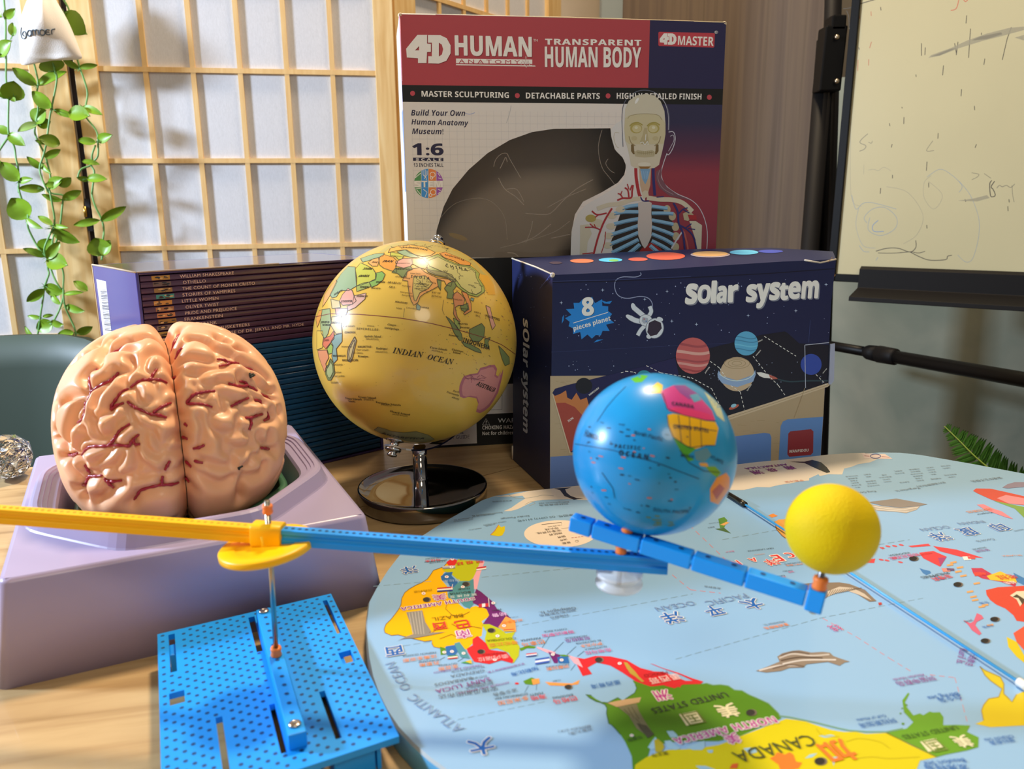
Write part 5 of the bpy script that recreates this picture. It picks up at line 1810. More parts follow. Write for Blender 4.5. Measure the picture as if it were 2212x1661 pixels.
lands = [
 (cOl, [(690, 240), (740, 205), (800, 168), (880, 148), (980, 138), (1090, 138), (1200, 150), (1340, 182), (1430, 222), (1510, 268), (1590, 325), (1660, 405), (1720, 470), (1700, 478), (1640, 430), (1560, 345), (1430, 280), (1290, 235), (1230, 238), (1120, 190), (990, 168), (870, 178), (790, 205), (740, 245)], 1),
 (cOr.replace('d2863c', 'd8a044'), [(780, 245), (800, 205), (880, 182), (1000, 170), (1120, 190), (1225, 242), (1180, 272), (1100, 280), (990, 252), (940, 217), (850, 228)], 2),
 (cLg, [(805, 240), (880, 252), (932, 272), (912, 302), (880, 312), (850, 282), (800, 272)], 2),
 (cT, [(860, 236), (950, 216), (992, 242), (1080, 290), (1000, 290), (930, 272)], 2),
 (cT, [(520, 300), (600, 272), (660, 255), (745, 250), (730, 280), (650, 302), (590, 322), (540, 335)], 2),
 (cPe, [(590, 340), (640, 302), (700, 292), (690, 340), (680, 372), (630, 372)], 2),
 (cOr, [(690, 292), (740, 262), (830, 290), (870, 330), (850, 372), (862, 432), (800, 412), (740, 392), (700, 362)], 3),
 (cPk, [(850, 332), (920, 300), (1010, 300), (1010, 350), (990, 372), (930, 392), (860, 372)], 3),
 (cDg, [(850, 390), (930, 390), (990, 372), (1012, 402), (962, 422), (950, 472), (910, 477), (870, 442), (815, 432)], 3),
 (cOr, [(1000, 300), (1110, 300), (1160, 350), (1130, 400), (1080, 386), (1010, 350)], 3),
 (cGr, [(1140, 300), (1250, 258), (1330, 310), (1430, 352), (1560, 372), (1602, 402), (1642, 442), (1632, 482), (1682, 560), (1692, 612), (1620, 662), (1540, 642), (1480, 602), (1430, 562), (1400, 512), (1330, 472), (1230, 452), (1160, 412), (1140, 352)], 2),
 ('aab27e', [(1160, 320), (1250, 285), (1330, 325), (1430, 365), (1550, 385), (1600, 420), (1610, 480), (1660, 570), (1660, 610), (1610, 640), (1540, 620), (1470, 570), (1420, 500), (1330, 440), (1240, 400), (1170, 370)], 3),
 ('6a7458', [(1140, 398), (1190, 412), (1300, 425), (1380, 452), (1420, 520), (1385, 520), (1330, 480), (1230, 460), (1160, 430)], 4),
 (cOr, [(1265, 252), (1320, 240), (1450, 292), (1560, 342), (1552, 367), (1470, 362), (1400, 322), (1310, 292)], 4),
 (cPe, [(960, 420), (1010, 395), (1080, 385), (1130, 430), (1240, 480), (1390, 500), (1372, 562), (1330, 552), (1310, 512), (1240, 502), (1252, 562), (1200, 592), (1120, 632), (1082, 662), (1060, 716), (1022, 742), (1000, 702), (980, 642), (970, 562), (965, 512), (915, 507), (940, 452)], 2),
 (cGr.replace('7d9c58', 'b8b070'), [(1020, 470), (1130, 462), (1200, 532), (1160, 582), (1080, 622), (1042, 702), (1026, 692), (1010, 600)], 3),
 (cDg, [(1240, 492), (1280, 502), (1276, 602), (1252, 562)], 3),
 (cDg, [(1310, 582), (1350, 532), (1402, 512), (1422, 562), (1392, 602), (1402, 642), (1382, 682), (1332, 672), (1342, 622)], 3),
 (cRd.replace('c85a50', 'b8705a'), [(1390, 642), (1430, 612), (1470, 642), (1502, 682), (1492, 742), (1442, 742), (1412, 762), (1432, 852), (1462, 892), (1442, 902), (1396, 822), (1402, 742)], 3),
 (cOr.replace('d2863c', 'cc7a50'), [(1470, 612), (1522, 622), (1562, 722), (1566, 792), (1502, 832), (1490, 822), (1532, 772), (1512, 692)], 3),
 (cDg, [(1462, 750), (1482, 740), (1532, 720), (1542, 780), (1502, 802), (1470, 785)], 4),
 (cGr, [(1395, 862), (1450, 892), (1462, 962), (1440, 972), (1410, 922)], 3),
 (cDg, [(1325, 846), (1362, 872), (1422, 932), (1472, 1012), (1482, 1072), (1452, 1072), (1402, 1002), (1372, 922)], 3),
 (cDg, [(1545, 972), (1602, 942), (1662, 912), (1692, 952), (1682, 1042), (1642, 1082), (1582, 1082), (1545, 1032)], 3),
 (cDg, [(1470, 1082), (1562, 1112), (1642, 1156), (1662, 1192), (1602, 1176), (1502, 1126)], 3),
 (cDg, [(1690, 1062), (1745, 1042), (1722, 1092), (1732, 1142), (1692, 1132)], 3),
 (cDg, [(1820, 1122), (1872, 1172), (1922, 1232), (1926, 1292), (1882, 1312), (1852, 1242)], 3),
 (cPk, [(1700, 742), (1742, 762), (1762, 852), (1792, 932), (1762, 972), (1742, 902), (1722, 822)], 3),
 (cYe.replace('d0b24a', 'd49c30'), [(1625, 442), (1722, 462), (1782, 562), (1792, 642), (1722, 642), (1690, 562)], 1),
 (cBl, [(1560, 670), (1592, 676), (1582, 702), (1556, 692)], 3),
 (cBl, [(1055, 726), (1085, 752), (1080, 786), (1050, 782), (1045, 752)], 3),
 (cLg, [(470, 400), (522, 340), (590, 372), (640, 402), (672, 452), (662, 502), (602, 522), (522, 552), (482, 562), (485, 482)], 2),
 (cGr, [(480, 560), (540, 532), (602, 522), (622, 562), (542, 592), (485, 612)], 3),
 (cGr.replace('7d9c58', '5fa058'), [(660, 440), (722, 422), (752, 452), (732, 502), (672, 552), (622, 572), (602, 522), (662, 492)], 3),
 (cT, [(340, 440), (400, 375), (470, 380), (482, 560), (412, 602), (332, 602), (292, 662), (252, 672), (232, 642), (272, 560), (300, 500)], 2),
 (cPe, [(180, 640), (240, 560), (290, 500), (300, 520), (250, 620), (200, 700), (160, 760)], 2),
 (cPk, [(350, 640), (402, 582), (442, 602), (462, 662), (480, 700), (442, 732), (352, 742), (322, 702)], 3),
 ('cfa0a8', [(460, 652), (572, 626), (562, 682), (472, 762), (402, 792), (392, 750), (442, 732)], 2),
 ('c4bc9a', [(240, 682), (322, 702), (332, 762), (252, 772)], 2),
 (cPk, [(280, 770), (402, 772), (382, 832), (290, 832)], 2),
 ('d2c08c', [(250, 850), (342, 840), (340, 932), (346, 1002), (290, 1012), (240, 932)], 2),
 ('7fa07c', [(160, 782), (232, 772), (242, 902), (212, 1012), (182, 1062), (150, 1002), (140, 902)], 2),
 (cOr, [(100, 870), (130, 792), (160, 782), (150, 852), (112, 952)], 2),
 (cYe, [(108, 982), (162, 982), (172, 1062), (162, 1142), (108, 1162)], 2),
 (cRd, [(170, 1052), (232, 1032), (268, 982), (272, 1052), (232, 1102), (192, 1152), (160, 1112)], 3),
 (cBl, [(280, 1022), (346, 1006), (346, 1082), (292, 1152), (302, 1252), (266, 1292), (250, 1222), (262, 1122), (242, 1082)], 2),
 ('7cb050', [(205, 1152), (240, 1102), (262, 1132), (252, 1192), (222, 1202)], 3),
 ('d08068', [(118, 1166), (202, 1162), (222, 1232), (192, 1292), (202, 1342), (182, 1372), (150, 1292), (125, 1222)], 2),
 (cDg, [(192, 1332), (215, 1302), (236, 1242), (268, 1292), (278, 1382), (242, 1448), (213, 1448), (188, 1392)], 2),
 ('8fae84', [(202, 1340), (222, 1312), (240, 1272), (258, 1310), (262, 1372), (236, 1425), (216, 1420), (200, 1380)], 3),
 (cGy, [(465, 1036), (482, 1076), (462, 1162), (446, 1232), (426, 1278), (400, 1268), (394, 1202), (405, 1142), (436, 1086)], 2),
 ('b4ac84', [(460, 1070), (468, 1085), (448, 1160), (432, 1230), (418, 1250), (408, 1205), (420, 1145), (444, 1100)], 3),
]
G.crop(*G1)
line_m = gi('4a4438')
for col, P, lv in lands:
    G.poly(P, gi(mixh(col)), lv)
    if lv >= 2:
        G.line(P + [P[0]], 5, line_m, 5)
G.crop(*G2)
aus = [(1260, 290), (1252, 240), (1256, 200), (1275, 150), (1292, 122), (1350, 105), (1402, 98), (1425, 55), (1470, 45), (1500, 32), (1542, 30), (1562, 62), (1552, 112), (1580, 132), (1598, 98), (1612, 64), (1604, 130), (1590, 182), (1572, 252), (1535, 320), (1500, 372), (1460, 405), (1422, 425), (1390, 412), (1410, 352), (1392, 302), (1330, 292), (1290, 302)]
G.poly(aus, gi('a8606c'), 1)
ce = np.mean(np.array(aus), axis=0)
G.poly([tuple(ce + (np.array(p) - ce) * 0.88) for p in aus], gi('c4807c'), 2)
ant = [(560, 560), (592, 536), (660, 555), (702, 572), (802, 582), (902, 572), (1002, 602), (1052, 636), (1010, 655), (962, 662), (832, 652), (722, 622), (622, 592)]
G.poly(ant, gi('8f8a60'), 1)
G.line(ant + [ant[0]], 4, line_m, 2)
G.crop(*G1)
rng = random.Random(21)
def wig(a, b, n, amp, w, m, lv=5):
    P = [(a[0] + (b[0] - a[0]) * i / n + rng.uniform(-amp, amp), a[1] + (b[1] - a[1]) * i / n + rng.uniform(-amp, amp)) for i in range(n + 1)]
    G.line(P, w, m, lv)
rv = gi('5a5640')
for i in range(26):
    x, y = rng.uniform(1200, 1600), rng.uniform(340, 600)
    if y - 330 < (x - 1150) * 0.75 and y > 330 + (x - 1200) * 0.12:
        wig((x, y), (x + rng.uniform(-30, 90), y + rng.uniform(-10, 50)), 5, 8, 4, rv)
for i in range(10):
    wig((rng.uniform(1020, 1130), rng.uniform(480, 600)), (rng.uniform(1040, 1180), rng.uniform(520, 620)), 4, 8, 3, rv)
for i in range(30):
    x = rng.uniform(760, 1560)
    yb = 140 + 0.00055 * (x - 1080) ** 2 * (1 if x > 1080 else 0.55)
    wig((x, yb + rng.uniform(12, 60)), (x + rng.uniform(20, 80), yb + rng.uniform(15, 70)), 4, 7, 3, rv)
for i in range(8):
    wig((rng.uniform(1480, 1700), rng.uniform(1380, 1450)), (rng.uniform(1500, 1750), rng.uniform(1400, 1480)), 4, 10, 4, gi('8a4c58'))
for i in range(90):
    x, y = rng.uniform(1300, 1950), rng.uniform(560, 1350)
    wig((x, y), (x + rng.uniform(4, 18), y + rng.uniform(2, 10)), 1, 1, 4, rng.choice([gi('4f6f4c'), line_m, gi('a86a60')]), 2)
G.line([(95, 850), (240, 820), (500, 826), (700, 842), (900, 862), (1060, 888), (1200, 915), (1450, 976), (1700, 1050), (1850, 1112), (1985, 1205)], 6, gi('7c3c34'), 4)
G.line([(935, 770), (925, 855)], 3, line_m, 3)
G.line([(1305, 690), (1290, 780), (1310, 830)], 3, line_m, 3)
for i in range(60):
    x, y = rng.uniform(300, 1700), rng.uniform(880, 1600)
    if math.hypot(x - 1040, y - 1090) < 880:
        wig((x, y), (x + 5, y + 2), 1, 0, 4, gi('8c6c30'), 1)
tk = gi('2e2a24')
T = [('INDIAN', 'rbi', (820, 1190), (1110, 1238)), ('OCEAN', 'rbi', (1148, 1250), (1392, 1302)), ('AUSTRALIA', 'bi', (1606, 1494), (1776, 1560)), ('INDONESIA', 'b', (1482, 1085), (1735, 1165)),
 ('I N D I A', 'b', (995, 480), (1172, 502)), ('C H I N A', 'b', (1325, 382), (1530, 422)), ('ARABIAN', 'rbi', (765, 532), (902, 546)), ('SEA', 'rbi', (785, 577), (842, 582)),
 ('SAUDI', 'bi', (540, 406), (626, 408)), ('ARABIA', 'bi', (495, 476), (596, 476)), ('IRAN', 'bi', (725, 336), (822, 338)), ('KAZAKHSTAN', 'bi', (912, 202), (1150, 228)), ('MONGOLIA', 'bi', (1315, 272), (1500, 327)),
 ('PAKISTAN', 'b', (850, 408), (985, 410)), ('YEMEN', 'b', (510, 580), (592, 580)), ('OMAN', 'b', (665, 530), (746, 532)), ('SUDAN', 'b', (268, 652), (345, 612)), ('ETHIOPIA', 'b', (336, 716), (440, 712)), ('SOMALIA', 'bi', (480, 666), (582, 666)),
 ('MALDIVES', 'bi', (845, 716), (962, 731)), ('Male', 's', (858, 776), (908, 781)), ('Colombo', 's', (952, 771), (1040, 781)), ('LANKA', 'b', (1090, 766), (1166, 776)), ('Mumbai', 's', (910, 562), (990, 571)),
 ('Mangalore', 's', (895, 622), (1002, 636)), ('Bangalore', 's', (910, 652), (1012, 662)), ('Ahmedabad', 's', (845, 476), (985, 496)), ('New Delhi', 's', (990, 445), (1086, 452)), ('Nagpur', 's', (1078, 541), (1166, 556)), ('Hyderabad', 's', (1030, 590), (1140, 593)), ('Calcutta', 's', (1140, 521), (1230, 541)),
 ('BAY OF', 'rbi', (1190, 626), (1278, 637)), ('BENGAL', 'rbi', (1188, 660), (1286, 671)), ('Victoria', 's', (580, 941), (646, 946)), ('S E Y C H E L L E S', 'b', (483, 971), (686, 981)), ('Chagos', 'rb', (775, 932), (856, 937)), ('Archipelago', 'rb', (742, 961), (882, 977)),
 ('Agaleda Island', 'rbi', (550, 1041), (714, 1046)), ('(MAURITIUS)', 's', (570, 1066), (690, 1071)), ('COMOROS', 'b', (370, 1006), (470, 1006)), ('MAURITIUS', 'b', (495, 1141), (622, 1141)), ('Port Louis', 's', (483, 1171), (595, 1171)), ('St.-Denis', 's', (455, 1196), (542, 1201)), ('Réunion', 'rb', (497, 1231), (592, 1233)),
 ('Rodriges', 'rb', (668, 1156), (773, 1161)), ('(MAURITIUS)', 's', (660, 1186), (775, 1191)), ('MADAGASCAR', 'b', (350, 1269), (498, 1269)), ('MOZAMBIQUE', 'b', (262, 1226), (380, 1226)), ('Cocos Islands', 'rb', (1175, 1146), (1336, 1171)), ('(AUSTRALIA)', 's', (1190, 1171), (1296, 1191)), ('Christmas', 'rb', (1380, 1166), (1486, 1186)), ('Island', 'rb', (1390, 1191), (1460, 1204)),
 ('Socotra', 'rb', (620, 586), (706, 591)), ('Perth', 's', (1390, 1556), (1446, 1571)), ('Fremantle', 's', (1330, 1566), (1442, 1600)), ('Albany', 's', (1378, 1614), (1446, 1634)), ('Dar es Salaam', 's', (340, 946), (463, 946)), ('TANZANIA', 'b', (240, 916), (332, 916)), ('DEM.REP.OF', 'b', (150, 911), (226, 911)), ('THE CONGO', 'b', (160, 936), (230, 936)),
 ('East London', 's', (275, 1416), (371, 1416)), ('Durban', 's', (284, 1381), (341, 1381)), ('Elizabeth', 's', (246, 1478), (316, 1480)), ('PHILIPPINES', 'b', (1700, 851), (1832, 891)), ('MALAYSIA', 'b', (1437, 921), (1530, 927)), ('SINGAPORE', 'b', (1460, 956), (1546, 962)), ('CHINA', 'rbi', (1590, 811), (1652, 827)), ('SEA', 'rbi', (1605, 846), (1642, 852)), ('Sumatra', 'rbi', (1350, 1029), (1442, 1042)),
 ('TURKMENISTAN', 's', (815, 278), (930, 290)), ('AFGHANISTAN', 's', (850, 352), (985, 352)), ('ZAMBIA', 's', (176, 1082), (226, 1078)), ('IRAQ', 'b', (625, 340), (676, 342)), ('CAMBODIA', 's', (1450, 776), (1532, 782)), ('THAILAND', 's', (1398, 690), (1480, 700)), ('SWAZILAND', 's', (262, 1310), (352, 1310)), ('Antananarivo', 's', (340, 1138), (440, 1138))]
for t_, sty, a, b in T:
    G.text(t_, a, b, tk, sty, lv_ if False else 1.0, 0.0, 6)
G.crop(*G2)
for t_, sty, a, b in (('Prince Edward', 'rb', (330, 308), (462, 318)), ('Islands', 'rb', (355, 331), (410, 336)), ('Crozet Island', 'rb', (435, 297), (578, 307)), ('(FRANCE)', 's', (478, 318), (560, 322)), ('Kerguelen Islands', 'rb', (575, 338), (778, 364)), ('(FRANCE)', 's', (618, 358), (702, 368)), ('Heard Island', 'rb', (690, 412), (852, 442)), ('(AUSTRALIA)', 's', (708, 434), (832, 452)), ('ANTARCTICA', 'bi', (620, 588), (965, 634))):
    G.text(t_, a, b, tk, sty, 1.0, 0.0, 6)
G.build('map_print', ball_o, 'coloured countries and dark place names')

# ================================================================== lilac plinth
m_lil = mat('lilac_plastic', 'aaa0c4', 0.30, spec=0.5, noise=0.02, nscale=12)
pC = np.array([-0.2006, 0.4591, 0.0])
pA = math.radians(26.0)
pX, pY = np.array([math.cos(pA), math.sin(pA), 0]), np.array([-math.sin(pA), math.cos(pA), 0])
pl_ = thing('display_stand', pC, 'glossy lilac square stand with a stepped oval hollow holding the brain', 'stand')
def sq(hx, hy, z, r, n=6):
    out_ = []
    for cx, cy, a0 in ((hx - r, hy - r, 0), (-hx + r, hy - r, 90), (-hx + r, -hy + r, 180), (hx - r, -hy + r, 270)):
        for k in range(n + 1):
            a = math.radians(a0 + 90 * k / n)
            out_.append(pC + pX * (cx + r * math.cos(a)) + pY * (cy + r * math.sin(a)) + hZ * z)
    return out_
def octo(hx, hy, z, cut, n=112):
    """rounded octagon, sampled by angle"""
    out_ = []
    for k in range(n):
        a = 2 * math.pi * k / n
        c, s_ = math.cos(a), math.sin(a)
        p = 22.0
        f1 = (abs(c) ** p + abs(s_) ** p) ** (1 / p)
        f2 = (abs(c) + abs(s_)) / cut
        f = (f1 ** 26 + f2 ** 26) ** (1 / 26)
        out_.append(pC + pX * hx * c / f + pY * hy * s_ / f + hZ * z)
    return out_
mb = MB()
ZT = 0.050
ring = sq(0.084, 0.102, ZT, 0.004, 27)
mb.loops([sq(0.0915, 0.1095, 0.0, 0.006, 27), sq(0.0852, 0.1032, ZT - 0.0022, 0.005, 27), sq(0.0844, 0.1024, ZT - 0.0006, 0.0045, 27), sq(0.0828, 0.1008, ZT, 0.004, 27)], m_lil, True, True)
def sqring(hx, hy, z):
    """square outline sampled like octo"""
    out_ = []
    for k in range(112):
        a = 2 * math.pi * k / 112
        c, s_ = math.cos(a), math.sin(a)
        f = max(abs(c), abs(s_))
        out_.append(pC + pX * hx * c / f + pY * hy * s_ / f + hZ * z)
    return out_
mb.loops([sqring(0.0828, 0.1008, ZT), octo(0.0812, 0.0955, ZT, 1.42), octo(0.0806, 0.0949, ZT + 0.0008, 1.42), octo(0.0775, 0.0925, ZT + 0.0078, 1.42), octo(0.0762, 0.0912, ZT + 0.0087, 1.42),
          octo(0.0740, 0.0890, ZT + 0.0088, 1.42), octo(0.0738, 0.0888, ZT + 0.0078, 1.42), octo(0.0720, 0.0870, ZT + 0.0078, 1.42), octo(0.0718, 0.0868, ZT + 0.0068, 1.42), octo(0.0698, 0.0848, ZT + 0.0066, 1.42), octo(0.0696, 0.0846, ZT + 0.0056, 1.42),
          octo(0.0660, 0.0820, ZT + 0.0050, 1.43), octo(0.0650, 0.0810, ZT + 0.0030, 1.42), octo(0.0630, 0.0785, 0.030, 1.42), octo(0.0610, 0.0765, 0.0085, 1.42)], m_lil, False, False, True)
mb.build('stand_body', pl_)

# ================================================================== brain
bC = pC + np.array([-0.0012, 0.000, 0.0855])
A_, B__, C_, PE = 0.0632, 0.0775, 0.0618, 2.30
def brad(d):
    return (np.abs(d[..., 0] / A_) ** PE + np.abs(d[..., 1] / B__) ** PE + np.abs(d[..., 2] / C_) ** PE) ** (-1 / PE)
def toloc(p):
    q = np.asarray(p) - bC
    return np.stack([q @ pX, q @ pY, q[..., 2]], -1)
def toworld(q):
    return bC + q[..., :1] * pX + q[..., 1:2] * pY + q[..., 2:] * hZ
def onbrain(x, y):
    d = ray(x, y)
    t = np.linspace(0.25, 0.75, 500)
    q = toloc(EYE + d[None, :] * t[:, None])
    f = (np.abs(q[:, 0] / A_) ** PE + np.abs(q[:, 1] / B__) ** PE + np.abs(q[:, 2] / C_) ** PE)
    i = np.argmax(f < 1)
    if f.min() >= 1:
        i = int(np.argmin(f))
        q_ = q[i]
        return q_ / np.linalg.norm(q_) * brad(q_ / np.linalg.norm(q_))
    a, b = t[i - 1], t[i]
    for _ in range(25):
        m_ = (a + b) / 2
        qq = toloc(EYE + d * m_)
        if (abs(qq[0] / A_) ** PE + abs(qq[1] / B__) ** PE + abs(qq[2] / C_) ** PE) < 1:
            b = m_
        else:
            a = m_
    return toloc(EYE + d * b)
veins = [[(1030, 385), (1005, 425), (980, 465), (930, 470), (885, 490), (840, 525)], [(980, 465), (1040, 462), (1100, 465)], [(755, 415), (730, 445), (700, 470), (640, 500), (590, 530), (560, 555)], [(605, 390), (575, 420), (550, 455), (552, 505), (560, 555)],
 [(560, 555), (545, 600), (522, 640), (518, 690), (500, 745), (460, 775)], [(820, 625), (850, 650), (880, 668), (930, 690), (980, 715)], [(980, 715), (1040, 720), (1100, 738)], [(1005, 705), (1060, 665), (1100, 640), (1132, 618)], [(795, 635), (750, 650), (705, 678), (712, 645), (745, 600), (780, 555), (830, 530)],
 [(840, 785), (785, 820), (760, 840), (735, 880), (705, 920), (680, 942), (610, 945), (550, 950), (515, 975), (490, 1010)], [(680, 942), (750, 938), (830, 942), (850, 915), (870, 890), (905, 860)], [(862, 905), (880, 930), (912, 930)], [(910, 208), (875, 212), (840, 215), (770, 245), (720, 270), (680, 285)],
 [(670, 215), (635, 240), (620, 272)], [(590, 285), (560, 310), (500, 360), (430, 400), (415, 470)], [(385, 540), (365, 600), (358, 690), (356, 780)], [(395, 1008), (420, 1012), (440, 1006), (460, 995)], [(1125, 1055), (1110, 1085), (1090, 1120)], [(1075, 1160), (1070, 1190), (1065, 1220), (1000, 1235), (920, 1260), (890, 1300), (870, 1328)], [(1065, 1222), (1130, 1225), (1190, 1235)],
 [(520, 1210), (535, 1180), (550, 1162), (600, 1160), (640, 1155)], [(655, 1175), (680, 1195), (720, 1198), (780, 1192)], [(660, 1185), (690, 1215), (725, 1245)], [(515, 1080), (535, 1115), (552, 1140)], [(498, 1225), (525, 1225), (545, 1245), (540, 1280)],
 [(1450, 548), (1400, 552), (1350, 560), (1315, 568), (1280, 590), (1255, 632), (1330, 640), (1380, 648), (1430, 665)], [(1465, 322), (1510, 325), (1550, 345), (1540, 358), (1480, 370)], [(1555, 345), (1590, 348), (1620, 352)], [(1545, 495), (1580, 505), (1620, 515), (1680, 510), (1660, 485), (1625, 482)], [(1690, 515), (1720, 530), (1750, 548)],
 [(1560, 662), (1600, 640), (1625, 628), (1690, 600)], [(1665, 740), (1705, 742), (1745, 728), (1790, 715)], [(1705, 742), (1708, 780), (1695, 828)], [(1735, 612), (1770, 622), (1778, 640)], [(1818, 700), (1832, 740), (1800, 762)], [(1450, 190), (1472, 215), (1510, 218)], [(1575, 265), (1605, 268), (1640, 290)], [(1778, 955), (1810, 960), (1835, 965)],
 [(1375, 935), (1340, 955), (1300, 970)], [(1308, 1062), (1365, 1065)], [(1195, 128), (1160, 150), (1130, 180)], [(1215, 225), (1190, 235), (1165, 262)], [(1780, 575), (1815, 590), (1840, 612)], [(1640, 378), (1700, 395), (1745, 430), (1790, 480)], [(1145, 372), (1168, 382)], [(1240, 780), (1258, 800)], [(1225, 895), (1262, 902)], [(1255, 1100), (1290, 1120)], [(1258, 1250), (1280, 1262)], [(1862, 690), (1866, 706)]]
sulci = [[(1060, 180), (960, 186), (900, 202)], [(640, 395), (645, 345), (700, 292), (760, 272), (850, 262), (885, 272)], [(1130, 252), (1040, 272), (975, 305), (955, 350), (950, 400), (1010, 432)], [(860, 332), (872, 392), (825, 440), (808, 500), (850, 530)], [(1010, 480), (1032, 560), (1012, 620), (940, 640), (905, 600), (900, 560), (868, 530)],
 [(830, 402), (742, 442), (692, 502), (625, 580), (600, 662)], [(826, 640), (850, 720), (900, 790), (1000, 832)], [(722, 702), (642, 722), (592, 770), (578, 720)], [(592, 770), (610, 830), (642, 872), (720, 842), (742, 772), (800, 742)], [(530, 892), (640, 902), (722, 862)], [(480, 1012), (478, 940), (530, 862), (520, 812)], [(430, 902), (438, 800), (500, 642), (540, 560)],
 [(1008, 830), (1040, 900), (1070, 962), (1180, 992)], [(950, 852), (958, 940), (1010, 990), (1060, 1002)], [(600, 1062), (650, 1020), (702, 982), (725, 960)], [(620, 1112), (700, 1090), (760, 1062), (802, 990)], [(740, 1072), (755, 1150), (860, 1132), (900, 1090), (880, 1002)], [(890, 1002), (930, 1072), (962, 1082), (1040, 1140), (1130, 1152)], [(900, 1152), (1060, 1132), (1240, 1122)],
 [(1230, 702), (1150, 692), (1128, 740), (1000, 742)], [(1178, 482), (1100, 512), (1060, 622)], [(520, 1132), (590, 1122), (640, 1152)], [(690, 1252), (760, 1232), (802, 1202)], [(358, 870), (420, 950), (480, 1012), (540, 1062)], [(388, 642), (430, 602), (520, 582)], [(352, 820), (385, 920), (440, 1060), (520, 1192), (560, 1300)], [(1240, 862), (1130, 882), (1070, 962)], [(700, 1260), (640, 1300)], [(900, 1010), (870, 940), (890, 880)], [(760, 200), (690, 250), (650, 340)],
 [(1200, 332), (1290, 330), (1400, 352), (1470, 330), (1440, 272), (1390, 222)], [(1262, 432), (1330, 442), (1380, 412), (1480, 392), (1540, 382)], [(1335, 480), (1370, 512), (1460, 502), (1472, 480), (1550, 502)], [(1300, 500), (1330, 560), (1375, 602), (1380, 562)], [(1480, 582), (1490, 642), (1510, 692), (1440, 702), (1400, 662)], [(1490, 582), (1580, 622), (1640, 692), (1700, 692)], [(1600, 442), (1620, 502), (1700, 562), (1740, 612), (1660, 642)], [(1420, 692), (1408, 770), (1450, 830), (1550, 852), (1590, 822), (1600, 742), (1660, 712)],
 [(1408, 770), (1440, 822), (1500, 892), (1500, 962), (1540, 1002)], [(1520, 862), (1518, 920), (1600, 952), (1680, 932), (1700, 882), (1650, 832)], [(1700, 882), (1698, 822), (1740, 772), (1800, 762)], [(1558, 1062), (1570, 992), (1640, 962), (1720, 942)], [(1640, 1082), (1680, 1062), (1700, 1012), (1760, 1002), (1768, 960), (1812, 952)], [(1640, 1152), (1740, 1122), (1770, 1062)], [(1740, 852), (1750, 902), (1810, 922), (1808, 852)], [(1450, 282), (1520, 302), (1600, 332), (1690, 392)], [(1260, 202), (1340, 212), (1450, 262), (1560, 302)],
 [(1600, 1290), (1610, 1202), (1640, 1132)], [(1335, 1142), (1460, 1192), (1560, 1152)], [(1300, 1002), (1400, 1062), (1540, 1082)], [(1830, 562), (1760, 522), (1700, 442)], [(1330, 720), (1360, 830), (1340, 920)]]
KB = (0, 660, 3.0758)
def dens(P):
    P = smoothpts(K(*KB, P), 8)
    return np.array([onbrain(*p) for p in P])
vloc = [dens(P) for P in veins]
sloc = [dens(P) for P in sulci]
from mathutils.kdtree import KDTree
allp = np.concatenate(vloc + sloc)
kd = KDTree(len(allp))
for i, p in enumerate(allp):
    kd.insert(p, i)
kd.balance()
rgn = np.random.default_rng(11)
NWV = 46
kv = rgn.normal(size=(NWV, 3))
kv /= np.linalg.norm(kv, axis=1)[:, None]
kk = 2 * math.pi / 0.0245
kv *= kk * rgn.uniform(0.88, 1.12, (NWV, 1))
ph_ = rgn.uniform(0, 2 * math.pi, NWV)
AMP = 0.0066
def profile(t):
    t = np.clip(t, 0, 1)
    return (t * (2 - t)) ** 0.70
m_brain = mat('brain_vinyl', 'f0b88e', 0.40, coat=0.05, sss=0.22, noise=0.03, nscale=30)
br_ = thing('brain_model', bC - hZ * 0.078, 'peach anatomical brain model with red veins in its folds', 'brain model')
NA_, NL_ = 190, 620
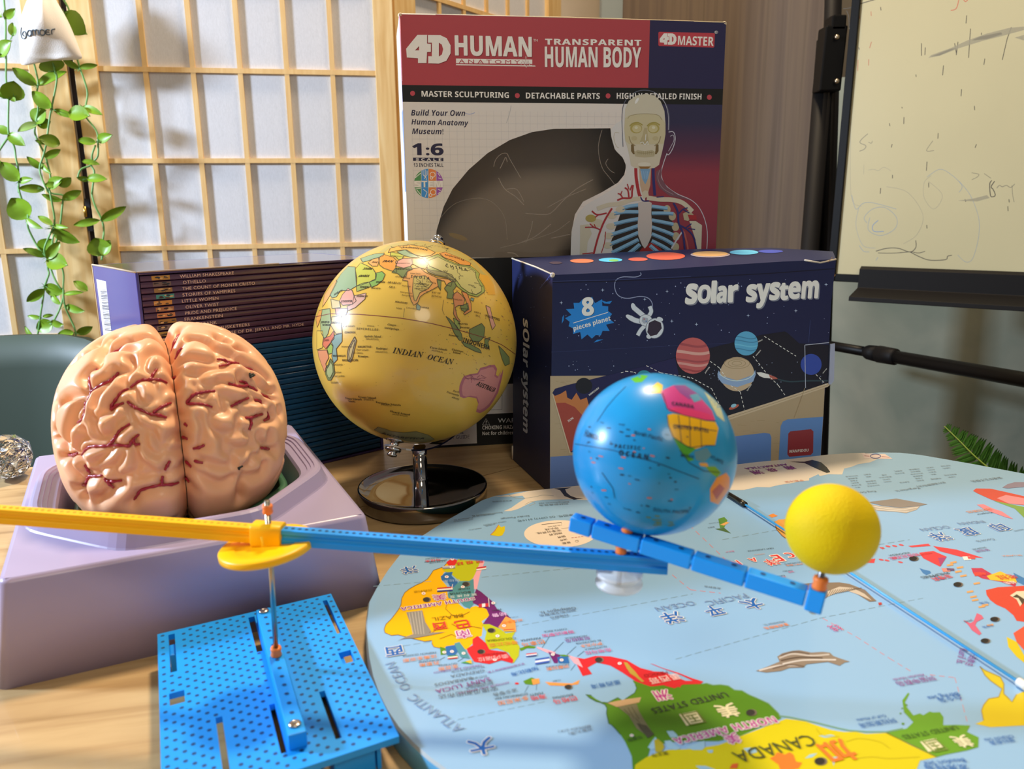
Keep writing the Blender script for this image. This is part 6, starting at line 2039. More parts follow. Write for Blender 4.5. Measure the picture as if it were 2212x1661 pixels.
for sgn, nm in ((-1, 'left_hemisphere'), (1, 'right_hemisphere')):
    al = (np.linspace(0, 1, NA_) ** 1.0) * (math.pi / 2)
    lo = np.linspace(0, 2 * math.pi, NL_, endpoint=False)
    AL, LO = np.meshgrid(al, lo, indexing='ij')
    d = np.stack([sgn * np.sin(AL), np.cos(AL) * np.cos(LO), np.cos(AL) * np.sin(LO)], -1)
    r = brad(d)
    p = d * r[..., None]
    flat = p.reshape(-1, 3)
    dist = np.array([kd.find(q)[2] for q in flat]).reshape(r.shape)
    nf = np.zeros(len(flat))
    for k in range(NWV):
        nf += np.cos(flat @ kv[k] + ph_[k])
    nf = (nf / math.sqrt(NWV / 2)).reshape(r.shape)
    dn = np.abs(nf) / (0.58 * kk)
    htr = profile(dist / 0.0068)
    hn = profile(dn / 0.0062)
    w = np.clip((dist - 0.0150) / 0.010, 0, 1)
    w = w * w * (3 - 2 * w)
    h = htr * (1 - w) + np.minimum(htr, hn) * w
    for _ in range(7):
        h = (np.roll(h, 1, 1) + 2 * h + np.roll(h, -1, 1)) / 4
        hp = np.concatenate([h[:1], h, h[-1:]], 0)
        h = (hp[:-2] + 2 * hp[1:-1] + hp[2:]) / 4
    h = np.clip((h - 0.26) / 0.74, -0.3, 1)
    x = np.abs(p[..., 0])
    low = np.clip((p[..., 2] + 0.060) / 0.010, 0, 1)
    r2 = r - AMP * (1 - h) * (0.35 + 0.65 * low)
    r2 = r2 - 0.0125 * np.exp(-(x / 0.0042) ** 1.4)
    q = d * r2[..., None]
    q[..., 0] += sgn * 0.0002
    vs = toworld(q.reshape(-1, 3))
    fs = []
    for i in range(NA_ - 1):
        for j in range(NL_):
            j2 = (j + 1) % NL_
            f = (i * NL_ + j, i * NL_ + j2, (i + 1) * NL_ + j2, (i + 1) * NL_ + j)
            fs.append(f if sgn > 0 else f[::-1])
    mb = MB()
    mb.v = vs.tolist()
    mb.f = fs
    mb.mi(m_brain)
    mb.m = [0] * len(fs)
    mb.sm = [True] * len(fs)
    hem = mb.build(nm, br_)
    mv = MB()
    m_vein = mat('vein_red', 'a01e36', 0.35, coat=0.2)
    for P in vloc:
        if P[:, 0].mean() * sgn < 0:
            continue
        n = len(P)
        L = []
        for q_ in P:
            nn = np.linalg.norm(q_)
            xx = abs(q_[0])
            L.append(toworld((q_ * (1 - (AMP * 0.74 + 0.0125 * math.exp(-(xx / 0.0042) ** 1.4)) / nn))[None, :])[0])
        mv.tube(L, [0.00042 + 0.00058 * math.sin(math.pi * (0.15 + 0.8 * i / n)) * (0.7 + 0.3 * math.sin(i * 0.9)) for i in range(n)], m_vein, 7)
    mv.build('veins', hem, 'dark red veins')
mb = MB()
lab = mat('label_black', '1e2420', 0.5)
for P in ([(1580, 1080), (1610, 1066)], [(1585, 1090), (1592, 1074)], [(1655, 452), (1685, 470)], [(1658, 468), (1680, 455)], [(1662, 478), (1690, 462)]):
    L = [toworld((lambda q_: q_ * (1 + 0.0002 / np.linalg.norm(q_)))(onbrain(KB[0] + x / KB[2], KB[1] + y / KB[2]))[None, :])[0] for x, y in P]
    mb.tube(L, 0.0006, lab, 6)
mb.build('printed_mark', br_)
m_grn = mat('green_liner', '3d6b50', 0.4)
mb = MB()
mb.loops([octo(0.0585, 0.0740, 0.010, 1.42), octo(0.0595, 0.0745, 0.030, 1.42), octo(0.0580, 0.0725, 0.0475, 1.42), octo(0.0545, 0.0690, 0.0485, 1.42), octo(0.0535, 0.068, 0.036, 1.42)], m_grn, True, True, True)
mb.build('brain_base', br_, 'dark green base under the brain')
# ================================================================== wooden world map board
m_sea = mat('map_sea', '8fb8dc', 0.22, coat=0.25)
m_edge = mat('map_edge', '5db4ea', 0.35)
mz = 0.012
mo = [(795, 1300), (812, 1268), (835, 1232), (860, 1200), (905, 1160), (955, 1128), (1005, 1100), (1040, 1080), (1066, 1071), (1110, 1063), (1250, 1049), (1500, 1020), (1800, 987), (1850, 980), (1900, 976.5), (1945, 977), (1990, 982), (2100, 1001), (2212, 1022)]
lw_ = [(790, 1340), (790, 1380), (794, 1420), (802, 1460), (815, 1498), (833, 1535), (858, 1572), (890, 1606), (925, 1637), (958, 1661)]
outl = [onz(x, y, mz) for x, y in lw_[::-1]] + [onz(x, y, mz) for x, y in mo]
outl += [np.array([x, y, mz]) for x, y in ((0.43, 0.515), (0.475, 0.45), (0.51, 0.37), (0.515, 0.29), (0.48, 0.22), (0.41, 0.165), (0.31, 0.135), (0.20, 0.13), (0.11, 0.15), (0.04, 0.19), (0.0, 0.222))]
mp = thing('world_map_board', (0.2, 0.37, 0), 'large pale blue rounded world map board lying upside down to us', 'map board')
mb = MB()
lo_ = [np.array([p[0], p[1], 0.0006]) for p in outl]
cen = np.mean(np.array(outl), axis=0)
ins = [p + (cen - p) * 0.004 for p in outl]
mb.loops([lo_, [p - hZ * 0.0012 for p in outl]], m_edge, True, True)
mb.loops([[p - hZ * 0.0012 for p in outl], ins], mat('map_edge_grey', '9aa4a6', 0.4), True)
mb.loops([ins, ins], m_sea, False, False, True)
mb.build('board', mp)
PM = Pl((0, 0, mz), (1, 0, 0), (0, 1, 0))
M7, M8, MA_, MBx, MC, MD = (780, 1120, 3.0708), (1452, 1061, 2.7684), (860, 960, 3.6867), (1500, 960, 3.1067), (1812, 1160, 3.315), (1280, 1400, 3.6867)
ik = lambda h: ink(h, 0.25)
D = Dec(PM).crop(*M7)
yel, lime, pnk, red_, blu, tea, pur, ora, grn, brn = ik('f0b410'), ik('b8bc1e'), ik('e8a8b4'), ik('d42a30'), ik('2c68a8'), ik('4f8f98'), ik('6c2468'), ik('e89a4c'), ik('5a8c1e'), ik('7a5a24')
bra = [(575, 290), (545, 322), (480, 345), (462, 372), (440, 402), (400, 428), (370, 440), (320, 468), (290, 492), (270, 530), (265, 572), (250, 602), (228, 632), (200, 668), (165, 702), (153, 735), (158, 758), (200, 776), (245, 772), (300, 786), (350, 800), (420, 816), (470, 810), (470, 830), (482, 852), (530, 862), (620, 840), (700, 870), (740, 830), (755, 790), (800, 780), (810, 700), (800, 682), (850, 650), (842, 600), (760, 580), (690, 600), (640, 560), (575, 520), (570, 450), (530, 402), (548, 360), (600, 330)]
D.poly(bra, yel, 1)
D.line(bra[:26], 4, brn, 3)
D.poly([(650, 235), (640, 280), (600, 320), (560, 330), (540, 345), (600, 370), (650, 415), (720, 415), (750, 390), (770, 330), (800, 290), (812, 240), (720, 222)], lime, 2)
D.poly([(828, 250), (815, 300), (790, 370), (768, 470), (745, 470), (740, 402), (770, 340), (800, 258)], pnk, 2)
D.poly([(565, 292), (600, 265), (640, 278), (622, 312), (580, 312)], red_, 3)
D.poly([(528, 385), (560, 360), (608, 355), (600, 380), (640, 420), (645, 462), (590, 450), (572, 420), (535, 410)], blu, 3)
D.poly([(650, 420), (720, 415), (746, 402), (750, 480), (752, 560), (720, 602), (680, 580), (650, 540), (580, 530), (575, 500), (610, 460)], tea, 3)
D.poly([(765, 468), (800, 490), (870, 550), (902, 602), (962, 632), (992, 662), (955, 690), (912, 727), (850, 702), (800, 712), (850, 642), (832, 602), (780, 580), (740, 560), (752, 500)], pur, 3)
D.poly([(960, 650), (1022, 680), (1028, 752), (960, 752), (910, 722)], ora, 4)
D.poly([(800, 702), (850, 702), (920, 732), (960, 762), (1022, 752), (1002, 790), (1052, 850), (1046, 912), (1010, 962), (980, 892), (900, 862), (840, 872), (820, 802), (832, 752)], lime, 3)
D.poly([(740, 802), (772, 780), (832, 832), (852, 872), (962, 887), (1012, 942), (1002, 962), (930, 942), (850, 967), (750, 952), (710, 892), (700, 866), (740, 842)], red_, 4)
D.poly([(523, 850), (562, 862), (562, 902), (528, 906)], grn, 3)
D.poly([(560, 850), (622, 840), (642, 882), (612, 922), (568, 906)], blu, 4)
D.poly([(618, 830), (652, 820), (692, 872), (722, 932), (662, 922), (640, 882)], tea, 4)
for P in ([(570, 570), (560, 600), (600, 640), (660, 650), (720, 620)], [(600, 700), (650, 730), (720, 715), (800, 730)], [(560, 700), (500, 735), (460, 770)], [(520, 800), (600, 770), (640, 790)], [(700, 730), (690, 760), (650, 780)]):
    D.line(P, 3, brn, 5)
# statue and landmark pictures printed on the land
gst, gst2 = ik('8c8478'), ik('b4aa98')
D.poly([(300, 625), (405, 612), (425, 690), (465, 752), (400, 785), (352, 772), (328, 705)], gst, 6)
for i in range(5):
    D.line([(318 + i * 20, 628 - i * 3), (345 + i * 18, 770)], 5, gst2, 7)
D.poly([(240, 815), (300, 785), (360, 765), (560, 755), (580, 750), (470, 775), (360, 795), (280, 800)], gst, 6)
# flags
def flag(P, cols):
    (x0, y0), (x1, y1), h = P
    n = len(cols)
    for i, c in enumerate(cols):
        D.poly([(x0, y0 + h * i / n), (x1, y1 + h * i / n), (x1, y1 + h * (i + 1) / n), (x0, y0 + h * (i + 1) / n)], ik(c), 7)
flag(((505, 462), (608, 455), 28), ['c03038', 'e8e4dc', '2c3c88'])
flag(((540, 318), (625, 314), 18), ['b8b8c0', '989aa8'])
flag(((765, 328), (830, 318), 20), ['c02c34', 'e8e4dc'])
for i, c in enumerate(('c8303c', 'e8e0dc', 'c8303c')):
    D.poly([(780 + i * 22, 570 - i * 2), (802 + i * 22, 568 - i * 2), (802 + i * 22, 590 - i * 2), (780 + i * 22, 594 - i * 2)], ik(c), 7)
flag(((1155, 935), (1250, 920), 38), ['3a5cb0', 'e8e8ec', '3a5cb0'])
flag(((945, 740), (1015, 735), 14), ['c84838', 'e8c040'])
flag(((575, 915), (640, 908), 22), ['4a8c48', 'e8e0dc', 'c84838'])
D.poly([(660, 960), (730, 940), (735, 968)], ik('4a9c50'), 7)
D.poly([(690, 952), (730, 940), (735, 968)], ik('d8b83c'), 8)
flag(((1095, 900), (1165, 892), 22), ['c83040', 'e8e8ec', '2c4c98'])
D.line([(608, 440), (600, 470)], 4, ik('e8e4e0'), 8)
D.line([(845, 530), (850, 590)], 5, ik('d8d4d0'), 8)
# central america
D.poly([(1165, 850), (1290, 888), (1280, 912), (1170, 862)], pnk, 2)
D.poly([(1240, 885), (1322, 905), (1302, 962), (1280, 960)], pur, 3)
D.poly([(1300, 922), (1370, 910), (1382, 960), (1312, 962)], blu, 3)
D.poly([(1370, 905), (1440, 930), (1472, 990), (1412, 960)], pnk, 3)
D.poly([(1050, 862), (1110, 842), (1160, 850), (1150, 862), (1100, 862), (1060, 880)], grn, 2)
D.poly([(1310, 905), (1350, 905), (1390, 915), (1340, 918)], grn, 4)
D.poly([(1420, 922), (1480, 932), (1552, 912), (1652, 915), (1762, 940), (1852, 992), (1932, 1012), (2002, 1042), (2060, 1062), (2120, 1080), (2120, 1122), (2082, 1112), (1980, 1100), (1920, 1116), (1822, 1082), (1732, 1022), (1652, 976), (1562, 956), (1502, 990), (1532, 1032), (1470, 1046), (1432, 972)], red_, 2)
D.crop(*MD)
D.poly([(458, 124), (480, 128), (560, 160), (690, 200), (790, 240), (882, 268), (862, 287), (722, 292), (652, 322), (562, 297), (482, 307), (402, 272), (320, 230), (300, 180), (560, 190), (740, 262), (800, 262), (700, 215), (560, 165)], red_, 3)
usg = [(318, 258), (402, 272), (482, 306), (562, 296), (652, 321), (722, 291), (862, 286), (902, 280), (960, 296), (1020, 292), (1082, 302), (1130, 335), (1190, 340), (1240, 370), (1310, 400), (1402, 442), (1440, 480), (1482, 522), (1502, 562), (1172, 702), (1002, 742), (862, 742), (702, 742), (562, 762), (462, 792), (442, 862), (462, 990), (320, 990), (312, 862), (262, 752), (222, 690), (182, 642), (150, 610), (130, 602), (112, 520), (116, 480), (100, 450), (60, 432), (30, 425), (-20, 398), (-55, 370), (-10, 378), (30, 408), (80, 432), (122, 436), (200, 395), (240, 420), (300, 380), (335, 358), (352, 320), (340, 290)]
D.poly(usg, ik('55881a'), 1)
coast = ik('3c6430')
D.line(usg[7:19], 7, ik('6f9a70'), 2)
D.line(usg[30:42], 8, coast, 2)
D.line(usg[43:], 6, coast, 2)
D.poly([(0, 1000), (100, 1000)] if False else [(330, 990), (340, 930), (425, 872), (500, 838), (602, 810), (740, 806), (882, 790), (1002, 772), (1090, 740), (1172, 704), (1540, 563), (1620, 572), (1702, 586), (1800, 620), (1902, 652), (2000, 668), (2110, 690), (2212, 702), (2330, 740), (2330, 1000)], ik('d4c40c'), 1)
D.crop(*M8)
can2 = [(1100, 1440), (1160, 1452), (1282, 1446), (1420, 1516), (1582, 1592), (1482, 1612), (1440, 1720), (700, 1720), (700, 1440)]
D.poly(can2, ik('d4c40c'), 1.5)
D.line([(1280, 1447), (1582, 1592)], 3, brn, 5)
D.poly([(1280, 1447), (1402, 1420), (1442, 1382), (1386, 1322), (1376, 1252), (1410, 1206), (1418, 1212), (1392, 1262), (1402, 1292), (1442, 1342), (1480, 1330), (1502, 1340), (1540, 1318), (1562, 1324), (1600, 1322), (1622, 1352), (1620, 1400), (1700, 1398), (1782, 1402), (1762, 1440), (1832, 1472), (1830, 1532), (1762, 1552), (1640, 1575), (1582, 1591)], ik('659a24'), 2)
D.line([(640, 1345), (700, 1352), (860, 1385), (1000, 1420), (1060, 1432), (1160, 1440), (1280, 1440), (1380, 1420)], 9, ik('6f9a80'), 2)
for c, r_ in (((1380, 1392), 9), ((1365, 1330), 6), ((1375, 1300), 5), ((1400, 1280), 7)):
    D.ell(c, r_, r_ * 0.8, grn, 3, n=8)
for P in ([(1040, 1500), (1120, 1480), (1240, 1500), (1300, 1540)], [(1100, 1600), (1200, 1590), (1300, 1600), (1480, 1590)], [(860, 1420), (900, 1460), (1000, 1470)]):
    D.line(smoothpts(P), 4, ik('c0ac10'), 3)
rus = [(1840, 1048), (1870, 1072), (1962, 1112), (1982, 1152), (1982, 1212), (2012, 1240), (2032, 1262), (2060, 1215), (2092, 1202), (2160, 1180), (2260, 1160), (2300, 1300), (2300, 1420), (2104, 1402), (1902, 1412), (1812, 1392), (1862, 1372), (1850, 1312), (1862, 1280), (1892, 1242), (1952, 1232), (1972, 1182), (1902, 1132), (1870, 1100)]
D.poly(rus, ik('d8c012'), 1)
D.line(rus[-8:] + rus[:8], 6, ik('a89030'), 2)
D.poly([(2000, 872), (2060, 902), (2104, 982), (2180, 1060), (2150, 1062), (2060, 992), (2010, 932)], ik('d8c012'), 2)
D.poly([(1740, 770), (1782, 790), (1802, 780), (1822, 730), (1850, 742), (1862, 762), (1822, 782), (1812, 802), (1850, 852), (1835, 862), (1792, 832), (1770, 800)], ik('d0607c'), 2)
D.poly([(1876, 592), (1950, 574), (2104, 566), (2180, 570), (2180, 800), (2104, 782), (2060, 776), (2040, 742), (1992, 702), (1940, 680), (1902, 652), (1880, 620)], ik('d4422c'), 2)
D.poly([(2040, 850), (2104, 808), (2180, 800), (2180, 960), (2104, 952), (2060, 902)], ik('dc5438'), 3)
D.poly([(2020, 625), (2060, 600), (2104, 598), (2150, 620), (2104, 660), (2080, 690), (2060, 650)], ik('d8d0b0'), 4)
D.poly([(2035, 635), (2070, 640), (2095, 680), (2110, 650), (2060, 618)], ik('4c3c2c'), 5)
D.poly([(1788, 460), (1852, 460), (1952, 520), (2062, 540), (2052, 572), (1962, 542), (1852, 522), (1800, 492)], ik('c03050'), 2)
D.poly([(1880, 508), (1962, 480), (2052, 520), (2062, 546), (1902, 532)], ik('e8bc30'), 3)
D.poly([(2040, 488), (2104, 520), (2160, 560), (2104, 562), (2062, 542)], ik('3c78b0'), 3)
D.poly([(1476, 368), (1562, 358), (1642, 392), (1602, 452), (1562, 432), (1502, 402)], ik('d83840'), 2)
D.poly([(1590, 400), (1640, 396), (1605, 450)], ik('a83870'), 3)
D.poly([(1560, 328), (1702, 350), (1862, 400), (1722, 392), (1602, 360)], ik('d83840'), 2)
D.poly([(1410, 328), (1532, 314), (1546, 328), (1432, 336)], ik('d84048'), 2)
D.poly([(1150, 412), (1215, 403), (1208, 430), (1150, 428)], ik('d83840'), 2)
for c in ((1255, 340), (1290, 330), (1330, 328), (1370, 322), (1250, 410), (1285, 415), (1330, 400), (1365, 425)):
    D.ell(c, 16, 5, ik('d04a54'), 2, 0.2, n=9)
D.poly([(1478, 460), (1500, 468), (1542, 478), (1548, 490), (1520, 502), (1500, 490)], ik('3c78b4'), 2)
D.poly([(1560, 505), (1600, 520), (1640, 515), (1625, 530), (1580, 530)], ik('4a84bc'), 2)
for (x, y), c1, c2 in (((1610, 470), 'd88a7c', '6c4c70'), ((1735, 400), 'e8e4dc', 'd84848'), ((1800, 495), 'd84038', 'd84038')):
    D.poly([(x, y - 8), (x + 45, y - 10), (x + 55, y + 12), (x + 10, y + 14)], ik(c1), 4)
    D.poly([(x + 30, y - 9), (x + 75, y - 6), (x + 78, y + 8), (x + 35, y + 6)], ik(c2), 5)
for c in ((1660, 425), (1700, 455), (1640, 440), (1690, 480), (1720, 505), (1800, 550), (1780, 630), (1830, 690), (1790, 650), (1850, 680), (1760, 600), (1880, 800)):
    D.poly([(c[0], c[1]), (c[0] + 38, c[1] - 7), (c[0] + 42, c[1] + 4), (c[0] + 4, c[1] + 10)], ik('d8a060'), 3)
# whale, island shapes, mountain picture
D.poly([(773, 556), (850, 548), (900, 548), (1000, 546), (1062, 556), (1102, 572), (1152, 590), (1182, 620), (1202, 640), (1222, 658), (1180, 662), (1120, 625), (1080, 605), (1030, 590), (960, 600), (920, 640), (885, 655), (850, 615), (800, 585)], ik('84705c'), 3)
D.poly([(930, 600), (1000, 572), (1080, 580), (1150, 615), (1195, 655), (1120, 622), (1050, 598), (980, 610), (930, 632)], ik('c8b8a4'), 4)
for i in range(14):
    D.line([(930 + i * 13, 628 - i * 3), (950 + i * 14, 592 - i * 1)], 3, ik('6c5a48'), 5)
D.poly([(1232, 668), (1252, 666), (1254, 680), (1236, 684)], ik('b83c38'), 4)
D.poly([(500, 1076), (570, 1050), (642, 1020), (628, 990), (660, 970), (722, 955), (760, 952), (832, 966), (900, 962), (942, 966), (962, 986), (1000, 1000), (1062, 1020), (1030, 1026), (1000, 1045), (930, 1022), (802, 1036), (782, 1056), (700, 1058), (652, 1076), (562, 1086)], ik('8c7c6c'), 3)
for P, c in (([(640, 1000), (720, 975), (830, 985), (940, 978)], 'c4bab0'), ([(650, 1015), (760, 995), (900, 1000)], '5c4c40'), ([(660, 1035), (760, 1015), (850, 1010), (980, 1010)], 'd0c8c0'), ([(520, 1074), (640, 1045), (760, 1045)], 'd0c8c0'), ([(650, 985), (730, 962), (820, 975)], '6c5c50'), ([(600, 1062), (700, 1040), (790, 1050)], '6c5c50')):
    D.line(smoothpts(P), 9, ik(c), 4)
D.crop(*MBx)
D.poly([(1165, 388), (1355, 364), (1565, 402), (1520, 412), (1380, 425), (1260, 412)], ik('8a8078'), 3)
D.poly([(1175, 402), (1270, 416), (1382, 427), (1515, 414), (1490, 440), (1420, 462), (1340, 452), (1230, 446), (1180, 425)], ik('b4a898'), 2)
for P in ([(1190, 415), (1290, 432), (1400, 440), (1500, 424)], [(1220, 436), (1320, 446), (1440, 452)]):
    D.line(P, 5, ik('d8cec0'), 4)
D.poly([(538, 520), (565, 505), (640, 500), (700, 520), (690, 600), (640, 640), (612, 630), (588, 612), (552, 572)], ik('e0a050'), 2)
D.line([(538, 520), (552, 572), (588, 612), (612, 630)], 6, ik('8c6430'), 3)
D.poly([(495, 475), (530, 465), (560, 480), (520, 492)], ik('e08a40'), 2)
for P, c in (([(160, 500), (200, 488), (222, 510), (200, 560), (172, 560)], '5c8c38'), ([(140, 568), (200, 560), (246, 598), (190, 582)], '4c6c3c'), ([(170, 540), (215, 520), (235, 525), (200, 545)], 'e0a860')):
    D.poly(P, ik(c), 2)
D.poly([(1870, 312), (1890, 296), (1990, 298), (2100, 322), (2212, 348), (2330, 380), (2330, 420), (2150, 402), (2060, 392), (1990, 370), (1902, 330)], ik('d04a38'), 2)
D.poly([(2030, 362), (2090, 340), (2212, 362), (2330, 400), (2330, 430), (2200, 405), (2110, 398)], ik('dc8a8c'), 3)
D.poly([(2005, 378), (2090, 395), (2212, 420), (2330, 450), (2330, 520), (2212, 492), (2150, 432)], ik('7ca048'), 2)
D.poly([(1895, 405), (1940, 402), (2000, 430), (2062, 450), (2140, 502), (2090, 490), (2040, 472), (1950, 440)], ik('e0848c'), 3)
D.poly([(2066, 290), (2100, 268), (2150, 254), (2212, 254), (2300, 270), (2300, 300), (2212, 286), (2100, 296)], ik('8c8094'), 3)
D.poly([(1270, 690), (1262, 706), (1256, 690)], ik('c0504c'), 2)
# antarctica along the far edge
ctop_ = [(250, 138), (420, 118), (640, 98), (900, 68), (1060, 58), (1140, 56)]
D.poly([(-420, 225), (-200, 196), (0, 168)] + ctop_ + [(1230, 98), (1180, 120), (1100, 132), (1050, 152), (1005, 162), (992, 202), (900, 200), (842, 212), (832, 200), (770, 228), (770, 242), (700, 250), (642, 262), (570, 272), (502, 288), (420, 286), (332, 306), (232, 306), (100, 330), (-100, 345), (-420, 360)], ik('dcd2c4'), 1)
D.crop(*MA_)
D.poly([(750, 416), (890, 402), (1050, 370), (1440, 328), (1700, 300), (1700, 450), (1482, 442), (1350, 436), (1152, 442), (1080, 452), (1012, 486), (960, 512), (902, 530), (840, 532), (900, 505), (962, 462), (1012, 432), (990, 408), (900, 416)], ik('dcd2c4'), 1)
for P in ([(880, 405), (960, 430), (1080, 420), (1150, 405), (1240, 410)], [(1010, 480), (1060, 455), (1090, 470), (1040, 490)]):
    D.line(smoothpts(P), 3, ik('a0a4a0'), 2)
orca = ik('26221f')
D.poly([(1240, 352), (1380, 343), (1330, 358), (1342, 385), (1372, 410), (1422, 428), (1475, 430), (1400, 441), (1325, 412), (1290, 365)], orca, 3)
D.ell((1290, 712), 287, 108, ik('ecdcc8'), 2, n=40)
D.poly([(735, 722), (770, 690), (800, 640), (820, 660), (850, 650), (850, 690), (830, 725), (800, 732)], ik('d8c41c'), 2)
D.line([(735, 722), (768, 690), (795, 650), (800, 640)], 5, ik('c07050'), 3)
D.crop(*MBx)
D.poly([(640, 116), (740, 116), (790, 104), (850, 120), (890, 155), (912, 186), (888, 192), (830, 168), (790, 150), (740, 126)], orca, 3)
D.poly([(1120, 60), (1280, 66), (1330, 98), (1140, 96)], ik('e4d0cc'), 4)
D.line([(1180 + 40 * math.cos(a), 80 + 14 * math.sin(a)) for a in np.linspace(0, 6.28, 20)] if False else [(1215 + 35 * math.cos(a), 80 + 14 * math.sin(a)) for a in np.linspace(0, 6.28, 20)], 5, ik('3c4c8c'), 5)
D.line([(1140, 78), (1175, 80)], 3, ik('a84c50'), 5)
D.line([(1255, 82), (1310, 88)], 3, ik('a84c50'), 5)
# lakes
D.crop(*MD)
lk = ik('9cc4d8')
for P in ([(588, 662), (640, 660), (672, 690), (680, 712), (620, 712)], [(740, 792), (800, 770), (890, 738), (895, 790), (872, 812), (802, 812)], [(570, 742), (620, 736), (660, 770), (702, 800), (660, 812), (602, 800)], [(440, 792), (470, 745), (500, 708), (522, 742), (502, 800), (470, 812)], [(820, 938), (900, 940), (980, 968), (860, 970)], [(1690, 880), (1730, 850), (1790, 838), (1750, 870)], [(1900, 870), (1970, 865), (1930, 900), (1920, 940)], [(1800, 700), (1900, 690), (1940, 705), (1850, 715)], [(910, 815), (960, 812), (955, 835), (925, 835)], [(1200, 800), (1290, 790), (1310, 830), (1250, 845)]):
    D.poly(P, lk, 3)
D.poly([(490, 735), (520, 725), (560, 760), (572, 790), (548, 830), (500, 830)], ik('b8a828'), 4)
D.poly([(118, 440), (250, 412), (388, 394), (372, 436), (280, 455), (192, 472)], ik('c0a078'), 5)
D.poly([(200, 472), (352, 445), (368, 500), (402, 560), (440, 620), (488, 692), (432, 702), (350, 642), (318, 590), (288, 540)], ik('7c7a5c'), 5)
D.poly([(350, 600), (430, 620), (490, 690), (440, 720), (380, 650)], ik('4c4c3c'), 6)
for P in ([(280, 475), (330, 560)], [(310, 470), (370, 570)], [(340, 560), (410, 640)], [(250, 490), (300, 540)]):
    D.line(P, 5, ik('5c5a40'), 6)
D.poly([(248, 115), (275, 118), (310, 160), (340, 190), (370, 230), (412, 268), (392, 274), (340, 230), (300, 205), (270, 160)], ik('b89a3c'), 5)
D.poly([(1410, 880), (1450, 860), (1470, 830), (1530, 850), (1570, 830), (1600, 850), (1620, 905), (1670, 915), (1640, 961), (1500, 990), (1480, 930)], ik('ec7a2c'), 4)
D.poly([(1090, 961), (1110, 925), (1160, 918), (1150, 961)], ik('e0602c'), 4)
# peg holes
hol, holh = mat('peg_hole_black', '14100e', 0.6), mat('peg_hole_rim', '6c5c50', 0.5)
def hole(c, rx, ry):
    D.ell((c[0] + rx * 0.2, c[1]), rx, ry, holh, 6)
    D.ell(c, rx * 0.85, ry * 0.9, hol, 7)
for c, rx, ry in (((1258, 517), 42, 27), ((1808, 905), 50, 32), ((48, 97), 34, 22)):
    hole(c, rx, ry)
D.crop(*M7)
for c in ((432, 540), (693, 438), (860, 745), (793, 886), (1372, 1120)):
    hole(c, 26, 16)
D.crop(*M8)
for c in ((1705, 560), (1925, 768), (1868, 897), (1440, 405)):
    hole(c, 28, 15)
D.crop(*MBx)
D.ell((1340, 960 - 960 + 175), 1, 1, hol, 6)
# little white city rings
D.crop(*M7)
cw1 = ik('f0e8e4')
for c in ((605, 272), (568, 390), (415, 500), (675, 457), (877, 564), (948, 715), (905, 783), (887, 940), (603, 886), (552, 891), (680, 898), (1715, 965), (1272, 905), (1330, 942), (600, 325), (1795, 1443)):
    D.ell(c, 13, 9, cw1, 8, n=14)
    D.ell(c, 5, 3.4, ik('c06060'), 9, n=10)
# graticule
gd = ik('7c98a8')
for P in ([(80, 450), (480, 415)], [(800, 390), (1520, 318)], [(1000, 720), (1720, 590), (2200, 500)], [(280, 845), (480, 815)], [(640, 1335), (1220, 1215)]):
    D.line(P, 3, gd, 1, dash=(46, 22))
D.crop(*M8)
rdsh = ik('c88c98')
for P in ([(20, 1005), (880, 760), (1500, 640)],):
    D.line(P, 3, gd, 1, dash=(40, 20))
for P in ([(900, 760), (1100, 870), (1300, 1000), (1440, 1085)], [(1540, 1098), (1690, 1115), (1740, 1290), (1775, 1420)], [(0, 500), (110, 590), (290, 610)], [(100, 200), (340, 430)]):
    D.line(P, 4, rdsh, 1, dash=(34, 22))
D.line([(300, 290), (640, 230), (700, 225)], 3, gd, 1, dash=(40, 20))
D.line([(1230, 320), (1420, 290)], 3, gd, 1, dash=(40, 20))
D.crop(*M7)
for P in ([(1248, 785), (1200, 860)], [(1342, 820), (1275, 888)], [(1425, 850), (1355, 915)], [(1480, 880), (1435, 915)], [(1420, 970), (1390, 1010)], [(1110, 1110), (1085, 1155)], [(1165, 1100), (1162, 1140)], [(555, 920), (520, 940)], [(690, 920), (640, 950)], [(420, 290), (570, 275)]):
    D.line(P, 3, ik('3c5c78'), 2)
D.poly([(1075, 1080), (1130, 1055), (1160, 1065), (1140, 1105), (1090, 1100)], grn, 2)
D.poly([(1130, 1068), (1180, 1062), (1185, 1095), (1140, 1105)], ora, 3)
D.poly([(1220, 1085), (1300, 1090), (1400, 1095), (1450, 1072), (1440, 1100), (1360, 1112), (1250, 1108)], ora, 2)
D.ell((1033, 1095), 14, 7, red_, 2)
# the map goes on to the right of what the photograph shows
for P, c in (([(0.355, 0.262), (0.40, 0.255), (0.47, 0.28), (0.495, 0.33), (0.455, 0.345), (0.41, 0.325), (0.352, 0.318)], 'd8c012'), ([(0.352, 0.322), (0.41, 0.329), (0.448, 0.347), (0.44, 0.385), (0.40, 0.40), (0.352, 0.385)], 'd4422c'), ([(0.358, 0.392), (0.40, 0.404), (0.43, 0.395), (0.415, 0.43), (0.375, 0.425)], 'e8a050'), ([(0.43, 0.415), (0.462, 0.40), (0.468, 0.44), (0.44, 0.48), (0.405, 0.505), (0.398, 0.47)], 'b8bc1e')):
    D.polyuv([P], ik(c), 0.5)
D.build('map_print', mp, 'printed countries, flags, landmarks and peg holes')

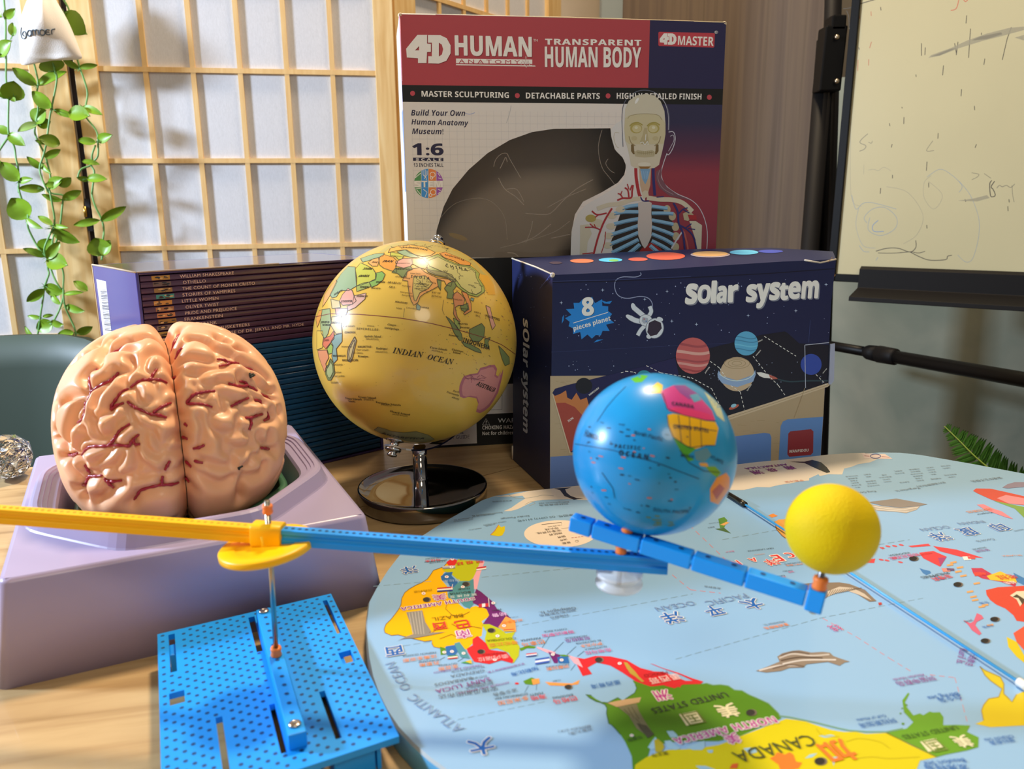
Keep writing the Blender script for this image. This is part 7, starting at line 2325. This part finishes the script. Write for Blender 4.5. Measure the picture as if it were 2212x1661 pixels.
D = Dec(PM).crop(*M7)
tdk, tpu, tor, tre, twh, tpk, tbl, tmg, tout, tgr = ik('3a3c38'), ik('8c3484'), ik('e08438'), ik('d83c38'), ik('f0ece4'), ik('d05c8c'), ik('2462ac'), ik('b03c8c'), ik('7f96b4'), ik('66727c')
def T7(t, a, b, m, sty='', lv=9, halo=False, asp=1.0, off=0.0):
    if halo:
        D.text(t, a, b, twh, sty, asp, off=0.10, lvl=lv - 1)
    D.text(t, a, b, m, sty, asp, off=off, lvl=lv)
T7('SOUTH AMERICA', (748, 524), (260, 594), tpu, 'b', halo=True)
T7('BRAZIL', (672, 634), (468, 662), ik('7c5c10'), '')
T7('巴', (706, 676), (612, 690), tre, off=0.02)
T7('西', (562, 690), (470, 702), tre, off=0.02)
T7('南', (716, 742), (622, 756), tmg, off=0.02, halo=True)
T7('美', (558, 503), (474, 514), tmg, off=0.02, halo=True)
T7('洲', (772, 233), (694, 238), tmg, off=0.02, halo=True)
T7('ARGENTINA', (800, 256), (652, 272), tdk)
T7('阿 根 廷', (802, 276), (628, 296), tre, off=0.02)
T7('BOLIVIA', (724, 484), (586, 498), tdk)
T7('玻 利 维 亚', (764, 500), (586, 518), ik('d0e0e4'), off=0.01)
T7('巴拉圭', (650, 405), (545, 415), ik('a8c4e0'))
T7('拉巴斯', (722, 462), (640, 468), tdk)
T7('巴西利亚', (468, 472), (348, 485), ik('7c5c10'))
T7('布宜诺斯艾利斯', (560, 282), (452, 294), tdk, asp=1.3)
T7('秘鲁', (960, 625), (864, 640), ik('d8a8d0'), off=0.02)
T7('ECUADOR', (1040, 652), (985, 658), tdk)
T7('厄瓜多尔', (1066, 668), (930, 690), tor, off=0.01)
T7('COLOMBIA', (1026, 790), (832, 808), ik('5c5c10'))
T7('哥伦比亚', (1036, 814), (846, 836), tor, off=0.01)
T7('VENEZUELA', (960, 888), (800, 905), ik('8c2024'))
T7('委内瑞拉', (972, 905), (772, 932), ik('f0b0b0'), off=0.01)
for en, a, b, zh, c, d_, m in (('FRENCH GUIANA', (496, 886), (274, 912), '法属圭亚那', (500, 906), (276, 938), tor), ('SURINAME', (516, 936), (380, 950), '苏里南', (516, 950), (386, 968), tor), ('GUYANA', (636, 960), (510, 974), '圭亚那', (640, 974), (510, 994), tor), ('URUGUAY', (526, 258), (424, 268), '乌拉圭', (526, 270), (424, 282), tre),
        ('PANAMA', (1186, 790), (1054, 808), '巴拿马', (1208, 808), (1062, 832), tor), ('COSTA RICA', (1362, 730), (1210, 750), '哥斯达黎加', (1406, 744), (1200, 774), tpk), ('NICARAGUA', (1496, 776), (1350, 794), '尼加拉瓜', (1512, 786), (1350, 808), tpu), ('EL SALVADOR', (1586, 806), (1420, 828), '萨尔瓦多', (1592, 824), (1450, 844), tor),
        ('GUATEMALA', (1626, 846), (1480, 868), '危地马拉', (1652, 864), (1482, 888), tpk), ('DOMINICAN REP.', (1102, 1160), (880, 1194), '多米尼加', (1102, 1180), (906, 1220), tor), ('HAITI', (1202, 1154), (1120, 1168), '海地', (1222, 1170), (1122, 1188), tre), ('BAHAMAS', (1402, 1166), (1266, 1188), '巴哈马', (1422, 1182), (1272, 1210), tre), ('HONDURAS', (1375, 965), (1225, 985), '洪都拉斯', (1375, 975), (1226, 996), tor),
        ('PERU', (925, 600), (868, 612), '', 0, 0, tdk), ('CUBA', (1322, 1070), (1268, 1080), '', 0, 0, tdk), ('CHILE', (905, 246), (845, 254), '智利', (976, 258), (900, 268), tre)):
    T7(en, a, b, tdk)
    if zh:
        T7(zh, c, d_, m, off=0.012)
for i, (t_, a, b) in enumerate((('TRINIDAD AND TOBAGO', (800, 970), (480, 1022)), ('特立尼达和多巴哥', (816, 980), (596, 1015)), ('GRENADA', (815, 1003), (590, 1042)), ('圣文森特和格林纳丁斯', (1080, 960), (835, 1020)), ('BARBADOS', (730, 1052), (485, 1100)), ('巴巴多斯', (830, 1040), (720, 1060)), ('SAINT LUCIA', (850, 1056), (490, 1140)), ('圣卢西亚', (870, 1072), (700, 1105)), ('DOMINICA', (870, 1090), (690, 1125)), ('ANTIGUA AND BARBUDA', (980, 1085), (640, 1160)), ('安提瓜和巴布达', (900, 1115), (510, 1175)), ('波多黎各', (1030, 1130), (870, 1165)))):
    T7(t_, a, b, tgr if i % 3 else tpu)
T7('Galapagos Is.', (1420, 588), (1178, 622), tgr)
T7('加拉帕戈斯群岛', (1418, 604), (1180, 640), tgr)
T7('科隆群岛', (1370, 635), (1250, 655), tgr)
T7('加勒比海', (1168, 985), (990, 1030), tbl)
T7('墨西哥湾', (1712, 1076), (1520, 1108), tbl)
T7('百慕大(英)', (1522, 1388), (1372, 1425), tgr)
T7('BERMUDA (U.K.)', (1518, 1372), (1304, 1412), tgr)
T7('ATLANTIC', (690, 1395), (356, 1165), tout, asp=0.95)
T7('OCEAN', (338, 1130), (222, 952), tout, asp=0.95)
T7('大', (860, 1460), (706, 1490), tbl, off=0.045, halo=True)
T7('西', (272, 848), (158, 866), tbl, off=0.045, halo=True)
T7('洋', (362, 318), (262, 334), tbl, off=0.045, halo=True)
T7('洋', (2096, 622), (1974, 644), tbl, off=0.045, halo=True)
T7('OCEAN', (2196, 548), (1944, 592), tout)
D.crop(*MD)
T7('UNITED STATES', (1052, 352), (458, 486), tdk, asp=1.05)
T7('美', (1118, 448), (968, 472), ik('e8e0b8'), off=0.04, lv=8)
D.poly([(688, 530), (822, 504), (882, 590), (748, 622)], ik('e8e0b8'), 6)
T7('国', (838, 508), (704, 534), ik('6a7a30'), off=0.0, lv=8)
T7('洲', (596, 338), (478, 356), tmg, off=0.03, halo=True)
T7('NORTH', (1436, 548), (1098, 616), tmg, 'b', halo=True)
T7('AMERICA', (1058, 628), (632, 726), tmg, 'b', halo=True)
T7('美', (1140, 682), (1032, 704), tmg, off=0.03, halo=True)
T7('CANADA', (1718, 690), (1100, 838), ik('4c5028'), asp=1.1)
T7('加', (1985, 738), (1790, 786), ik('ec7a2c'), off=0.04)
T7('MEXICO', (588, 185), (402, 216), ik('8c2024'))
T7('墨西哥', (676, 208), (440, 252), ik('f4c4c0'), off=0.02)
T7('渥太华', (595, 825), (460, 850), ik('3c3c20'))
T7('华盛顿', (385, 700), (270, 730), ik('28402a'))
D.crop(*M8)
T7('PACIFIC', (428, 612), (190, 662), tout, asp=1.0)
T7('太', (498, 646), (402, 668), tbl, off=0.045, halo=True)
T7('平', (274, 688), (182, 706), tbl, off=0.045, halo=True)
T7('INDIAN', (1852, 176), (1700, 190), tout)
T7('OCEAN', (1640, 206), (1474, 226), tout)
T7('印', (1962, 196), (1882, 206), tbl, off=0.045, halo=True)
T7('度', (1782, 222), (1692, 232), tbl, off=0.045, halo=True)
T7('洋', (1612, 250), (1522, 262), tbl, off=0.045, halo=True)
for ch_, a, b in (('C', (706, 368), (662, 374)), ('E', (628, 382), (584, 388)), ('A', (492, 400), (450, 406)), ('N', (386, 416), (340, 424))):
    T7(ch_, a, b, tre, 'b', halo=True)
T7('洋', (612, 408), (542, 418), tre, off=0.03, halo=True)
T7('Hawaiian Is.', (662, 778), (540, 800), tgr)
T7('夏威夷群岛', (686, 792), (545, 818), tor, off=0.012)
T7('阿留申群岛', (1552, 1108), (1332, 1146), tpu)
T7('Aleutian Islands', (1500, 1094), (1316, 1126), tpu)
T7('UNITED STATES', (1690, 1404), (1368, 1464), ik('3c5c20'))
T7('美', (1752, 1466), (1660, 1478), ik('e8e0b8'), off=0.04)
D.poly([(1482, 1500), (1576, 1480), (1622, 1538), (1532, 1562)], ik('e8e0b8'), 6)
T7('国', (1580, 1488), (1496, 1504), ik('7a9040'))
T7('Bering Sea', (1700, 1204), (1520, 1232), tbl)
T7('白令海', (1706, 1220), (1580, 1242), tbl)
T7('Gulf of Alaska', (1270, 1338), (1098, 1366), tbl)
T7('阿拉斯加湾', (1322, 1360), (1110, 1394), tbl)
T7('波弗特海', (1760, 1640), (1500, 1640), tbl)
T7('Beaufort Sea', (1740, 1600), (1500, 1622), tbl)
T7('楚科奇海', (2030, 1478), (1890, 1500), tbl)
T7('Chukchi Sea', (2030, 1460), (1860, 1484), tbl)
T7('千岛群岛', (1790, 965), (1752, 1040), tpu)
T7('Kuril Is.', (1720, 940), (1698, 1030), tpu)
T7('MALAYSIA', (1540, 366), (1440, 384), tre)
T7('INDONESIA', (1410, 366), (1290, 384), tdk)
T7('印度尼西亚', (1460, 372), (1290, 400), tpk, off=0.01)
T7('PHILIPPINES', (1640, 485), (1480, 515), tdk)
T7('菲律宾', (1650, 500), (1545, 524), tre, off=0.012)
T7('SINGAPORE', (1870, 335), (1790, 348), tdk)
T7('新加坡', (1882, 346), (1805, 358), tpu)
T7('越南', (2040, 540), (1980, 548), twh)
T7('老挝', (2040, 500), (1930, 510), tre)
T7('东海', (1880, 660), (1830, 668), tbl)
T7('JAPAN', (1790, 770), (1740, 780), tdk)
T7('日本海', (1905, 800), (1850, 812), tbl)
T7('线', (985, 800), (925, 812), tpk)
D.crop(*MBx)
T7('ANTARCTICA', (612, 130), (332, 160), tpu, 'b')
for ch_, a, b in (('南', (652, 146), (592, 152)), ('极', (534, 162), (476, 168)), ('洲', (434, 174), (372, 182))):
    T7(ch_, a, b, tpu, off=0.03)
T7('罗斯冰架', (722, 238), (600, 250), ik('c88878'))
T7('基里巴斯', (610, 888), (560, 894), tre)
T7('KIRIBATI', (600, 878), (522, 890), tdk)
T7('NAURU', (652, 845), (590, 852), tdk)
T7('瑙鲁', (662, 852), (625, 858), tpk)
T7('SOLOMON IS.', (722, 788), (598, 804), tdk)
T7('所罗门群岛', (720, 800), (612, 812), tor, off=0.01)
T7('VANUATU', (470, 735), (400, 742), tor)
T7('NEW CALEDONIA', (525, 695), (352, 716), tdk)
T7('NEW ZEALAND', (170, 522), (95, 532), tdk)
T7('新西兰', (130, 552), (85, 560), tdk)
T7('莱恩群岛', (178, 965), (68, 950), tgr)
T7('图瓦卢', (262, 715), (205, 722), tpk)
kd_ = random.Random(17)
nm_ = ['阿尔巴尼亚', '安道尔', '亚美尼亚', '奥地利', '阿塞拜疆', '比利时', '克罗地亚', '塞浦路斯', '捷克', '丹麦', '爱沙尼亚', '格鲁吉亚', '匈牙利', '立陶宛', '卢森堡', '摩尔多瓦', '斯洛文尼亚', '瑞士']
for r_ in range(6):
    for c_i in range(7):
        x1 = 1000 + c_i * 105 - r_ * 10 + r_ * 18
        y1 = 212 - c_i * 11.5 + r_ * 15
        nme = nm_[(r_ * 7 + c_i) % len(nm_)]
        w_ = 16 * len(nme)
        if kd_.random() < 0.86:
            T7(nme, (x1 + w_ / 2 + 50, y1 - w_ * 0.05), (x1 - w_ / 2 + 50, y1 + w_ * 0.05), tgr)
T7('King George I.', (1210, 312), (1030, 328), tgr)
T7('Kerguelen Is.', (1500, 290), (1340, 312), tgr)
T7('凯尔盖朗群岛(法)', (1670, 252), (1490, 282), tgr)
T7('爱德华王子群岛', (2050, 220), (1850, 246), tgr)
T7('Madagascar', (1990, 455), (1890, 470), tdk)
T7('马达加斯加', (1980, 430), (1820, 452), tor)
T7('MALDIVES', (2200, 570), (2140, 582), tdk)
T7('Cocos Is.', (2000, 632), (1880, 650), tgr)
T7('SRI LANKA', (2190, 742), (2060, 748), tor)
D.crop(*MA_)
T7('审图号: GS (2019) 6119号', (1388, 556), (946, 606), ik('5c7480'))
for t_, a, b in (('1:70 000 000', (1300, 642), (1190, 656)), ('停火线', (1272, 662), (1165, 676)), ('军事分界线.', (1290, 680), (1095, 706)), ('地区界', (1300, 702), (1195, 718)), ('国界', (1325, 728), (1262, 738)), ('洲界', (1342, 752), (1282, 762)), ('首都', (1368, 776), (1302, 786)), ('Drake Passage', (1040, 566), (815, 590)), ('South Shetland Is.', (830, 540), (580, 568)), ('南设得兰群岛', (760, 552), (590, 574)), ('马尔维纳斯群岛', (595, 596), (440, 616)), ('Falkland Is.', (590, 582), (435, 604)), ('TIERRA DEL FUEGO', (860, 612), (676, 642)), ('火地岛', (770, 632), (690, 648)), ('麦克罗伯逊地', (905, 446), (750, 456)), ('Bellingshausen Sea', (1358, 456), (1120, 468)), ('别林斯高晋海', (1352, 468), (1122, 482)), ('圣地亚哥', (480, 868), (400, 882)), ('MAPUTO', (660, 666), (560, 680))):
    T7(t_, a, b, ik('6a7a84') if t_[0] not in '停军地国洲首1' else ik('5c5048'))
D.line([(1142, 640), (1300, 622), (1302, 632)], 3, ik('5c5048'), 4)
D.line([(1380, 745), (1475, 735)], 3, ik('c04c48'), 4, dash=(18, 8))
D.line([(1300, 672), (1380, 662)], 2, ik('a89888'), 4)
D.line([(1424 + 14 * math.cos(a), 772 + 7 * math.sin(a)) for a in np.linspace(0, 6.28, 14)], 2, ik('5c5048'), 4)
D.build('map_lettering', mp, 'upside-down place names in Chinese and English')

# thin blue stick lying across the map
bz = mz + 0.0021
sk0, sk1, sk2, sk3 = onz(1572, 1066, bz), onz(1610, 1090, bz), onz(2200, 1472, bz), onz(2225, 1488, bz)
stk = thing('pointer_stick', sk1, 'thin bright blue stick with dark metal end lying across the map', 'stick')
MB().tube([sk1, sk2], 0.0007, plastic('42a4e4'), 10).build('shaft', stk)
MB().tube([sk0, sk0 * 0.2 + sk1 * 0.8, sk1], [0.0016, 0.0019, 0.0019], mat('dark_ferrule', '4a463c', 0.3, 0.9), 10).build('metal_end', stk)
MB().tube([sk2, sk3], 0.0019, mat('white_cap', 'e8e4e0', 0.4), 10).build('white_cap', stk)

# ================================================================== orbit model kit
m_kb = mat('kit_blue', '129af8', 0.38, spec=0.5)
m_kb2 = mat('kit_blue_hole', '063c78', 0.6)
m_ky = mat('kit_yellow', 'ffc000', 0.38)
m_kyd = mat('kit_yellow_groove', 'd89000', 0.5)
m_or = mat('orange_bush', 'f0823c', 0.45)
m_st = mat('steel_rod', 'b0a898', 0.22, 1.0)
pz = 0.016
pTL, pTR, pR = onz(340, 1370, pz), onz(715, 1282, pz), onz(862, 1590, pz)
kX = (pTR - pTL) / np.linalg.norm(pTR - pTL)
kW = float(np.linalg.norm(pTR - pTL))
kV = pR - pTR
kL = float(np.linalg.norm(kV))
kV /= np.linalg.norm(kV)
PKt = Pl(pTL, kX, -kV)
km = thing('orbit_model', (pTL + kX * kW / 2 + kV * kL / 2) * [1, 1, 0], 'blue and yellow plastic orbit kit: holed plate, rod, earth ball and yellow sun ball', 'science kit')
K5 = (300, 1240, 3.6867)
slots = [[(240, 480), (290, 475), (300, 775), (245, 785)], [(875, 345), (925, 335), (985, 610), (935, 625)], [(1468, 210), (1505, 205), (1608, 470), (1570, 475)], [(1590, 625), (1690, 605), (1722, 695), (1620, 715)], [(240, 945), (362, 930), (368, 1020), (245, 1045)],
         [(615, 1140), (675, 1130), (718, 1590), (665, 1600)], [(1037, 1040), (1085, 1030), (1178, 1420), (1130, 1430)], [(1435, 940), (1485, 925), (1610, 1305), (1565, 1315)]]
su = []
for S in slots:
    P = [PKt.uv(*p) for p in K(*K5, S)]
    us = [p[0] for p in P]
    vs_ = [p[1] for p in P]
    u0, u1 = (sorted(us)[0] + sorted(us)[1]) / 2, (sorted(us)[2] + sorted(us)[3]) / 2
    v0, v1 = (sorted(vs_)[0] + sorted(vs_)[1]) / 2, (sorted(vs_)[2] + sorted(vs_)[3]) / 2
    su.append((u0, v0, u1, v1))
mb = MB()
TH = 0.0028
outer = [(0, 0), (kW, 0), (kW, -kL), (0, -kL)][::-1]
D = Dec(PKt)
D.mb = mb
D.polyuv([outer] + [[(a, b), (c, b), (c, d), (a, d)] for a, b, c, d in su], m_kb, 0)
for lp in [outer] + [[(a, b), (c, b), (c, d), (a, d)] for a, b, c, d in su]:
    L1 = [PKt.w(u, v) for u, v in lp]
    mb.loops([L1, [p - hZ * TH for p in L1]], m_kb, False)
D2 = Dec(Pl(pTL - hZ * TH, kX, -kV))
D2.mb = mb
D2.polyuv([outer] + [[(a, b), (c, b), (c, d), (a, d)] for a, b, c, d in su], m_kb, 0)
pu, pv = 0.00305, 0.0058
bm0, bm1 = PKt.uv(569, 1322), PKt.uv(640, 1580)
i = 0
while 0.0022 + i * pu < kW - 0.001:
    u = 0.0022 + i * pu
    j = 0
    while True:
        v = -0.0026 - j * pv - (pv / 2 if i % 2 else 0)
        j += 1
        if v < -kL + 0.0015:
            break
        if any(a - 0.0013 < u < c + 0.0013 and b - 0.0013 < v < d + 0.0013 for a, b, c, d in su):
            continue
        D.polyuv([[(u + 0.00088 * math.cos(q), v + 0.00088 * math.sin(q)) for q in np.linspace(0, 2 * math.pi, 12, endpoint=False)]], m_kb2, 0.4)
    i += 1
mb.build('base_plate', km)
for fu_, fv_, sx_, sy_ in ((kW * 0.80, -kL * 0.93, 0.016, 0.010), (kW * 0.55, -kL * 0.95, 0.012, 0.008), (kW * 0.12, -kL * 0.90, 0.014, 0.010), (kW * 0.14, -kL * 0.10, 0.014, 0.010), (kW * 0.84, -kL * 0.10, 0.014, 0.010)):
    o_ = PKt.w(fu_ - sx_ / 2, fv_ - sy_ / 2)
    o_[2] = 0.0004
    MB().box(o_, kX * sx_, -kV * sy_, hZ * (pz - TH - 0.0004), m_kb).build('foot', km, bevel=0.0006)
for ru in (0.030, 0.052, 0.075):  # ribs added under the plate to block light and darken the slots
    o_ = PKt.w(ru * kW / 0.083, -kL + 0.004)
    o_[2] = 0.0015
    MB().box(o_, kX * 0.0016, -kV * (kL - 0.010), hZ * (pz - TH - 0.0015), m_kb).build('light_block_rib', km)
# rail beam on the plate
bz_ = 0.0226
bA_, bB_ = onz(570, 1320, bz_), onz(639, 1572, bz_)
bd_ = (bB_ - bA_) / np.linalg.norm(bB_ - bA_)
bs_ = np.cross(hZ, bd_)
bl_ = float(np.linalg.norm(bB_ - bA_))
bw_ = 0.0068
mb = MB()
mb.box(bA_ - bs_ * bw_ / 2 - bd_ * 0.003 - hZ * (bz_ - pz), bd_ * (bl_ + 0.0065), bs_ * bw_, hZ * (bz_ - pz), m_kb)
beam = mb.build('beam', km, bevel=0.0005)
mb = MB()
for k in range(1, 14):
    c = bA_ + bd_ * bl_ * k / 14.5
    mb.lathe(c, [(0.0009, 0.00015), (0.0, 0.00015)], m_kb2, 12)
mb.build('beam_hole', beam)
for c in (bA_ + bd_ * 0.0005, bB_ - bd_ * 0.002):
    MB().lathe(c, [(0.0, 0.0), (0.0024, 0.0002), (0.0022, 0.0008), (0.0009, 0.0011), (0.0008, 0.0004), (0.0, 0.0003)], mat('screw_steel2', 'cfc4b8', 0.2, 1.0), 18).build('screw', km)
# pivot pin
pin0 = onz(597, 1416, bz_)
jt = atY(580, 1132, 0.3082)
topp = jt + (jt - pin0) / np.linalg.norm(jt - pin0) * 0.0105
MB().tube([pin0, topp], 0.00115, m_st, 14).build('pin', km)
def bush(c, ax, r=0.0024, h=0.0042, nm='bush'):
    MB().lathe(c, [(0.0011, 0.0), (r * 0.9, 0.0), (r, h * 0.18), (r * 0.86, h * 0.45), (r, h * 0.78), (r * 0.9, h), (0.0011, h)], m_or, 20, ax).build(nm, km)
pax = (jt - pin0) / np.linalg.norm(jt - pin0)
bush(pin0, pax)
bush(jt + pax * 0.0050, pax, 0.0022, 0.0036)
# long rod: yellow half, sleeve, blue half
RY = lambda px: 1.0 / (3.115 + 0.000223 * px)
RP = lambda px: atY(px, 1111 + (1212 - 1111) * px / 1345.0, RY(px))
rd0, rdj0, rdj1, rd1 = RP(-90), RP(552), RP(612), RP(1442)
rdir = (rd1 - rd0) / np.linalg.norm(rd1 - rd0)
rside = np.cross(hZ, rdir)
rside /= np.linalg.norm(rside)
rup = np.cross(rdir, rside)
def rodpart(name, a, b, m, md):
    h, w, g = 0.0034, 0.0026, 0.0007
    prof = [(-w, -h), (w, -h), (w, -h * 0.25), (w - g, -h * 0.08), (w - g, h * 0.30), (w, h * 0.42), (w, h), (-w, h), (-w, h * 0.42), (-w + g, h * 0.30), (-w + g, -h * 0.08), (-w, -h * 0.25)]
    mb = MB()
    mb.loops([[p + rside * x + rup * z for x, z in prof] for p in (a, b)], m, False, True, True)
    o = mb.build(name, km, bevel=0.0003)
    mb = MB()
    L = float(np.linalg.norm(b - a))
    n = int(L / 0.00285)
    for k in range(n):
        mb.lathe(a + rdir * (k + 0.5) * L / n, [(0.00075, h + 0.00012), (0.0, h + 0.00012)], md, 10, rup)
    mb.build('rod_hole', o)
rodpart('yellow_rod', rd0, rdj0, m_ky, m_kyd)
rodpart('blue_rod', rdj1, rd1, m_kb, m_kb2)
mb = MB()
sv = []
for t_ in (0, 1):
    c = RP(548) if t_ == 0 else RP(612)
    sv.append([c + rside * 0.0043 * math.copysign(abs(math.cos(q)) ** 0.5, math.cos(q)) + rup * 0.0052 * math.copysign(abs(math.sin(q)) ** 0.5, math.sin(q)) for q in np.linspace(0, 2 * math.pi, 32, endpoint=False)])
mb.loops(sv, m_ky, True, True, True)
mb.build('sleeve', km, bevel=0.0004)
# cam disc under the sleeve
dc = atY(577, 1176, 0.3075)
dax = hZ + AX_R * -0.105
dax = dax / np.linalg.norm(dax)
MB().lathe(dc - dax * 0.0026, [(0.0, 0.0), (0.0188, 0.0), (0.0196, 0.0006), (0.0196, 0.0028), (0.0190, 0.0034), (0.0130, 0.0034), (0.0126, 0.0030), (0.0, 0.0030)], m_ky, 64, dax).build('cam_disc', km)
MB().lathe(dc, [(0.0035, 0.0), (0.0035, 0.005), (0.0, 0.005)], m_ky, 24, dax).build('hub', km)
# clear pulley under the far end of the rod
rpin = RP(1340)
m_clr = mat('frosted_clear', 'f4f6fa', 0.3, alpha=0.55)
MB().lathe(rpin - rup * 0.0105, [(0.0, 0.0), (0.0090, 0.0), (0.0094, 0.0007), (0.0094, 0.0016), (0.0075, 0.0024), (0.0075, 0.0036), (0.0092, 0.0044), (0.0092, 0.0054), (0.0086, 0.0060), (0.0040, 0.0060), (0.0036, 0.0072), (0.0, 0.0072)], m_clr, 48, rup).build('pulley', km)
# second arm of linked bricks
AY = lambda px: 0.3005 + (0.2600 - 0.3005) * (px - 1240) / 530.0
AP = lambda px: atY(px, 1128 + (1296 - 1128) * (px - 1240) / 530.0, AY(px))
a0, a1 = AP(1234), AP(1780)
adir = (a1 - a0) / np.linalg.norm(a1 - a0)
aside = np.cross(hZ, adir)
aside /= np.linalg.norm(aside)
aup = np.cross(adir, aside)
cuts = [1234, 1282, 1386, 1497, 1612, 1742, 1782]
for k in range(6):
    p, q_ = AP(cuts[k] + 1.2), AP(cuts[k + 1] - 1.2)
    mb = MB()
    mb.cbox((p + q_) / 2, q_ - p, aside * 0.0062, aup * (0.0062 + (0.0022 if k == 5 else 0)), m_kb)
    o = mb.build('arm_brick', km, bevel=0.0006)
    mb = MB()
    n = 1 if k in (0, 5) else 2
    for j in range(n):
        mb.lathe(p + (q_ - p) * (j + 0.5) / n, [(0.0010, 0.00325), (0.0, 0.00325)], m_kb2, 12, aup)
    if k < 5:
        mb.build('brick_hole', o)
mb = MB()
mb.tube([AP(1286), AP(1738)], 0.0022, m_kb, 10)
mb.build('arm_core', km)
# pin through rod, arm and earth
gE = atY(1412, 980, 0.303)
RE = 0.0321
ap_ = AP(1352)
eax = gE - ap_
eax /= np.linalg.norm(eax)
MB().tube([rpin - rup * 0.010, rpin, ap_, gE - eax * RE * 0.5], 0.0011, m_st, 12).build('pin', km)
bush(rpin + rup * 0.0034, rup, 0.0023, 0.0034)
bush(ap_ + aup * 0.0031, aup, 0.0024, 0.0026)
m_eo = mat('earth_foam_blue', '1490d0', 0.30, spec=0.5, coat=0.25, noise=0.06, nscale=60)
mb = MB()
mb.sphere(gE, RE, m_eo, 96, 48)
eb = mb.build('earth_ball', km, 'blue earth ball with bright countries')
E4 = SDec(gE, RE)
E4.EPS = 0.00003
C4 = (1180, 780, 2.9105)
E4.crop(*C4)
ek = lambda h: ink(h, 0.3)
for col, P, lv in (('c8408c', [(718, 190), (760, 170), (800, 152), (860, 165), (902, 182), (962, 222), (1042, 312), (1062, 372), (1002, 372), (872, 342), (770, 312), (740, 252)], 1), ('d83c78', [(770, 312), (800, 290), (900, 300), (1000, 325), (1050, 345), (1062, 372), (1002, 372), (872, 342)], 2),
  ('e8c01c', [(640, 182), (700, 132), (732, 152), (726, 202), (662, 202)], 1), ('58b428', [(530, 112), (600, 86), (642, 92), (602, 132), (560, 136)], 1), ('e8b414', [(758, 340), (800, 330), (872, 342), (1002, 376), (1062, 382), (1082, 422), (1060, 532), (1002, 532), (942, 552), (862, 522), (790, 472), (765, 402)], 2),
  ('4ca030', [(798, 482), (862, 522), (942, 552), (892, 592), (932, 622), (892, 632), (852, 582)], 1), ('8c4c9c', [(800, 152), (872, 152), (962, 212), (900, 242), (840, 200)], 2), ('c8d0a8', [(992, 190), (1052, 240), (1092, 282), (1122, 382), (1072, 342), (1030, 260)], 1),
  ('5ca0c4', [(900, 215), (950, 205), (975, 245), (930, 260)], 3), ('e08c30', [(1030, 802), (1072, 732), (1132, 702), (1152, 732), (1152, 802), (1082, 902), (1032, 882)], 1), ('6aa03c', [(1000, 662), (1062, 662), (1100, 702), (1072, 732), (1030, 700)], 1), ('b05848', [(1040, 820), (1090, 770), (1120, 800), (1070, 870)], 2), ('d8a050', [(960, 640), (1010, 640), (1020, 665), (970, 660)], 1), ('5c8ca0', [(930, 570), (1010, 545), (1040, 590), (990, 640), (940, 620)], 1)):
    E4.poly(P, ek(col), lv)
ed = ek('1c3048')
for P in ([(730, 200), (760, 300), (860, 340), (1000, 372), (1065, 378)], [(760, 340), (770, 410), (800, 480), (900, 545), (1000, 530), (1062, 530)], [(830, 340), (850, 515)], [(900, 350), (905, 545)], [(970, 372), (975, 545)], [(800, 400), (1070, 440)], [(500, 160), (440, 220), (380, 290), (320, 380)], [(350, 700), (420, 800), (430, 860)], [(180, 520), (420, 560), (700, 640), (960, 740)], [(840, 560), (900, 640), (990, 690), (1090, 700)]):
    E4.line(P, 4, ed, 4)
for t_, a, b, st_ in (('UNITED STATES', (800, 425), (1020, 452), 'b'), ('CANADA', (790, 278), (930, 300), 'b'), ('O C E A N', (455, 590), (640, 622), 'b'), ('P A C I F I C', (430, 545), (590, 560), 'b'), ('North Pacific', (550, 460), (730, 505), 's'), ('MEXICO', (845, 600), (925, 612), 'b'), ('SOUTH PACIFIC', (670, 940), (900, 950), 's'), ('Hawaii', (240, 470), (330, 500), 's'), ('ATLANTIC', (1030, 610), (1110, 650), 's')):
    E4.text(t_, a, b, ed, st_, 1.1, 0.01, 5)
rg = random.Random(8)
for i in range(60):
    x, y = rg.uniform(190, 900), rg.uniform(380, 960)
    if math.hypot(x - 675, y - 580) < 470:
        E4.line([(x, y), (x + rg.uniform(8, 30), y + rg.uniform(0, 8))], rg.uniform(5, 9), rg.choice([ed, ed, ek('c86a4c'), ek('186c98')]), 3)
for i in range(12):
    x, y = rg.uniform(620, 820), rg.uniform(970, 1040)
    E4.line([(x, y), (x + 30, y + 5)], 14, ek('5c8070'), 1)
E4.build('earth_print', eb, 'coloured countries printed on the ball')
# sun ball on its own pin
gS = atY(1797, 1142, 0.2615)
RS = 0.01575
sp0 = AP(1763)
MB().tube([sp0 - aup * 0.0055, sp0, gS], 0.00115, mat('steel_grey', '7c7c84', 0.25, 1.0), 14).build('pin', km)
bush(sp0 + aup * 0.0040, (gS - sp0) / np.linalg.norm(gS - sp0), 0.0027, 0.0046)
MB().lathe(sp0 - aup * 0.0042, [(0.0, -0.0014), (0.0014, -0.0012), (0.0018, 0.0), (0.0, 0.0)], m_st, 14, aup).build('screw', km)
mb = MB()
mb.sphere(gS, RS, mat('yellow_foam', 'e0c400', 0.62, spec=0.25, bump=0.35, bscale=1400), 80, 40)
mb.build('sun_ball', km, 'plain yellow foam ball')
bpy.context.view_layer.update()
